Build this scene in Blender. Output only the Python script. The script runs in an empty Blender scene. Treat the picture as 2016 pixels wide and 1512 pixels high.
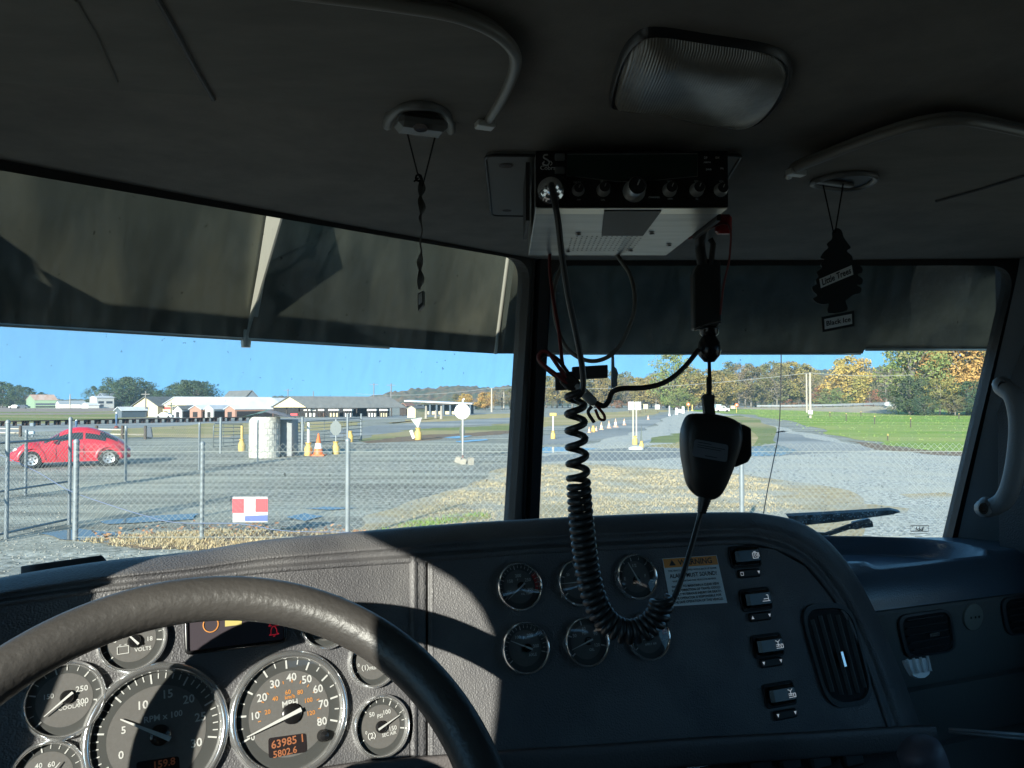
import bpy, math, random
from mathutils import Vector, Matrix, noise
R_ = math.radians
sc = bpy.context.scene
col = sc.collection

# ------------------------------------------------------------------ camera, sky, sun, exposure
F = 1510.0
PITCH = math.atan(37 / F)
CAM = Vector((0, 0, 2.3))
cd = bpy.data.cameras.new('camera'); cam = bpy.data.objects.new('camera', cd); col.objects.link(cam)
cam.location = CAM; cam.rotation_euler = (math.pi / 2 + PITCH, 0, 0)
cd.sensor_width = 36; cd.lens = 36 * F / 2016; cd.clip_start = 0.02; cd.clip_end = 6000
sc.camera = cam
SUN_AZ, SUN_EL = R_(20), R_(19)          # travel direction of the light: azimuth right of +Y, downwards
LD = Vector((math.sin(SUN_AZ) * math.cos(SUN_EL), math.cos(SUN_AZ) * math.cos(SUN_EL), -math.sin(SUN_EL)))
w = bpy.data.worlds.new('World'); sc.world = w; w.use_nodes = True
nt = w.node_tree; nt.nodes.clear()
sky = nt.nodes.new('ShaderNodeTexSky'); sky.sky_type = 'NISHITA'; sky.sun_disc = False
sky.sun_elevation = SUN_EL; sky.sun_rotation = math.atan2(-LD.x, -LD.y) % (2 * math.pi)
sky.air_density = 1.0; sky.dust_density = 0.25; sky.ozone_density = 3.2
bg = nt.nodes.new('ShaderNodeBackground'); bg.inputs[1].default_value = 0.13
wo = nt.nodes.new('ShaderNodeOutputWorld')
tcw = nt.nodes.new('ShaderNodeTexCoord'); mpw = nt.nodes.new('ShaderNodeMapping'); mpw.inputs['Location'].default_value = (0, 0, .36); mpw.inputs['Scale'].default_value = (1, 1, .9)
vmw = nt.nodes.new('ShaderNodeVectorMath'); vmw.operation = 'NORMALIZE'
nt.links.new(tcw.outputs['Generated'], mpw.inputs[0]); nt.links.new(mpw.outputs[0], vmw.inputs[0]); nt.links.new(vmw.outputs[0], sky.inputs[0])
tn = nt.nodes.new('ShaderNodeMix'); tn.data_type = 'RGBA'; tn.blend_type = 'MULTIPLY'; tn.inputs[0].default_value = 1; tn.inputs[7].default_value = (.70, 1.07, 1.06, 1)
nt.links.new(sky.outputs[0], tn.inputs[6]); nt.links.new(tn.outputs[2], bg.inputs[0]); nt.links.new(bg.outputs[0], wo.inputs[0])
sd = bpy.data.lights.new('sun', 'SUN'); sd.energy = 5.0; sd.angle = R_(0.5); sd.color = (1.0, 0.93, 0.83)
so = bpy.data.objects.new('sun', sd); col.objects.link(so)
so.rotation_euler = LD.to_track_quat('-Z', 'Y').to_euler()
sc.view_settings.view_transform = 'Standard'; sc.view_settings.look = 'None'
sc.view_settings.gamma = 1; sc.view_settings.exposure = 1.25
sc.cycles.max_bounces = 10; sc.cycles.diffuse_bounces = 5; sc.cycles.transparent_max_bounces = 24
sc.cycles.sample_clamp_indirect = 6; sc.cycles.caustics_reflective = False

# ------------------------------------------------------------------ projection helpers (pixels of the 2016x1512 photograph)
def ray(px, py):
    a = (px - 1008) / F; b = (756 - py) / F
    return Vector((a, math.cos(PITCH) - b * math.sin(PITCH), math.sin(PITCH) + b * math.cos(PITCH)))
def W(px, py, Y):
    d = ray(px, py); return CAM + d * (Y / d.y)
def OP(px, py, n, p0):
    d = ray(px, py); return CAM + d * (n.dot(p0 - CAM) / n.dot(d))
def G(px, py, z=0.0):
    d = ray(px, py); return CAM + d * ((z - CAM.z) / d.z)
def ZP(px, py, zrel):
    d = ray(px, py); return CAM + d * (zrel / d.z)
TR = Vector((math.cos(R_(21)), math.sin(R_(21)), 0)); TF = Vector((-TR.y, TR.x, 0)); UP = Vector((0, 0, 1))
def T(r, f, z): return CAM + TR * r + TF * f + UP * z      # truck frame, z relative to the eye

# ------------------------------------------------------------------ materials
MATS = {}
def mat(name, c, rough=.6, metal=0., c2=None, ns=5., bump=None, spec=None, coat=0., emit=None, det=6., ramp=(.35, .65), c3=None, ns3=1., stretch=None, coords='Object', trans=0., rnd=0.):
    if name in MATS: return MATS[name]
    m = bpy.data.materials.new(name); m.use_nodes = True; t = m.node_tree; L = t.links
    b = t.nodes['Principled BSDF']
    b.inputs['Roughness'].default_value = rough; b.inputs['Metallic'].default_value = metal
    b.inputs['Base Color'].default_value = (*c, 1)
    if spec is not None: b.inputs['Specular IOR Level'].default_value = spec
    if coat: b.inputs['Coat Weight'].default_value = coat
    if trans: b.inputs['Transmission Weight'].default_value = trans
    if emit: b.inputs['Emission Color'].default_value = (*emit[0], 1); b.inputs['Emission Strength'].default_value = emit[1]
    tc = t.nodes.new('ShaderNodeTexCoord'); src = tc.outputs[coords]
    if stretch:
        mp = t.nodes.new('ShaderNodeMapping'); mp.inputs['Scale'].default_value = stretch; L.new(src, mp.inputs[0]); src = mp.outputs[0]
    out = None
    if c2 is not None:
        n = t.nodes.new('ShaderNodeTexNoise'); n.inputs['Scale'].default_value = ns; n.inputs['Detail'].default_value = det; n.inputs['Roughness'].default_value = .65
        L.new(src, n.inputs['Vector'])
        r = t.nodes.new('ShaderNodeMapRange'); r.inputs[1].default_value = ramp[0]; r.inputs[2].default_value = ramp[1]; L.new(n.outputs[0], r.inputs[0])
        mx = t.nodes.new('ShaderNodeMix'); mx.data_type = 'RGBA'; mx.inputs[6].default_value = (*c, 1); mx.inputs[7].default_value = (*c2, 1)
        L.new(r.outputs[0], mx.inputs[0]); out = mx.outputs[2]
    if c3 is not None:
        n = t.nodes.new('ShaderNodeTexNoise'); n.inputs['Scale'].default_value = ns3; n.inputs['Detail'].default_value = 4; L.new(src, n.inputs['Vector'])
        r = t.nodes.new('ShaderNodeMapRange'); r.inputs[1].default_value = .45; r.inputs[2].default_value = .6; L.new(n.outputs[0], r.inputs[0])
        mx = t.nodes.new('ShaderNodeMix'); mx.data_type = 'RGBA'; mx.inputs[7].default_value = (*c3, 1)
        if out: L.new(out, mx.inputs[6])
        else: mx.inputs[6].default_value = (*c, 1)
        L.new(r.outputs[0], mx.inputs[0]); out = mx.outputs[2]
    if rnd:
        oi = t.nodes.new('ShaderNodeObjectInfo'); hs = t.nodes.new('ShaderNodeHueSaturation')
        mr = t.nodes.new('ShaderNodeMapRange'); mr.inputs[3].default_value = .5 - rnd; mr.inputs[4].default_value = .5 + rnd
        L.new(oi.outputs['Random'], mr.inputs[0]); L.new(mr.outputs[0], hs.inputs['Hue'])
        if out: L.new(out, hs.inputs['Color'])
        else: hs.inputs['Color'].default_value = (*c, 1)
        out = hs.outputs[0]
    if out: L.new(out, b.inputs['Base Color'])
    if bump:
        kind, s, st = bump[:3]
        if kind == 'v':
            n = t.nodes.new('ShaderNodeTexVoronoi'); n.feature = 'SMOOTH_F1'; n.inputs['Scale'].default_value = s
            n.inputs['Randomness'].default_value = 1
        else:
            n = t.nodes.new('ShaderNodeTexNoise'); n.inputs['Scale'].default_value = s; n.inputs['Detail'].default_value = 5
        L.new(src, n.inputs['Vector'])
        bp = t.nodes.new('ShaderNodeBump'); bp.inputs['Strength'].default_value = st; bp.inputs['Distance'].default_value = bump[3] if len(bump) > 3 else .002
        L.new(n.outputs[0], bp.inputs['Height']); L.new(bp.outputs[0], b.inputs['Normal'])
    MATS[name] = m; return m

def glass_mat(name, tint, gloss, haze=0., streak=0., specks=False):
    m = bpy.data.materials.new(name); m.use_nodes = True; t = m.node_tree; L = t.links; t.nodes.clear()
    o = t.nodes.new('ShaderNodeOutputMaterial'); tr = t.nodes.new('ShaderNodeBsdfTransparent'); tr.inputs[0].default_value = (*tint, 1)
    gl = t.nodes.new('ShaderNodeBsdfGlossy'); gl.inputs['Roughness'].default_value = .02
    lw = t.nodes.new('ShaderNodeLayerWeight'); pw_ = t.nodes.new('ShaderNodeMath'); pw_.operation = 'POWER'; pw_.inputs[1].default_value = 5; L.new(lw.outputs['Facing'], pw_.inputs[0])
    mu = t.nodes.new('ShaderNodeMath'); mu.operation = 'MULTIPLY_ADD'; mu.inputs[1].default_value = .9 * gloss; mu.inputs[2].default_value = .045 * gloss; L.new(pw_.outputs[0], mu.inputs[0])
    m1 = t.nodes.new('ShaderNodeMixShader'); L.new(mu.outputs[0], m1.inputs[0]); L.new(tr.outputs[0], m1.inputs[1]); L.new(gl.outputs[0], m1.inputs[2])
    last = m1.outputs[0]
    if haze:
        tc = t.nodes.new('ShaderNodeTexCoord')
        tl = t.nodes.new('ShaderNodeBsdfTranslucent'); tl.inputs[0].default_value = (.75, .85, .85, 1)
        mp = t.nodes.new('ShaderNodeMapping'); mp.inputs['Scale'].default_value = (1, 1, .09); L.new(tc.outputs['Object'], mp.inputs[0])
        n = t.nodes.new('ShaderNodeTexNoise'); n.inputs['Scale'].default_value = 60; n.inputs['Detail'].default_value = 5; L.new(mp.outputs[0], n.inputs[0])
        r = t.nodes.new('ShaderNodeMapRange'); r.inputs[1].default_value = .4; r.inputs[2].default_value = .75; r.inputs[3].default_value = haze; r.inputs[4].default_value = haze + streak; L.new(n.outputs[0], r.inputs[0])
        m2 = t.nodes.new('ShaderNodeMixShader'); L.new(r.outputs[0], m2.inputs[0]); L.new(last, m2.inputs[1]); L.new(tl.outputs[0], m2.inputs[2]); last = m2.outputs[0]
        if specks:
            v = t.nodes.new('ShaderNodeTexNoise'); v.inputs['Scale'].default_value = 110; v.inputs['Detail'].default_value = 2; L.new(tc.outputs['Object'], v.inputs[0])
            r2 = t.nodes.new('ShaderNodeMapRange'); r2.inputs[1].default_value = .72; r2.inputs[2].default_value = .78; r2.inputs[4].default_value = .55; L.new(v.outputs[0], r2.inputs[0])
            df = t.nodes.new('ShaderNodeBsdfDiffuse'); df.inputs[0].default_value = (.06, .06, .055, 1)
            m3 = t.nodes.new('ShaderNodeMixShader'); L.new(r2.outputs[0], m3.inputs[0]); L.new(last, m3.inputs[1]); L.new(df.outputs[0], m3.inputs[2]); last = m3.outputs[0]
    L.new(last, o.inputs[0]); MATS[name] = m; return m

# ------------------------------------------------------------------ mesh builder
ORG = {}
GCACHE = {}
class MB:
    def __init__(s): s.v = []; s.f = []
    def add(s, vs, fs):
        k = len(s.v); s.v += [Vector(p) for p in vs]; s.f += [tuple(i + k for i in f) for f in fs]; return s
    def box(s, c, h, ax=None, bev=0):
        ax = ax or (Vector((1, 0, 0)), Vector((0, 1, 0)), UP); c = Vector(c)
        if bev:
            b = bev
            vs = []
            for sx in (-1, 1):
                for sy in (-1, 1):
                    for sz in (-1, 1):
                        for k in range(3):
                            q = [sx * (h[0] - b), sy * (h[1] - b), sz * (h[2] - b)]; q[k] = (sx, sy, sz)[k] * h[k]
                            vs.append(c + ax[0] * q[0] + ax[1] * q[1] + ax[2] * q[2])
            idx = lambda sx, sy, sz, k: (((sx > 0) * 2 + (sy > 0)) * 2 + (sz > 0)) * 3 + k
            fs = []
            for k in range(3):
                a, d = [i for i in range(3) if i != k]
                for sg in (-1, 1):
                    q = []
                    for u, v in ((-1, -1), (1, -1), (1, 1), (-1, 1)):
                        t = [0, 0, 0]; t[k] = sg; t[a] = u; t[d] = v; q.append(idx(*t, k))
                    fs.append(tuple(q))
            for k in range(3):
                a, d = [i for i in range(3) if i != k]
                for u in (-1, 1):
                    for v in (-1, 1):
                        t1 = [0, 0, 0]; t1[a] = u; t1[d] = v; t1[k] = -1; t2 = list(t1); t2[k] = 1
                        fs.append((idx(*t1, a), idx(*t2, a), idx(*t2, d), idx(*t1, d)))
            for sx in (-1, 1):
                for sy in (-1, 1):
                    for sz in (-1, 1): fs.append((idx(sx, sy, sz, 0), idx(sx, sy, sz, 1), idx(sx, sy, sz, 2)))
            return s.add(vs, fs)
        vs = [c + ax[0] * (x * h[0]) + ax[1] * (y * h[1]) + ax[2] * (z * h[2]) for x in (-1, 1) for y in (-1, 1) for z in (-1, 1)]
        return s.add(vs, [(0, 1, 3, 2), (4, 6, 7, 5), (0, 4, 5, 1), (2, 3, 7, 6), (0, 2, 6, 4), (1, 5, 7, 3)])
    def tube(s, pts, r, seg=8, closed=False, cap=True, flat=None):
        pts = [Vector(p) for p in pts]; n = len(pts)
        rs = r if isinstance(r, (list, tuple)) else [r] * n
        prev = None; rings = []
        for i, p in enumerate(pts):
            if closed: d = pts[(i + 1) % n] - pts[i - 1]
            else: d = pts[min(i + 1, n - 1)] - pts[max(i - 1, 0)]
            d = d.normalized() if d.length > 1e-9 else UP
            if prev is None:
                a = d.cross(UP if abs(d.z) < .9 else Vector((1, 0, 0))).normalized()
            else:
                a = prev - d * prev.dot(d); a = a.normalized() if a.length > 1e-6 else d.orthogonal().normalized()
            prev = a; b = d.cross(a); fl = flat or 1.
            rings.append([p + (a * math.cos(2 * math.pi * k / seg) + b * (fl * math.sin(2 * math.pi * k / seg))) * rs[i] for k in range(seg)])
        vs = [q for rg in rings for q in rg]; fs = []
        for i in range(n if closed else n - 1):
            j = (i + 1) % n
            for k in range(seg): k2 = (k + 1) % seg; fs.append((i * seg + k, i * seg + k2, j * seg + k2, j * seg + k))
        if cap and not closed: fs += [tuple(range(seg))[::-1], tuple((n - 1) * seg + k for k in range(seg))]
        return s.add(vs, fs)
    def grid(s, rows, wrap=False):
        m = len(rows[0]); vs = [p for r in rows for p in r]; fs = []
        for i in range(len(rows) - 1):
            for j in range(m if wrap else m - 1):
                j2 = (j + 1) % m; fs.append((i * m + j, i * m + j2, (i + 1) * m + j2, (i + 1) * m + j))
        return s.add(vs, fs)
    def prism(s, poly, off, top=None):
        n = len(poly); p2 = top or [Vector(p) + Vector(off) for p in poly]
        vs = list(poly) + list(p2); fs = [tuple(range(n))[::-1], tuple(range(n, 2 * n))]
        fs += [(i, (i + 1) % n, n + (i + 1) % n, n + i) for i in range(n)]
        return s.add(vs, fs)
    def lathe(s, o, ax, prof, seg=40, sx=1.):
        o = Vector(o); ax = Vector(ax).normalized(); a = UP.cross(ax)
        a = a.normalized() if a.length > .05 else Vector((1, 0, 0)); b = ax.cross(a)
        rows = [[o + ax * h + (a * (math.cos(2 * math.pi * k / seg) * sx) + b * math.sin(2 * math.pi * k / seg)) * max(r, 1e-5) for k in range(seg)] for r, h in prof]
        return s.grid(rows, True)
    def text(s, st, size, o, X, Y, ax='CENTER'):
        key = (st, ax)
        if key not in GCACHE:
            cu = bpy.data.curves.new('t', 'FONT'); cu.body = st; cu.size = 1; cu.align_x = ax; cu.align_y = 'CENTER'; cu.resolution_u = 2; cu.offset = .018
            ob = bpy.data.objects.new('t', cu); col.objects.link(ob)
            dg = bpy.context.evaluated_depsgraph_get(); me = bpy.data.meshes.new_from_object(ob.evaluated_get(dg))
            GCACHE[key] = ([v.co.copy() for v in me.vertices], [tuple(p.vertices) for p in me.polygons])
            bpy.data.objects.remove(ob); bpy.data.curves.remove(cu); bpy.data.meshes.remove(me)
        v, f = GCACHE[key]; o = Vector(o)
        return s.add([o + X * (p.x * size) + Y * (p.y * size) for p in v], f)
    def build(s, name, m, parent=None, smooth=False, org=None, bevel=0, angle=None, sub=0):
        me = bpy.data.meshes.new(name)
        if parent is not None: org = ORG[parent.name]
        if org is None:
            if s.v:
                xs = [p.x for p in s.v]; ys = [p.y for p in s.v]; zs = [p.z for p in s.v]
                org = Vector(((min(xs) + max(xs)) / 2, (min(ys) + max(ys)) / 2, min(zs)))
            else: org = Vector((0, 0, 0))
        me.from_pydata([tuple(p - org) for p in s.v], [], s.f); me.validate(); me.update()
        ob = bpy.data.objects.new(name, me); col.objects.link(ob); me.materials.append(m)
        if parent is not None: ob.parent = parent
        else: ob.location = org
        ORG[ob.name] = org
        if smooth:
            for p in me.polygons: p.use_smooth = True
            if angle:
                me.set_sharp_from_angle(angle=R_(angle))
        if bevel:
            md = ob.modifiers.new('b', 'BEVEL'); md.width = bevel; md.segments = 3; md.limit_method = 'ANGLE'
        if sub:
            md = ob.modifiers.new('s', 'SUBSURF'); md.levels = sub; md.render_levels = sub
        return ob
def tag(o, label=None, cat=None, group=None, kind=None):
    if label: o['label'] = label
    if cat: o['category'] = cat
    if group: o['group'] = group
    if kind: o['kind'] = kind
    return o
def thing(name, loc, label, cat, group=None):
    o = bpy.data.objects.new(name, None); col.objects.link(o); o.location = loc; ORG[o.name] = Vector(loc); o.empty_display_size = .1
    return tag(o, label, cat, group)
def cr(pts, n=6, closed=False):                      # Catmull-Rom through points
    pts = [Vector(p) for p in pts]; out = []; m = len(pts)
    for i in range(m if closed else m - 1):
        p0 = pts[(i - 1) % m] if closed or i > 0 else pts[0] * 2 - pts[1]
        p1 = pts[i]; p2 = pts[(i + 1) % m]
        p3 = pts[(i + 2) % m] if closed or i + 2 < m else pts[-1] * 2 - pts[-2]
        for k in range(n):
            t = k / n
            out.append(.5 * ((2 * p1) + (p2 - p0) * t + (2 * p0 - 5 * p1 + 4 * p2 - p3) * t * t + (3 * p1 - p0 - 3 * p2 + p3) * t ** 3))
    if not closed: out.append(pts[-1])
    return out
def rpoly(c, r, n=6):                                 # round the corners of a 3D polygon
    out = []; m = len(c); c = [Vector(p) for p in c]
    rs = r if isinstance(r, (list, tuple)) else [r] * m
    for i in range(m):
        p = c[i]; a = (c[i - 1] - p); b = (c[(i + 1) % m] - p); q = rs[i]
        pa = p + a.normalized() * min(q, a.length * .49); pb = p + b.normalized() * min(q, b.length * .49)
        for k in range(n + 1):
            t = k / n; out.append(pa * (1 - t) ** 2 + p * (2 * t * (1 - t)) + pb * t * t)
    return out

# ------------------------------------------------------------------ the cab: panes, frames, pillars, headliner, doors
M_rub = mat('black rubber', (.012, .013, .014), .55, bump=('n', 90, .2))
M_trim = mat('dark trim plastic', (.045, .047, .050), .55, bump=('v', 420, .5, .0012))
M_head = mat('grey headliner cloth', (.225, .205, .182), .95, c2=(.17, .155, .14), ns=14, bump=('n', 500, .35, .001))
M_visf = mat('sun visor cloth', (.22, .205, .185), .95, c2=(.17, .16, .145), ns=8, stretch=(1, 3, 1), bump=('n', 500, .3, .001))
M_pil = mat('grey pillar trim', (.16, .175, .185), .6, bump=('v', 420, .5, .001))
M_steel = mat('drip-stained reflection-painted steel', (.085, .094, .078), .30, .6, c2=(.040, .047, .042), ns=3.2, stretch=(2.5, 2.5, .3), ramp=(.3, .7), c3=(.12, .125, .10), ns3=3.5, bump=('n', 5, .12, .02))  # pale blotches are painted reflections; the vertical streaks are drips
M_strip = mat('polished steel strip', (.45, .44, .38), .3, .5)
M_cab = mat('cab paint', (.03, .03, .034), .4)
M_glass = glass_mat('windshield glass', (.90, .965, .955), .45, .025, .085, True)
M_dglass = glass_mat('door glass', (.9, .95, .93), .5)

truck = thing('truck_cab', T(.4, 0, -2.3), 'dark truck cab shell seen from the driver seat, with split windshield and grey headliner', 'truck cab')
PR0 = CAM + Vector((0, 1.35, .244)); nR = Vector((0, .514, .17)).normalized()      # right pane plane
PL0 = CAM + Vector((.045, 1.35, .244)); uL = Vector((-.73, -.684, 0)).normalized(); oL = Vector((-.684, .73, 0)).normalized()
vL = (oL * .135 - UP * .514).normalized(); nL = uL.cross(vL).normalized()
if nL.y < 0: nL = -nL
M_glassR = glass_mat('dusty windshield glass', (.90, .965, .955), .45, .045, .09, True)
def pane(inner, outer, rr, n, nm):
    """inner/outer: four corners each; a rubber framed opening with a glass sheet"""
    ip = rpoly(inner, rr, 7); k = 8
    op = []
    for i in range(4): op += [outer[i]] * k
    d = n * .012
    fr = MB()
    lip = [p + (sum(inner, Vector()) / 4 - p).normalized() * -.0 for p in ip]
    fr.grid([[p - d * 1.5 for p in lip], [p + d for p in lip]], True)
    mid = [lip[i].lerp(op[i], .5) for i in range(len(ip))]
    fr.grid([[p - d * 1.5 for p in lip], [p - d * 1.2 for p in mid], [p - d * .2 for p in op]], True)
    fr.grid([[p + d for p in lip], [p + d for p in op]], True)
    fr.build('window_seal', M_rub, truck)
    MB().add(ip, [tuple(range(len(ip)))]).build('windshield_pane', M_glass if nm == 'left' else M_glassR, truck)
rt = lambda x, y: OP(x, y, nR, PR0)
lt = lambda x, y: OP(x, y, nL, PL0)
# left pane: far left end given in plane coordinates
lpt = lambda s, t: PL0 + uL * s + vL * t
LE = 1.03
def ls(p):  d = p - PL0; return (d.dot(uL), d.dot(vL))
a = lt(1031, 512); b = lt(1000, 1025); b = a + (b - a) * 1.35
s0, t0 = ls(a)
pane([a, lpt(LE, .0), lpt(LE, .72), b], [lt(1056, 488), lpt(LE + .1, -.045), lpt(LE + .1, .8), lt(1026, 1180)], [.04, .05, .05, .02], nL, 'left')
c = rt(1990, 520); d_ = rt(1862, 1062); d_ = c + (d_ - c) * 1.25
e = rt(1086, 520); g_ = rt(1059, 1024); g_ = e + (g_ - e) * 1.3
pane([e, c, d_, g_], [rt(1052, 488), rt(2080, 488), rt(1900, 1260), rt(1020, 1200)], [.035, .05, .03, .02], nR, 'right')
# centre pillar cover
pc = MB(); A1, A2 = rt(1058, 470), rt(1033, 1120)
off = Vector((0, -.022, -.006))
pc.grid([[A1 + Vector((-.021, 0, 0)), A2 + Vector((-.021, 0, 0))], [A1 + Vector((-.019, 0, 0)) + off, A2 + Vector((-.019, 0, 0)) + off],
         [A1 + Vector((-.004, 0, 0)) + off * 1.3, A2 + Vector((-.004, 0, 0)) + off * 1.3], [A1 + Vector((-.001, 0, 0)) + off * .8, A2 + Vector((-.001, 0, 0)) + off * .8],
         [A1 + Vector((.006, 0, 0)) + off * 1.2, A2 + Vector((.006, 0, 0)) + off * 1.2], [A1 + Vector((.023, 0, 0)) + off, A2 + Vector((.023, 0, 0)) + off], [A1 + Vector((.025, 0, 0)), A2 + Vector((.025, 0, 0))]])
pc.build('centre_pillar', M_rub, truck, True, angle=40)
def fmax(r): return 1.245 - (.404 * (.525 - r) if r < .525 else .383 * (r - .525))
def smooth(a, b, x): t = max(0, min(1, (x - a) / (b - a))); return t * t * (3 - 2 * t)
def zhead(r, f):
    z = .2545
    z += .10 * smooth(.62, .05, f) * smooth(.55, .95, r)          # raised storage recess on the passenger side
    z += .03 * smooth(.35, -.2, f)
    z -= .006 * smooth(.75, 1.1, f)
    return z
rows = []
for i in range(73):
    r = -.44 + 1.8 * i / 72; rows.append([T(r, -.75 + (fmax(r) - .005 + .75) * j / 60, zhead(r, -.75 + (fmax(r) + .75) * j / 60)) for j in range(61)])
MB().grid(rows).build('headliner', M_head, truck, True)
# roof
def outline(off, z): return [T(-.46, -.8, z), T(-.46, fmax(-.46) + off, z), T(.525, fmax(.525) + off, z), T(1.38, fmax(1.38) + off, z), T(1.38, -.8, z)]
ROOFZ = .345
rg = []
for i in range(41):
    r = -.46 + 1.84 * i / 40; fm = fmax(r)
    rg.append([T(r, -.8 + (fm + .8) * j / 40, .275 + .10 * smooth(0, .38, (fm + .8) * (1 - j / 40)) * smooth(0, .12, min(r + .46, 1.38 - r) + .03)) for j in range(41)])
MB().grid(rg).build('roof', M_cab, truck, True)
hd = MB()
o1, o2 = outline(.0, .25), outline(.0, .275)
hd.grid([o1[1:4], o2[1:4]]); hd.build('roof_header', M_cab, truck)
# doors with window openings
def door(r, hole, nm, sgn):
    ip = rpoly([T(r, f, z) for f, z in hole], [.03, .13, .03, .03] if sgn < 0 else .05, 7)
    f0, f1 = -.8, fmax(r) + .06
    oc = [T(r, f0, ROOFZ), T(r, f0, -1.25), T(r, f1, -1.25), T(r, f1, ROOFZ)] if False else None
    order = {0: (f1, .27), 1: (f0, .29), 2: (f0, -1.25), 3: (f1, -1.25)}
    op = []
    for i in range(4): op += [T(r, *order[i])] * 8
    th = TR * (sgn * .03)
    m = MB(); m.grid([ip, op], True); m.grid([[p + th for p in ip], [p + th for p in op]], True); m.grid([ip, [p + th for p in ip]], True)
    o = m.build('door', M_trim, truck)
    MB().add([p + th * .5 for p in ip], [tuple(range(len(ip)))]).build('door_glass', M_dglass, o)
door(-.40, [(.528, .150), (.015, .154), (.015, -.40), (.528, -.36)], 'l', -1)
door(1.335, [(.70, .17), (-.3, .17), (-.3, -.42), (.70, -.38)], 'r', 1)
m = MB(); m.add([T(-.43, -.78, -1.25), T(1.37, -.78, -1.25), T(1.37, -.78, .34), T(-.43, -.78, .34)], [(0, 1, 2, 3)]); m.build('rear_wall', mat('dark grey rear lining', (.07, .07, .075), .9), truck)
m = MB(); m.prism([T(-.43, -.79, -1.25), T(1.37, -.79, -1.25), T(1.37, 1.0, -1.25), T(.525, 1.38, -1.25), T(-.43, .95, -1.25)], (0, 0, -.03)); m.build('cab_floor', mat('grey floor mat', (.06, .06, .065), .9), truck)
fw = [T(-.46, fmax(-.46) + .13, 0), T(.49, fmax(.525) + .15, 0), T(1.38, fmax(1.38) + .16, 0)]
m = MB(); m.grid([[p + UP * -.33 for p in fw], [p + UP * -1.28 for p in fw]]); m.build('firewall', M_cab, truck)
m = MB(); m.add([T(-.445, .55, -1.25), T(-.445, 1.02, -1.25), T(-.445, 1.02, -.28), T(-.445, .86, .27), T(-.445, .55, .27)], [(0, 1, 2, 3, 4)]).build('pillar_panel', M_trim, truck)
hd = MB(); hr = []
for i in range(13):
    f = 1.32 + 1.5 * i / 12
    hr.append([T(.525 + w_ * (.56 - .10 * i / 12), f, -.50 - .10 * abs(w_) ** 3 - .05 * (i / 12) ** 2) for w_ in [-1 + j / 8 for j in range(17)]])
hd.grid(hr); hd.build('bounce_hood', mat('hood paint', (.30, .28, .25), .35, coat=.5), truck, True)  # unseen hood, added to bounce sunlight up at the visor
# right A pillar trim
m = MB(); prof = []
for t in [i / 10 for i in range(-2, 13)]:
    a0 = rt(1997, 500).lerp(rt(1872, 1062), t) + Vector((.002, -.022, 0)); e0 = a0 + Vector((.035, -.02, 0)); e1 = a0 + Vector((.10, -.085, 0)); e2 = a0 + Vector((.16, -.24, 0)); e3 = a0 + Vector((.21, -.45, 0))
    prof.append([a0 + Vector((-.003, .03, 0)), a0, e0, e1, e2, e3])
m.grid(prof); m.build('pillar_trim', M_pil, truck, True)

# exterior sun visor
vis = thing('exterior_sun_visor', T(.525, 1.35, .1), 'drip-stained reflection-painted steel exterior visor hanging above both windshield panes', 'sun shield')
def vcol(which, s, zf):
    t = zf; o = .10 + (.11 * (t ** 1.4)); z = .45 - .35 * t
    if which == 'R': o = .03 + .18 * t ** 1.2; z = .29 - .19 * t
    return (PL0 + uL * s + oL * o, z) if which == 'L' else (PR0 + Vector((s, o, 0)), z)
def vpt(which, s, t, extra=0):
    p, z = vcol(which, s, t); p = Vector(p); p.z = CAM.z + z + extra; return p
C0 = lambda t: Vector((-.034 + .05 * (1 - t), 1.35 + .10 + .11 * t ** 1.4, CAM.z + .45 - .35 * t))
NS = 10
def vrow(which, s0, s1, n=24, lift=0):
    rws = []
    for i in range(n + 1):
        s = s0 + (s1 - s0) * i / n
        rws.append([vpt(which, s, k / NS) + UP * (lift * (k / NS)) for k in range(NS + 1)])
    return rws
CR0 = lambda t: Vector((-.02 + .03 * (1 - t), 1.35 + .03 + .18 * t ** 1.2, CAM.z + .29 - .19 * t))
rw = [[CR0(k / NS) + Vector((.02, .0, 0)) for k in range(NS + 1)], [C0(k / NS) for k in range(NS + 1)]] + vrow('L', .16, .435)
m = MB().grid(rw); m.build('left_panel', M_steel, vis, True)
rw = vrow('L', .425, 1.16)
rw = [[p + oL * .006 for p in r] for r in rw]
MB().grid(rw).build('left_panel', M_steel, vis, True)
CR0 = lambda t: Vector((-.02 + .03 * (1 - t), 1.35 + .03 + .18 * t ** 1.2, CAM.z + .29 - .19 * t))
rw = [[CR0(k / NS) for k in range(NS + 1)]] + vrow('R', .04, .714)
MB().grid(rw).build('right_panel', M_steel, vis, True)
rw = vrow('R', .712, 1.16, lift=.008)
rw = [[p + Vector((0, .006, 0)) for p in r] for r in rw]
MB().grid(rw).build('right_panel', M_steel, vis, True)
ec = [vpt('L', 1.14, k / NS) for k in range(NS + 1)]
MB().prism(ec + [lpt(1.14, .30), lpt(1.14, -.10)], uL * .004).build('sun_block_plate', M_steel, vis)  # unseen plate added to keep the sun off the visor's left corner
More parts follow.
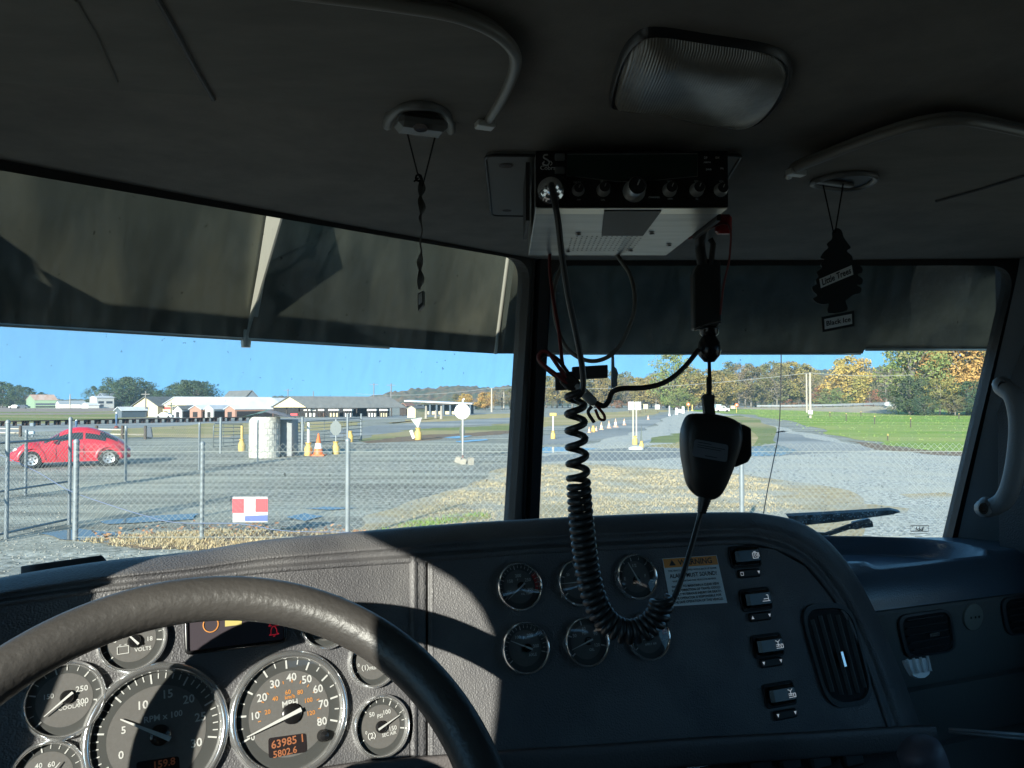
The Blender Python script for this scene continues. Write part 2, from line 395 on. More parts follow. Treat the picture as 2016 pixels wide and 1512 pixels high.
for w_, s_ in (('L', .436), ('L', .75), ('R', .05), ('R', .72), ('R', 1.12)):
    ec = [vpt(w_, s_, k / NS) for k in range(NS + 1)]; dd_ = uL if w_ == 'L' else Vector((1, 0, 0))
    base = (lpt(s_, .0) if w_ == 'L' else PR0 + Vector((s_, 0, 0))); nn_ = oL if w_ == 'L' else Vector((0, 1, 0))
    q = [ec[-1], ec[7], ec[4], ec[2], base + nn_ * .03 + UP * .05, base + nn_ * .02 - UP * .02]
    q[4] = q[4].lerp(ec[2], .62); q[5] = q[5].lerp(ec[4], .62)
    if s_ in (.436,): MB().prism(q, dd_ * .003).build('gusset', M_strip, vis)
st = MB(); st.tube([vpt('L', .432, k / NS) - oL * .004 for k in range(NS)], .0045, 6); st.build('seam_strip', M_strip, vis, True)
st = MB(); st.tube([C0(k / NS) + Vector((.0, -.006, 0)) for k in range(NS + 1)], .004, 6); st.build('seam_strip', M_strip, vis, True)
for (w_, a0, a1) in (('L', .17, 1.1), ('R', .04, .71), ('R', .72, 1.14)):
    st = MB(); st.tube([vpt(w_, a0 + (a1 - a0) * i / 12, 1.0, .008 if a0 > .7 else 0) for i in range(13)], .0028, 6)
    st.build('edge_bead', M_strip, vis, True)
b0 = vpt('L', .438, 1.0) - UP * .001
bm_ = MB().lathe(b0, UP, [(0, -.012), (.007, -.012), (.008, -.004), (.008, .002), (.004, .002), (.004, .016), (0, .016)], 12); bm_.build('bolt', M_strip, vis, True, angle=40)
st = MB(); st.tube([vpt('L', .80 + .03 * i, 1.0) - UP * .004 for i in range(8)], .0015, 5); st.build('marker_tape', mat('red tape', (.6, .03, .03), .5), vis)

# ------------------------------------------------------------------ dashboard
def mkn(phi, t): phi, t = R_(phi), R_(t); return Vector((math.sin(phi) * math.cos(t), -math.cos(phi) * math.cos(t), math.sin(t)))
N1, N2 = mkn(21, 18), mkn(32, 18)
PG = W(1022, 1155, .98); PS = OP(830, 1300, N1, PG)
f1 = lambda x, y: OP(x, y, N1, PS)
f2 = lambda x, y: OP(x, y, N2, PS)
M_dash = mat('grained dashboard plastic', (.112, .110, .116), .5, c2=(.09, .088, .094), ns=6, c3=(.135, .132, .135), ns3=11, bump=('v', 560, .8, .0012))
M_dashb = mat('smooth dashboard plastic', (.05, .053, .058), .5, bump=('v', 420, .5, .001))
M_rdash = mat('grey green dashboard plastic', (.12, .128, .125), .6, bump=('v', 420, .5, .001))
M_shelf = mat('sky-tinted grey shelf', (.10, .14, .19), .28, spec=.9, bump=('v', 420, .4, .001))  # blue light of the sky is mixed into this base colour
M_chrome = mat('chrome', (.95, .95, .95), .14, .9, bump=('n', 60, .08, .001))
M_knob = mat('satin knob metal', (.6, .6, .58), .35, .6)
M_blk = mat('gloss black plastic', (.012, .012, .013), .25)
M_mblk = mat('matt black plastic', (.014, .014, .015), .6, bump=('n', 250, .2, .0005))
M_gface = mat('gauge face grey', (.125, .12, .115), .7, c2=(.14, .135, .13), ns=300, bump=('n', 600, .1, .0003))
M_gring = mat('gauge outer ring', (.06, .062, .06), .6)
M_wht = mat('white print', (.62, .62, .60), .5)
M_orn = mat('orange print', (.65, .27, .07), .5)
M_red = mat('red print', (.5, .03, .03), .5)
M_lcd = mat('dark lcd', (.025, .02, .022), .25)
M_lcdt = mat('lcd amber digits', (.35, .13, .06), .5, emit=((1, .28, .08), .01))
M_gg = glass_mat('gauge lens', (.97, .97, .97), 1.2)
dash = thing('dashboard', T(.25, .9, -1.2), 'wraparound grained black truck dashboard with chrome ringed gauges', 'dashboard')
# left cluster face and centre face
Lf = [f2(-420, 1262), f2(-200, 1226), f2(0, 1195), f2(181, 1168), f2(520, 1129), f2(806, 1108), f2(806, 1500), f2(806, 1680), f2(-420, 1800)]
m = MB(); m.prism(Lf, -N2 * .02)
m.build('cluster_panel', M_dash, dash)
inner = [(846, 1106), (1040, 1091), (1250, 1080), (1450, 1072), (1525, 1082), (1585, 1115), (1635, 1175), (1680, 1255), (1715, 1345), (1745, 1432)]
Cf = [f1(x, y) for x, y in inner] + [f1(1380, 1452), f1(1010, 1478), f1(846, 1492)]
m = MB(); m.prism(Cf, -N1 * .02); m.build('centre_panel', M_dash, dash)
# seam ridge between the two
T1, T2 = UP.cross(N1).normalized(), UP.cross(N2).normalized()
U1, U2 = N1.cross(T1), N2.cross(T2)
m = MB()
xs_ = [(802, -.004), (806, .002), (811, .0055), (816, .0055), (820, .001), (830, .0), (838, 0), (840, -.006), (844, -.006), (847, .001), (852, .001)]
m.grid([[OP(x, y, N1, PS) + N1 * h for y in range(1096, 1520, 20)] for x, h in xs_]); m.build('panel_seam', M_dash, dash, True)
# top pad, lofted: back edge, silhouette, pad front, groove, ridge, face
LX = [-420, -200, 0, 208, 371, 520, 650, 750, 830, 940, 1040, 1150, 1300, 1450]
SIL = [1232, 1186, 1140, 1107, 1090, 1066, 1054, 1045, 1038, 1030, 1024, 1018, 1012, 1009]
FAC = [1262, 1226, 1195, 1165, 1147, 1129, 1119, 1112, 1107, 1099, 1091, 1086, 1079, 1072]
def facept(x, y): return f2(x, y) if x < 826 else f1(x, y)
cols_ = []
for x, s_, fy in zip(LX, SIL, FAC):
    P = facept(x, fy); n = N2 if x < 826 else N1; Yd = (P - CAM).y
    k = (x + 420) / 1870
    h = fy - s_
    mk = lambda y, dd: W(x, y, Yd + dd)
    dpt = .045
    sil = mk(s_, dpt)
    hf = Vector((-.36, .93, 0))
    cols_.append([sil + hf * .42 + UP * -.16, sil + hf * .16 + UP * -.045, sil + hf * .05 + UP * -.008, mk(s_ - .0, dpt + .012), sil, mk(s_ + h * .16, .030), mk(s_ + h * .38, .015), mk(s_ + h * .52, .004 + .004), mk(s_ + h * .60, .010), mk(s_ + h * .74, .010), mk(s_ + h * .84, .0), mk(s_ + h * .90, -.002), P + n * .001, P - n * .01 - UP * .003])
# rounded right end
OX = [(1500, 1012), (1560, 1024), (1612, 1052), (1660, 1102), (1700, 1165), (1740, 1250), (1776, 1340), (1812, 1440)]
IX = inner[4:]
IX = [(1490, 1074), (1540, 1088), (1590, 1119), (1636, 1177), (1668, 1230), (1700, 1300), (1728, 1378), (1748, 1440)]
for (ox, oy), (ix, iy) in zip(OX, IX):
    P = f1(ix, iy); Yd = (P - CAM).y; hf = Vector((-.36, .93, 0))
    q = lambda t, dd: W(ox + (ix - ox) * t, oy + (iy - oy) * t, Yd + dd)
    sil = q(0, .045)
    cols_.append([sil + hf * .42 + UP * -.16, sil + hf * .16 + UP * -.045, sil + hf * .05 + UP * -.008, q(0, .057), sil, q(.12, .033), q(.3, .018), q(.45, .010), q(.6, .008), q(.74, .008), q(.84, .0), q(.92, -.002), P + N1 * .001, P - N1 * .01])
def smooth_grid(cols, n=4):
    rws = list(zip(*cols)); r2 = [cr(list(r), n) for r in rws]
    c2 = list(zip(*r2)); return [cr(list(c_), 3) for c_ in c2]
MB().grid(smooth_grid(cols_)).build('top_pad', M_dash, dash, True)
# lower ledge
led = []
for x, y in [(-100, 1600), (500, 1530), (700, 1500), (850, 1487), (1005, 1476), (1200, 1464), (1400, 1450), (1600, 1440), (1760, 1430), (1830, 1428)]:
    P = facept(x, y); n = N1
    led.append([P - n * .01, P + n * .004, P + n * .012 - UP * .004, P + n * .014 - UP * .03, P + n * .008 - UP * .036, P - n * .02 - UP * .04, P - n * .03 - UP * .16])
MB().grid(smooth_grid(led, 3)).build('lower_ledge', mat('warm grey ledge', (.12, .108, .108), .5, bump=('v', 420, .5, .001)), dash, True)
# lower switches (row of blank rockers below the ledge)
for i, (x, y) in enumerate([(1503, 1502), (1560, 1497), (1620, 1494), (1684, 1490)]):
    P = f1(x, y) - N1 * .008; m = MB(); m.box(P, (.017, .013, .006), (T1, U1, N1), .003); m.build('blank_switch', M_mblk, dash)
m = MB(); P = f1(1400, 1503) - N1 * .006; m.box(P, (.034, .0035, .003), (T1, U1, N1), .001); m.build('trim_bar', M_chrome, dash)

def gauge(px, py, rad, which, texts=(), ticks=None, needle=None, hub=.16, redarc=None, extra=None):
    n, Tt, Uu, fp = (N1, T1, U1, f1) if which == 1 else (N2, T2, U2, f2)
    O = fp(px, py)
    bz = MB().lathe(O, n, [(rad * 1.05, -.001), (rad * 1.05, .003), (rad * 1.02, .007), (rad * .975, .0085), (rad * .935, .0075), (rad * .905, .004), (rad * .90, -.004), (rad * .84, -.006)], 56)
    bz = bz.build('gauge', M_chrome, dash, True, angle=60)
    fh = .0012
    MB().lathe(O, n, [(rad * .905, fh), (rad * .70, fh)], 48).build('outer_ring', M_gring, bz)
    MB().lathe(O, n, [(rad * .70, fh + .0003), (0, fh + .0003)], 48).build('dial_face', M_gface, bz)
    z0 = fh + .0007
    wm = MB(); om = MB(); rm = MB()
    pp = lambda x, y: fp(x, y) + n * (z0 - (0)) 
    for tx in texts:
        s, x, y, hpx = tx[:4]; c = tx[4] if len(tx) > 4 else 'w'
        P = pp(x, y); sz = hpx / F * (P - CAM).y / .70
        (wm if c == 'w' else om if c == 'o' else rm).text(s, sz, P, Tt, Uu)
    def rad_dir(a): return Tt * math.cos(R_(a)) + Uu * math.sin(R_(a))
    if ticks:
        for (a0, a1, cnt, maj, r0, r1, wd, c) in ticks:
            for i in range(cnt):
                a = a0 + (a1 - a0) * i / (cnt - 1); d = rad_dir(a); e_ = n.cross(d); big = maj and i % maj == 0
                ra = rad * (r0 - (.06 if big else 0)); rb = rad * r1; wv = rad * wd * (1.5 if big else 1)
                o = O + n * z0
                (wm if c == 'w' else om).add([o + d * ra - e_ * wv, o + d * rb - e_ * wv, o + d * rb + e_ * wv, o + d * ra + e_ * wv], [(0, 1, 2, 3)])
    if redarc:
        a0, a1 = redarc; o = O + n * (z0 - .0002)
        rm.grid([[o + rad_dir(a0 + (a1 - a0) * i / 12) * (rad * q) for i in range(13)] for q in (.74, .88)])
    if extra: extra(wm, om, pp, Tt, Uu, rad)
    if wm.v: wm.build('lettering', M_wht, bz)
    if om.v: om.build('orange_lettering', M_orn, bz)
    if rm.v: rm.build('red_zone', M_red, bz)
    if needle:
        h = fp(*needle[0]); t_ = fp(*needle[1]); d = (t_ - h).normalized(); e_ = n.cross(d); z1 = n * .0045
        b_ = h - d * rad * .16
        MB().lathe(h, n, [(rad * hub, fh), (rad * hub, .004), (rad * hub * .8, .0055), (0, .006)], 24).build('needle_hub', M_blk, bz, True, angle=40)
        wv = rad * .035
        MB().prism([b_ - e_ * wv + n * .0062, t_ - e_ * wv * .25 + z1, t_ + e_ * wv * .25 + z1, b_ + e_ * wv + n * .0062], n * .0006).build('needle', M_wht, bz)
    MB().lathe(O, n, [(rad * .90, .0072), (rad * .45, .0078), (0, .008)], 48).build('gauge_glass', M_gg, bz, True)
    return bz
def spx(wm, om, pp, Tt, Uu, rad):
    pass
sp = gauge(570, 1404, .0605, 2, [('0', 497, 1452, 11), ('10', 501, 1410, 13), ('20', 515, 1374, 14), ('30', 540, 1347, 14), ('40', 573, 1334, 14), ('50', 603, 1338, 14), ('60', 625, 1357, 14), ('70', 636, 1386, 14), ('80', 633, 1421, 14),
      ('MPH', 570, 1385, 11), ('km/h', 570, 1372, 7, 'o'), ('60', 566, 1363, 8, 'o'), ('80', 590, 1363, 8, 'o'), ('40', 541, 1376, 8, 'o'), ('20', 526, 1402, 8, 'o'), ('100', 606, 1379, 8, 'o'), ('120', 611, 1404, 8, 'o')],
      [(200, -20, 17, 2, .80, .88, .010, 'w'), (200, -20, 14, 0, .50, .55, .008, 'o')], ((573, 1405), (484, 1451)), .17)
tc_ = gauge(310, 1445, .0635, 2, [('0', 238, 1487, 14), ('5', 243, 1438, 13), ('10', 280, 1389, 15), ('15', 329, 1367, 15), ('20', 371, 1377, 15), ('25', 394, 1412, 15), ('30', 386, 1463, 15), ('RPM x 100', 321, 1411, 11)],
      [(205, -15, 31, 5, .80, .88, .008, 'w')], ((314, 1447), (236, 1416)), .15)
gauge(127, 1378, .0335, 2, [('250', 161, 1356, 10), ('300', 162, 1381, 10), ('COOLANT', 143, 1391, 7), ('150', 95, 1372, 9)], [(220, -10, 13, 3, .78, .88, .012, 'w')], ((132, 1372), (86, 1411)), .18)
def batt(wm, om, pp, Tt, Uu, rad):
    c = pp(242, 1280); q = rad * .16
    for a, b in (((-1, -.7), (1, -.7)), ((1, -.7), (1, .7)), ((1, .7), (-1, .7)), ((-1, .7), (-1, -.7)), ((-.7, 1), (-.3, 1)), ((.3, 1), (.7, 1))):
        wm.tube([c + Tt * a[0] * q + Uu * a[1] * q, c + Tt * b[0] * q + Uu * b[1] * q], rad * .015, 4)
gauge(260, 1258, .031, 2, [('18', 294, 1258, 8), ('VOLTS', 281, 1278, 7), ('8', 226, 1262, 8)], [(220, -10, 13, 3, .78, .88, .012, 'w')], ((264, 1262), (238, 1238)), .2, extra=batt)
gauge(92, 1530, .030, 2, [('60', 101, 1505, 9), ('40', 76, 1508, 9)], [(200, 0, 13, 3, .78, .88, .012, 'w')], ((92, 1530), (118, 1500)), .18)
gauge(640, 1224, .029, 2, [], [(200, 0, 13, 3, .78, .88, .012, 'w')], ((640, 1224), (610, 1215)), .18)
def circ_no(st, x, y):
    def fn(wm, om, pp, Tt, Uu, rad):
        c = pp(x, y); q = rad * .13
        for a0 in (120, -60):
            wm.tube([c + (Tt * math.cos(R_(a0 + i * 20)) + Uu * math.sin(R_(a0 + i * 20))) * q for i in range(7)], rad * .014, 4)
        wm.text(st, rad * .26, c, Tt, Uu)
    return fn
gauge(733, 1301, .0285, 2, [('50', 718, 1279, 8), ('PSI', 735, 1282, 6), ('150', 754, 1304, 8), ('PRIM AIR', 742, 1314, 6), ('0', 705, 1310, 6)], [(205, -15, 13, 4, .78, .88, .012, 'w')], ((736, 1298), (768, 1276)), .2, extra=circ_no('1', 718, 1315))
gauge(749, 1430, .0320, 2, [('50', 731, 1407, 8), ('100', 760, 1402, 8), ('150', 772, 1434, 8), ('PSI', 747, 1410, 7), ('SEC AIR', 765, 1445, 6), ('0', 720, 1443, 6)], [(205, -15, 13, 4, .78, .88, .014, 'w')], ((749, 1431), (784, 1407)), .2, extra=circ_no('2', 731, 1449))
gauge(1021, 1155, .0295, 1, [('200', 1019, 1134, 6), ('250', 1038, 1142, 6), ('300', 1043, 1161, 6), ('150', 1003, 1145, 6), ('100', 1001, 1166, 5), ('F', 1018, 1142, 4), ('OIL TEMP', 1036, 1169, 4)], [(215, -15, 21, 5, .78, .88, .012, 'w')], ((1025, 1154), (998, 1181)), .17, redarc=(35, -12))
gauge(1138, 1147, .0295, 1, [('40', 1134, 1125, 5), ('PSI', 1134, 1133, 5), ('20', 1117, 1132, 5), ('BRAKE', 1146, 1161, 4), ('60', 1152, 1127, 5)], [(215, -15, 5, 1, .76, .88, .016, 'w')], ((1143, 1146), (1104, 1150)), .17)
gauge(1251, 1136, .0295, 1, [('1/2', 1247, 1114, 6), ('F', 1269, 1134, 6), ('E', 1229, 1140, 6), ('FUEL', 1258, 1152, 4)], [(215, -15, 9, 2, .78, .88, .014, 'w')], ((1252, 1142), (1233, 1108)), .17)
gauge(1033, 1276, .0305, 1, [('100', 1018, 1255, 6), ('200', 1042, 1251, 6), ('300', 1054, 1272, 6), ('F', 1030, 1256, 5), ('AXLE', 1048, 1289, 5)], [(215, -15, 21, 5, .78, .88, .012, 'w')], ((1038, 1276), (1003, 1262)), .17)
gauge(1153, 1264, .0300, 1, [('60', 1148, 1238, 6), ('30', 1130, 1252, 6), ('90', 1171, 1248, 6), ('120', 1174, 1270, 6), ('PSI', 1149, 1247, 5), ('OIL', 1164, 1279, 5)], [(215, -15, 5, 1, .76, .88, .018, 'w')], ((1157, 1262), (1123, 1280)), .17)
gauge(1275, 1253, .0300, 1, [('50', 1268, 1230, 6), ('100', 1290, 1240, 6), ('PSI', 1270, 1238, 5), ('APPLY AIR', 1280, 1268, 4)], [(215, -15, 13, 4, .78, .88, .012, 'w')], ((1277, 1252), (1250, 1266)), .17, redarc=(30, 0))
# lcd windows in the two big dials
def lcd(par, c4, lines, fp, n, Tt, Uu):
    q = rpoly([fp(x, y) + n * .0022 for x, y in c4], .003, 4)
    MB().add(q, [tuple(range(len(q)))]).build('display', M_lcd, par)
    m = MB()
    for s, x, y, h in lines:
        P = fp(x, y) + n * .0027; m.text(s, h / F * (P - CAM).y / .7, P, Tt, Uu)
    m.build('display_digits', M_lcdt, par)
lcd(sp, [(527, 1453), (601, 1443), (603, 1480), (528, 1493)], [('63985 1', 566, 1460, 14), ('5802.6', 560, 1481, 12)], f2, N2, T2, U2)
lcd(tc_, [(268, 1500), (352, 1488), (354, 1530), (268, 1540)], [('159.8', 322, 1503, 13)], f2, N2, T2, U2)
P = f2(634, 1448); MB().lathe(P, N2, [(.0062, .001), (.0062, .004), (.0048, .009), (0, .0105)], 20).build('reset_knob', M_blk, sp, True, angle=50)
# warning lamp display
q = [(366, 1214), (562, 1190), (560, 1262), (367, 1286)]
m = MB(); qq = [f2(x, y) for x, y in q]
m.prism([p + N2 * .0005 for p in qq], N2 * .0015)
dp = m.build('warning_lamp_display', mat('violet grey display', (.06, .05, .06), .28), dash)
fr = MB(); cq = rpoly(qq, .004, 4); fr.tube([p + N2 * .002 for p in cq], .0022, 6, closed=True); fr.build('bezel', M_blk, dp, True)
m = MB(); m.add([f2(x, y) + N2 * .0025 for x, y in [(442, 1222), (475, 1218), (475, 1230), (442, 1234)]], [(0, 1, 2, 3)]); m.build('yellow_lamp', mat('yellow lamp', (.5, .42, .15), .5, emit=((1, .75, .2), .02)), dp)
m = MB(); c = f2(414, 1230) + N2 * .0025
m.tube([c + (T2 * math.cos(R_(a)) + U2 * math.sin(R_(a))) * .0075 for a in range(150, 391, 15)], .0006, 4); m.build('check_symbol', M_orn, dp)
m = MB(); c = f2(538, 1242) + N2 * .0025
m.tube(cr([c + T2 * x * .004 + U2 * y * .004 for x, y in [(-1.3, -1), (-.8, -.6), (-.7, .4), (0, 1.2), (.7, .4), (.8, -.6), (1.3, -1)]], 4), .00045, 4)
m.tube([c + T2 * -.0052 - U2 * .004, c + T2 * .0052 - U2 * .004], .00045, 4); m.tube([c + T2 * -.001 - U2 * .0055, c + T2 * .001 - U2 * .0055], .0006, 4)
m.text('2', .008, f2(530, 1229) + N2 * .0025, T2, U2); c = f2(546, 1228) + N2 * .0025
m.tube([c + U2 * .0035, c - U2 * .002 - T2 * .0035, c - U2 * .002 + T2 * .0035], .0004, 4, closed=True)
m.build('red_symbols', mat('red lamp', (.6, .03, .05), .5, emit=((1, .04, .08), .08)), dp)

# warning label
lab = [f1(1303, 1100), f1(1410, 1093), f1(1431, 1187), f1(1320, 1194)]
m = MB().prism([p + N1 * .0006 for p in lab], N1 * .0004); lb = m.build('warning_sticker', mat('white sticker', (.88, .90, .90), .5), dash)
def lp(u, v, h=.0014): return (lab[0] * (1 - u) + lab[1] * u) * (1 - v) + (lab[3] * (1 - u) + lab[2] * u) * v + N1 * h
MB().add([lp(.01, .01, .0012), lp(.99, .01, .0012), lp(.99, .2, .0012), lp(.01, .2, .0012)], [(0, 1, 2, 3)]).build('orange_header', mat('orange sticker', (.95, .34, .05), .5), lb)
m = MB(); LX_ = (lab[1] - lab[0]).normalized(); LY_ = (lab[0] - lab[3]).normalized(); hh = (lab[0] - lab[3]).length; ww = (lab[1] - lab[0]).length
def fit(m, s, u, v, h, wid):
    if (s, 'CENTER') not in GCACHE: MB().text(s, 1, (0, 0, 0), Vector((1, 0, 0)), Vector((0, 1, 0)))
    v_ = GCACHE[(s, 'CENTER')][0]; wt = max(p.x for p in v_) - min(p.x for p in v_)
    sx = wid * ww / wt; m.text(s, 1, lp(u, v), LX_ * sx, LY_ * (h * hh / .7))
fit(m, 'WARNING', .58, .11, .12, .62)
tri = lp(.16, .10); m.add([tri + LY_ * hh * .06, tri - LY_ * hh * .06 - LX_ * ww * .06, tri - LY_ * hh * .06 + LX_ * ww * .06], [(0, 1, 2)])
for s, v, h, wd in [('THIS VEHICLE IS EQUIPPED WITH A BACK-UP ALARM', .27, .035, .88), ('ALARM MUST SOUND!', .38, .085, .86), ('WHEN OPERATING THIS VEHICLE IN REVERSE.', .49, .035, .8),
                    ('FAILURE TO MAINTAIN A CLEAR VIEW', .60, .05, .86), ('IN THE DIRECTION OF TRAVEL COULD', .68, .05, .88), ('RESULT IN SERIOUS INJURY OR DEATH.', .76, .05, .9), ('THE OPERATOR IS RESPONSIBLE FOR', .84, .05, .86), ('THE SAFE OPERATION OF THIS VEHICLE.', .92, .05, .9)]:
    fit(m, s, .5, v, h, wd)
m.build('lettering', M_mblk, lb)
# rocker switches
M_icon = mat('switch symbol', (.75, .8, .82), .5, emit=((.8, .9, 1), .12))
for k, (x, y, x2, y2) in enumerate([(1466, 1096, 1473, 1129), (1487, 1180, 1494, 1214), (1510, 1271, 1516, 1304), (1534, 1367, 1544, 1406)]):
    O = f1(x, y); m = MB(); m.box(O + N1 * .005, (.0215, .0115, .007), (T1, U1, N1), .004)
    s_ = m.build('rocker_switch', M_blk, dash)
    fr = MB(); rc = rpoly([O + T1 * a * .0245 + U1 * b * .014 for a, b in ((-1, -1), (1, -1), (1, 1), (-1, 1))], .004, 4)
    fr.tube([p + N1 * .001 for p in rc], .0018, 6, closed=True); fr.build('bezel', M_mblk, s_, True)
    ic = MB(); c = O + T1 * .009 + N1 * .0128; q = .0042
    def bar(a, b, wv=.0005): ic.tube([c + T1 * a[0] * q + U1 * a[1] * q, c + T1 * b[0] * q + U1 * b[1] * q], wv, 4)
    if k == 0:
        for a, b in (((-1, -1), (1, -1)), ((1, -1), (1, .8)), ((1, .8), (-1, .8)), ((-1, .8), (-1, -1))): bar(a, b)
        ic.tube([c + (T1 * math.cos(i * .7) + U1 * math.sin(i * .7)) * q * .45 for i in range(9)], .0004, 4, closed=True)
        bar((-.5, 1.2), (.4, 1.2)); bar((1.5, .8), (1.5, -.6))
    elif k == 1:
        bar((-1.6, -.9), (1.4, -.9)); bar((-1, -.2), (.6, -.2)); bar((.9, -.9), (.9, 1)); bar((.9, 1), (.2, 1))
    else:
        bar((-.8, 1.3), (.2, .8)); bar((.2, .8), (.9, 1.4)); bar((.1, .8), (.1, -.4)); bar((-.8, 0), (.8, 0)); bar((-.8, -.5), (.8, -.5)); bar((-.8, -1.1), (.8, -1.1))
        for a, b in (((1.1, -1.1), (1.9, -1.1)), ((1.9, -1.1), (1.9, 0)), ((1.9, 0), (1.1, 0)), ((1.1, 0), (1.1, -1.1))): bar(a, b)
    ic.build('symbol', M_icon, s_)
    O2 = f1(x2, y2); m = MB(); m.box(O2 + N1 * .002, (.0185, .006, .003), (T1, U1, N1), .002)
    i2 = m.build('indicator_strip', M_mblk, dash)
    ic = MB()
    for sg in (-1, 1):
        c = O2 + T1 * sg * .0145 + N1 * .0055; d = .0022
        if k == 0 and sg < 0: ic.tube([c + T1 * d + U1 * d, c - T1 * d + U1 * d, c - T1 * d - U1 * d, c + T1 * d - U1 * d], .0004, 4, closed=True)
        else:
            s2 = sg if k == 1 else 1
            ic.add([c - U1 * d * s2, c + U1 * d * s2 - T1 * d, c + U1 * d * s2 + T1 * d], [(0, 1, 2)])
    ic.build('symbol', M_icon, i2)
# tall louvred vent on the centre panel
def vent(par, name, corners, n, mt, nl, vertical, tabpos, depth=.02, rad=.02, tabmat=None):
    c4 = corners; m = MB(); rim = rpoly(c4, rad, 7); cen = sum(c4, Vector()) / 4
    m.grid([[p + n * .0 for p in rim], [p + n * .004 for p in rim], [cen + (p - cen) * .90 + n * .005 for p in rim], [cen + (p - cen) * .87 - n * .0 for p in rim], [cen + (p - cen) * .86 + n * -.004 for p in rim]], True)
    o = m.build(name, mt, par, True, angle=50)
    m = MB(); q = [cen + (p - cen) * .875 + n * .0008 for p in rim]; m.add(q, [tuple(range(len(q)))]); m.build('vent_opening', mat('vent black', (.005, .005, .006), .8), o)
    m = MB(); f = lambda u, v: (c4[0] * (1 - u) + c4[1] * u) * (1 - v) + (c4[3] * (1 - u) + c4[2] * u) * v
    for i in range(nl):
        t = (i + 1) / (nl + 1); e = .11 + .10 * abs(2 * t - 1) ** 2
        a, b = (f(t, e), f(t, 1 - e)) if vertical else (f(e, t), f(1 - e, t))
        d = (b - a).normalized(); s = n.cross(d)
        m.prism([a + n * .0012 - s * .001, b + n * .0012 - s * .001, b + n * .005 + s * .0025, a + n * .005 + s * .0025], s * .001)
    m.build('louvres', mt, o)
    if tabpos:
        P = f(*tabpos) + n * .007; d = (f(.5, .9) - f(.5, .1)).normalized() if vertical else (f(.9, .5) - f(.1, .5)).normalized()
        MB().box(P, (.011 if vertical else .010, .003, .002), (d, n.cross(d), n), .001).build('vent_tab', tabmat or M_chrome, o)
    return o
vent(dash, 'air_vent', [f1(1568, 1190), f1(1672, 1186), f1(1722, 1385), f1(1628, 1398)], N1, M_dashb, 5, True, (.52, .55), rad=.035)

# passenger side of the dashboard
pd = []
for i in range(91):
    r = .60 + .86 * i / 90
    row = []
    fb = fmax(r) + .16
    def zt(r, f):
        cx, cf = .98, 1.10
        # tray recess aligned with the windshield (world X axis)
        P = T(r, f, 0) - CAM; u = (P.x - .50) / .33; v = (P.y - 1.375) / .12
        k = (abs(u) ** 3.2 + abs(v) ** 2.6)
        return -.262 - .030 * (1 - smooth(.80, 1.02, k)) + .004 * smooth(1.35, 1.02, k) * smooth(.9, 1.0, k)
    for j in range(60):
        f = fb + (.965 - fb) * j / 59; row.append(T(r, f, zt(r, f)))
    for a in range(1, 9):
        t = a / 8 * math.pi / 2; row.append(T(r, .965 - .042 * math.sin(t), -.262 - .045 * (1 - math.cos(t)) - .012 * math.sin(t)))
    row.append(T(r, .922, -.325)); pd.append(row)
MB().grid(pd).build('passenger_shelf', M_shelf, dash, True)
m = MB(); NF = -TF
rws = []
prof = [(.922, -.325), (.915, -.325), (.913, -.329), (.914, -.445), (.922, -.448), (.922, -.452), (.912, -.455), (.908, -.535), (.915, -.538), (.915, -.542), (.905, -.545), (.895, -.60), (.90, -.603), (.88, -.61), (.87, -.75), (.9, -1.1)]
for r in (.62, .8, 1.0, 1.2, 1.46): rws.append([T(r, f, z) for f, z in prof])
m.grid(rws); m.build('passenger_panel', M_rdash, dash, True, angle=25)
PF = T(1, .913, -.4); ff = lambda x, y: OP(x, y, NF, PF)
vent(dash, 'air_vent', [ff(1762, 1212), ff(1868, 1196), ff(1880, 1280), ff(1782, 1298)], NF, M_dashb, 5, False, (.58, .52), rad=.022)
vent(dash, 'air_vent', [ff(1966, 1178), ff(2066, 1162), ff(2070, 1240), ff(1980, 1252)], NF, M_dashb, 5, False, None, rad=.022)
P = ff(1914, 1214); m = MB().lathe(P, NF, [(.0225, 0), (.0215, .003), (.019, .004), (0, .004)], 32); pl = m.build('round_plug', mat('pale plug', (.22, .23, .2), .6), dash, True, angle=40)
m = MB()
for dx in (-.008, .002, .010): m.lathe(P + TR * dx + NF * .0045, NF, [(.002, 0), (0, .0004)], 10)
m.build('plug_hole', M_blk, pl)
# ribbed light tab below the vent
cN = (NF + UP * .35).normalized()
cU = TR.cross(cN) * -1
if cU.z < 0: cU = -cU
P = W(1802, 1314, 1.03); k_ = 1.03 / F
out = [(-30, 16), (-27, 2), (-20, -13), (-8, -19), (8, -20), (22, -15), (29, -4), (31, 14)]
pts = [P + TR * (x * k_) + cU * (y * k_) for x, y in out]
m = MB().prism(rpoly(pts, .002, 3), cN * .006)
lt_ = m.build('release_tab', mat('pale blue plastic', (.82, .88, .92), .35), dash)
m = MB()
for x in (-26, -9, 9, 27): m.tube([P + TR * (x * k_) + cU * (18 * k_) + cN * .007, P + TR * (x * k_ * .9) + cU * (-10 * k_) + cN * .008], .0018, 6)
m.build('rib', mat('pale blue plastic', (.82, .88, .92), .35), lt_, True)
m = MB(); m.tube([W(1868, 1436, 1.0), W(2030, 1448, .98)], .0022, 6); m.tube([W(1868, 1441, 1.0), W(2030, 1456, .98)], .0018, 6)
m.build('trim_rail', mat('grey rail', (.3, .32, .34), .4), dash, True)
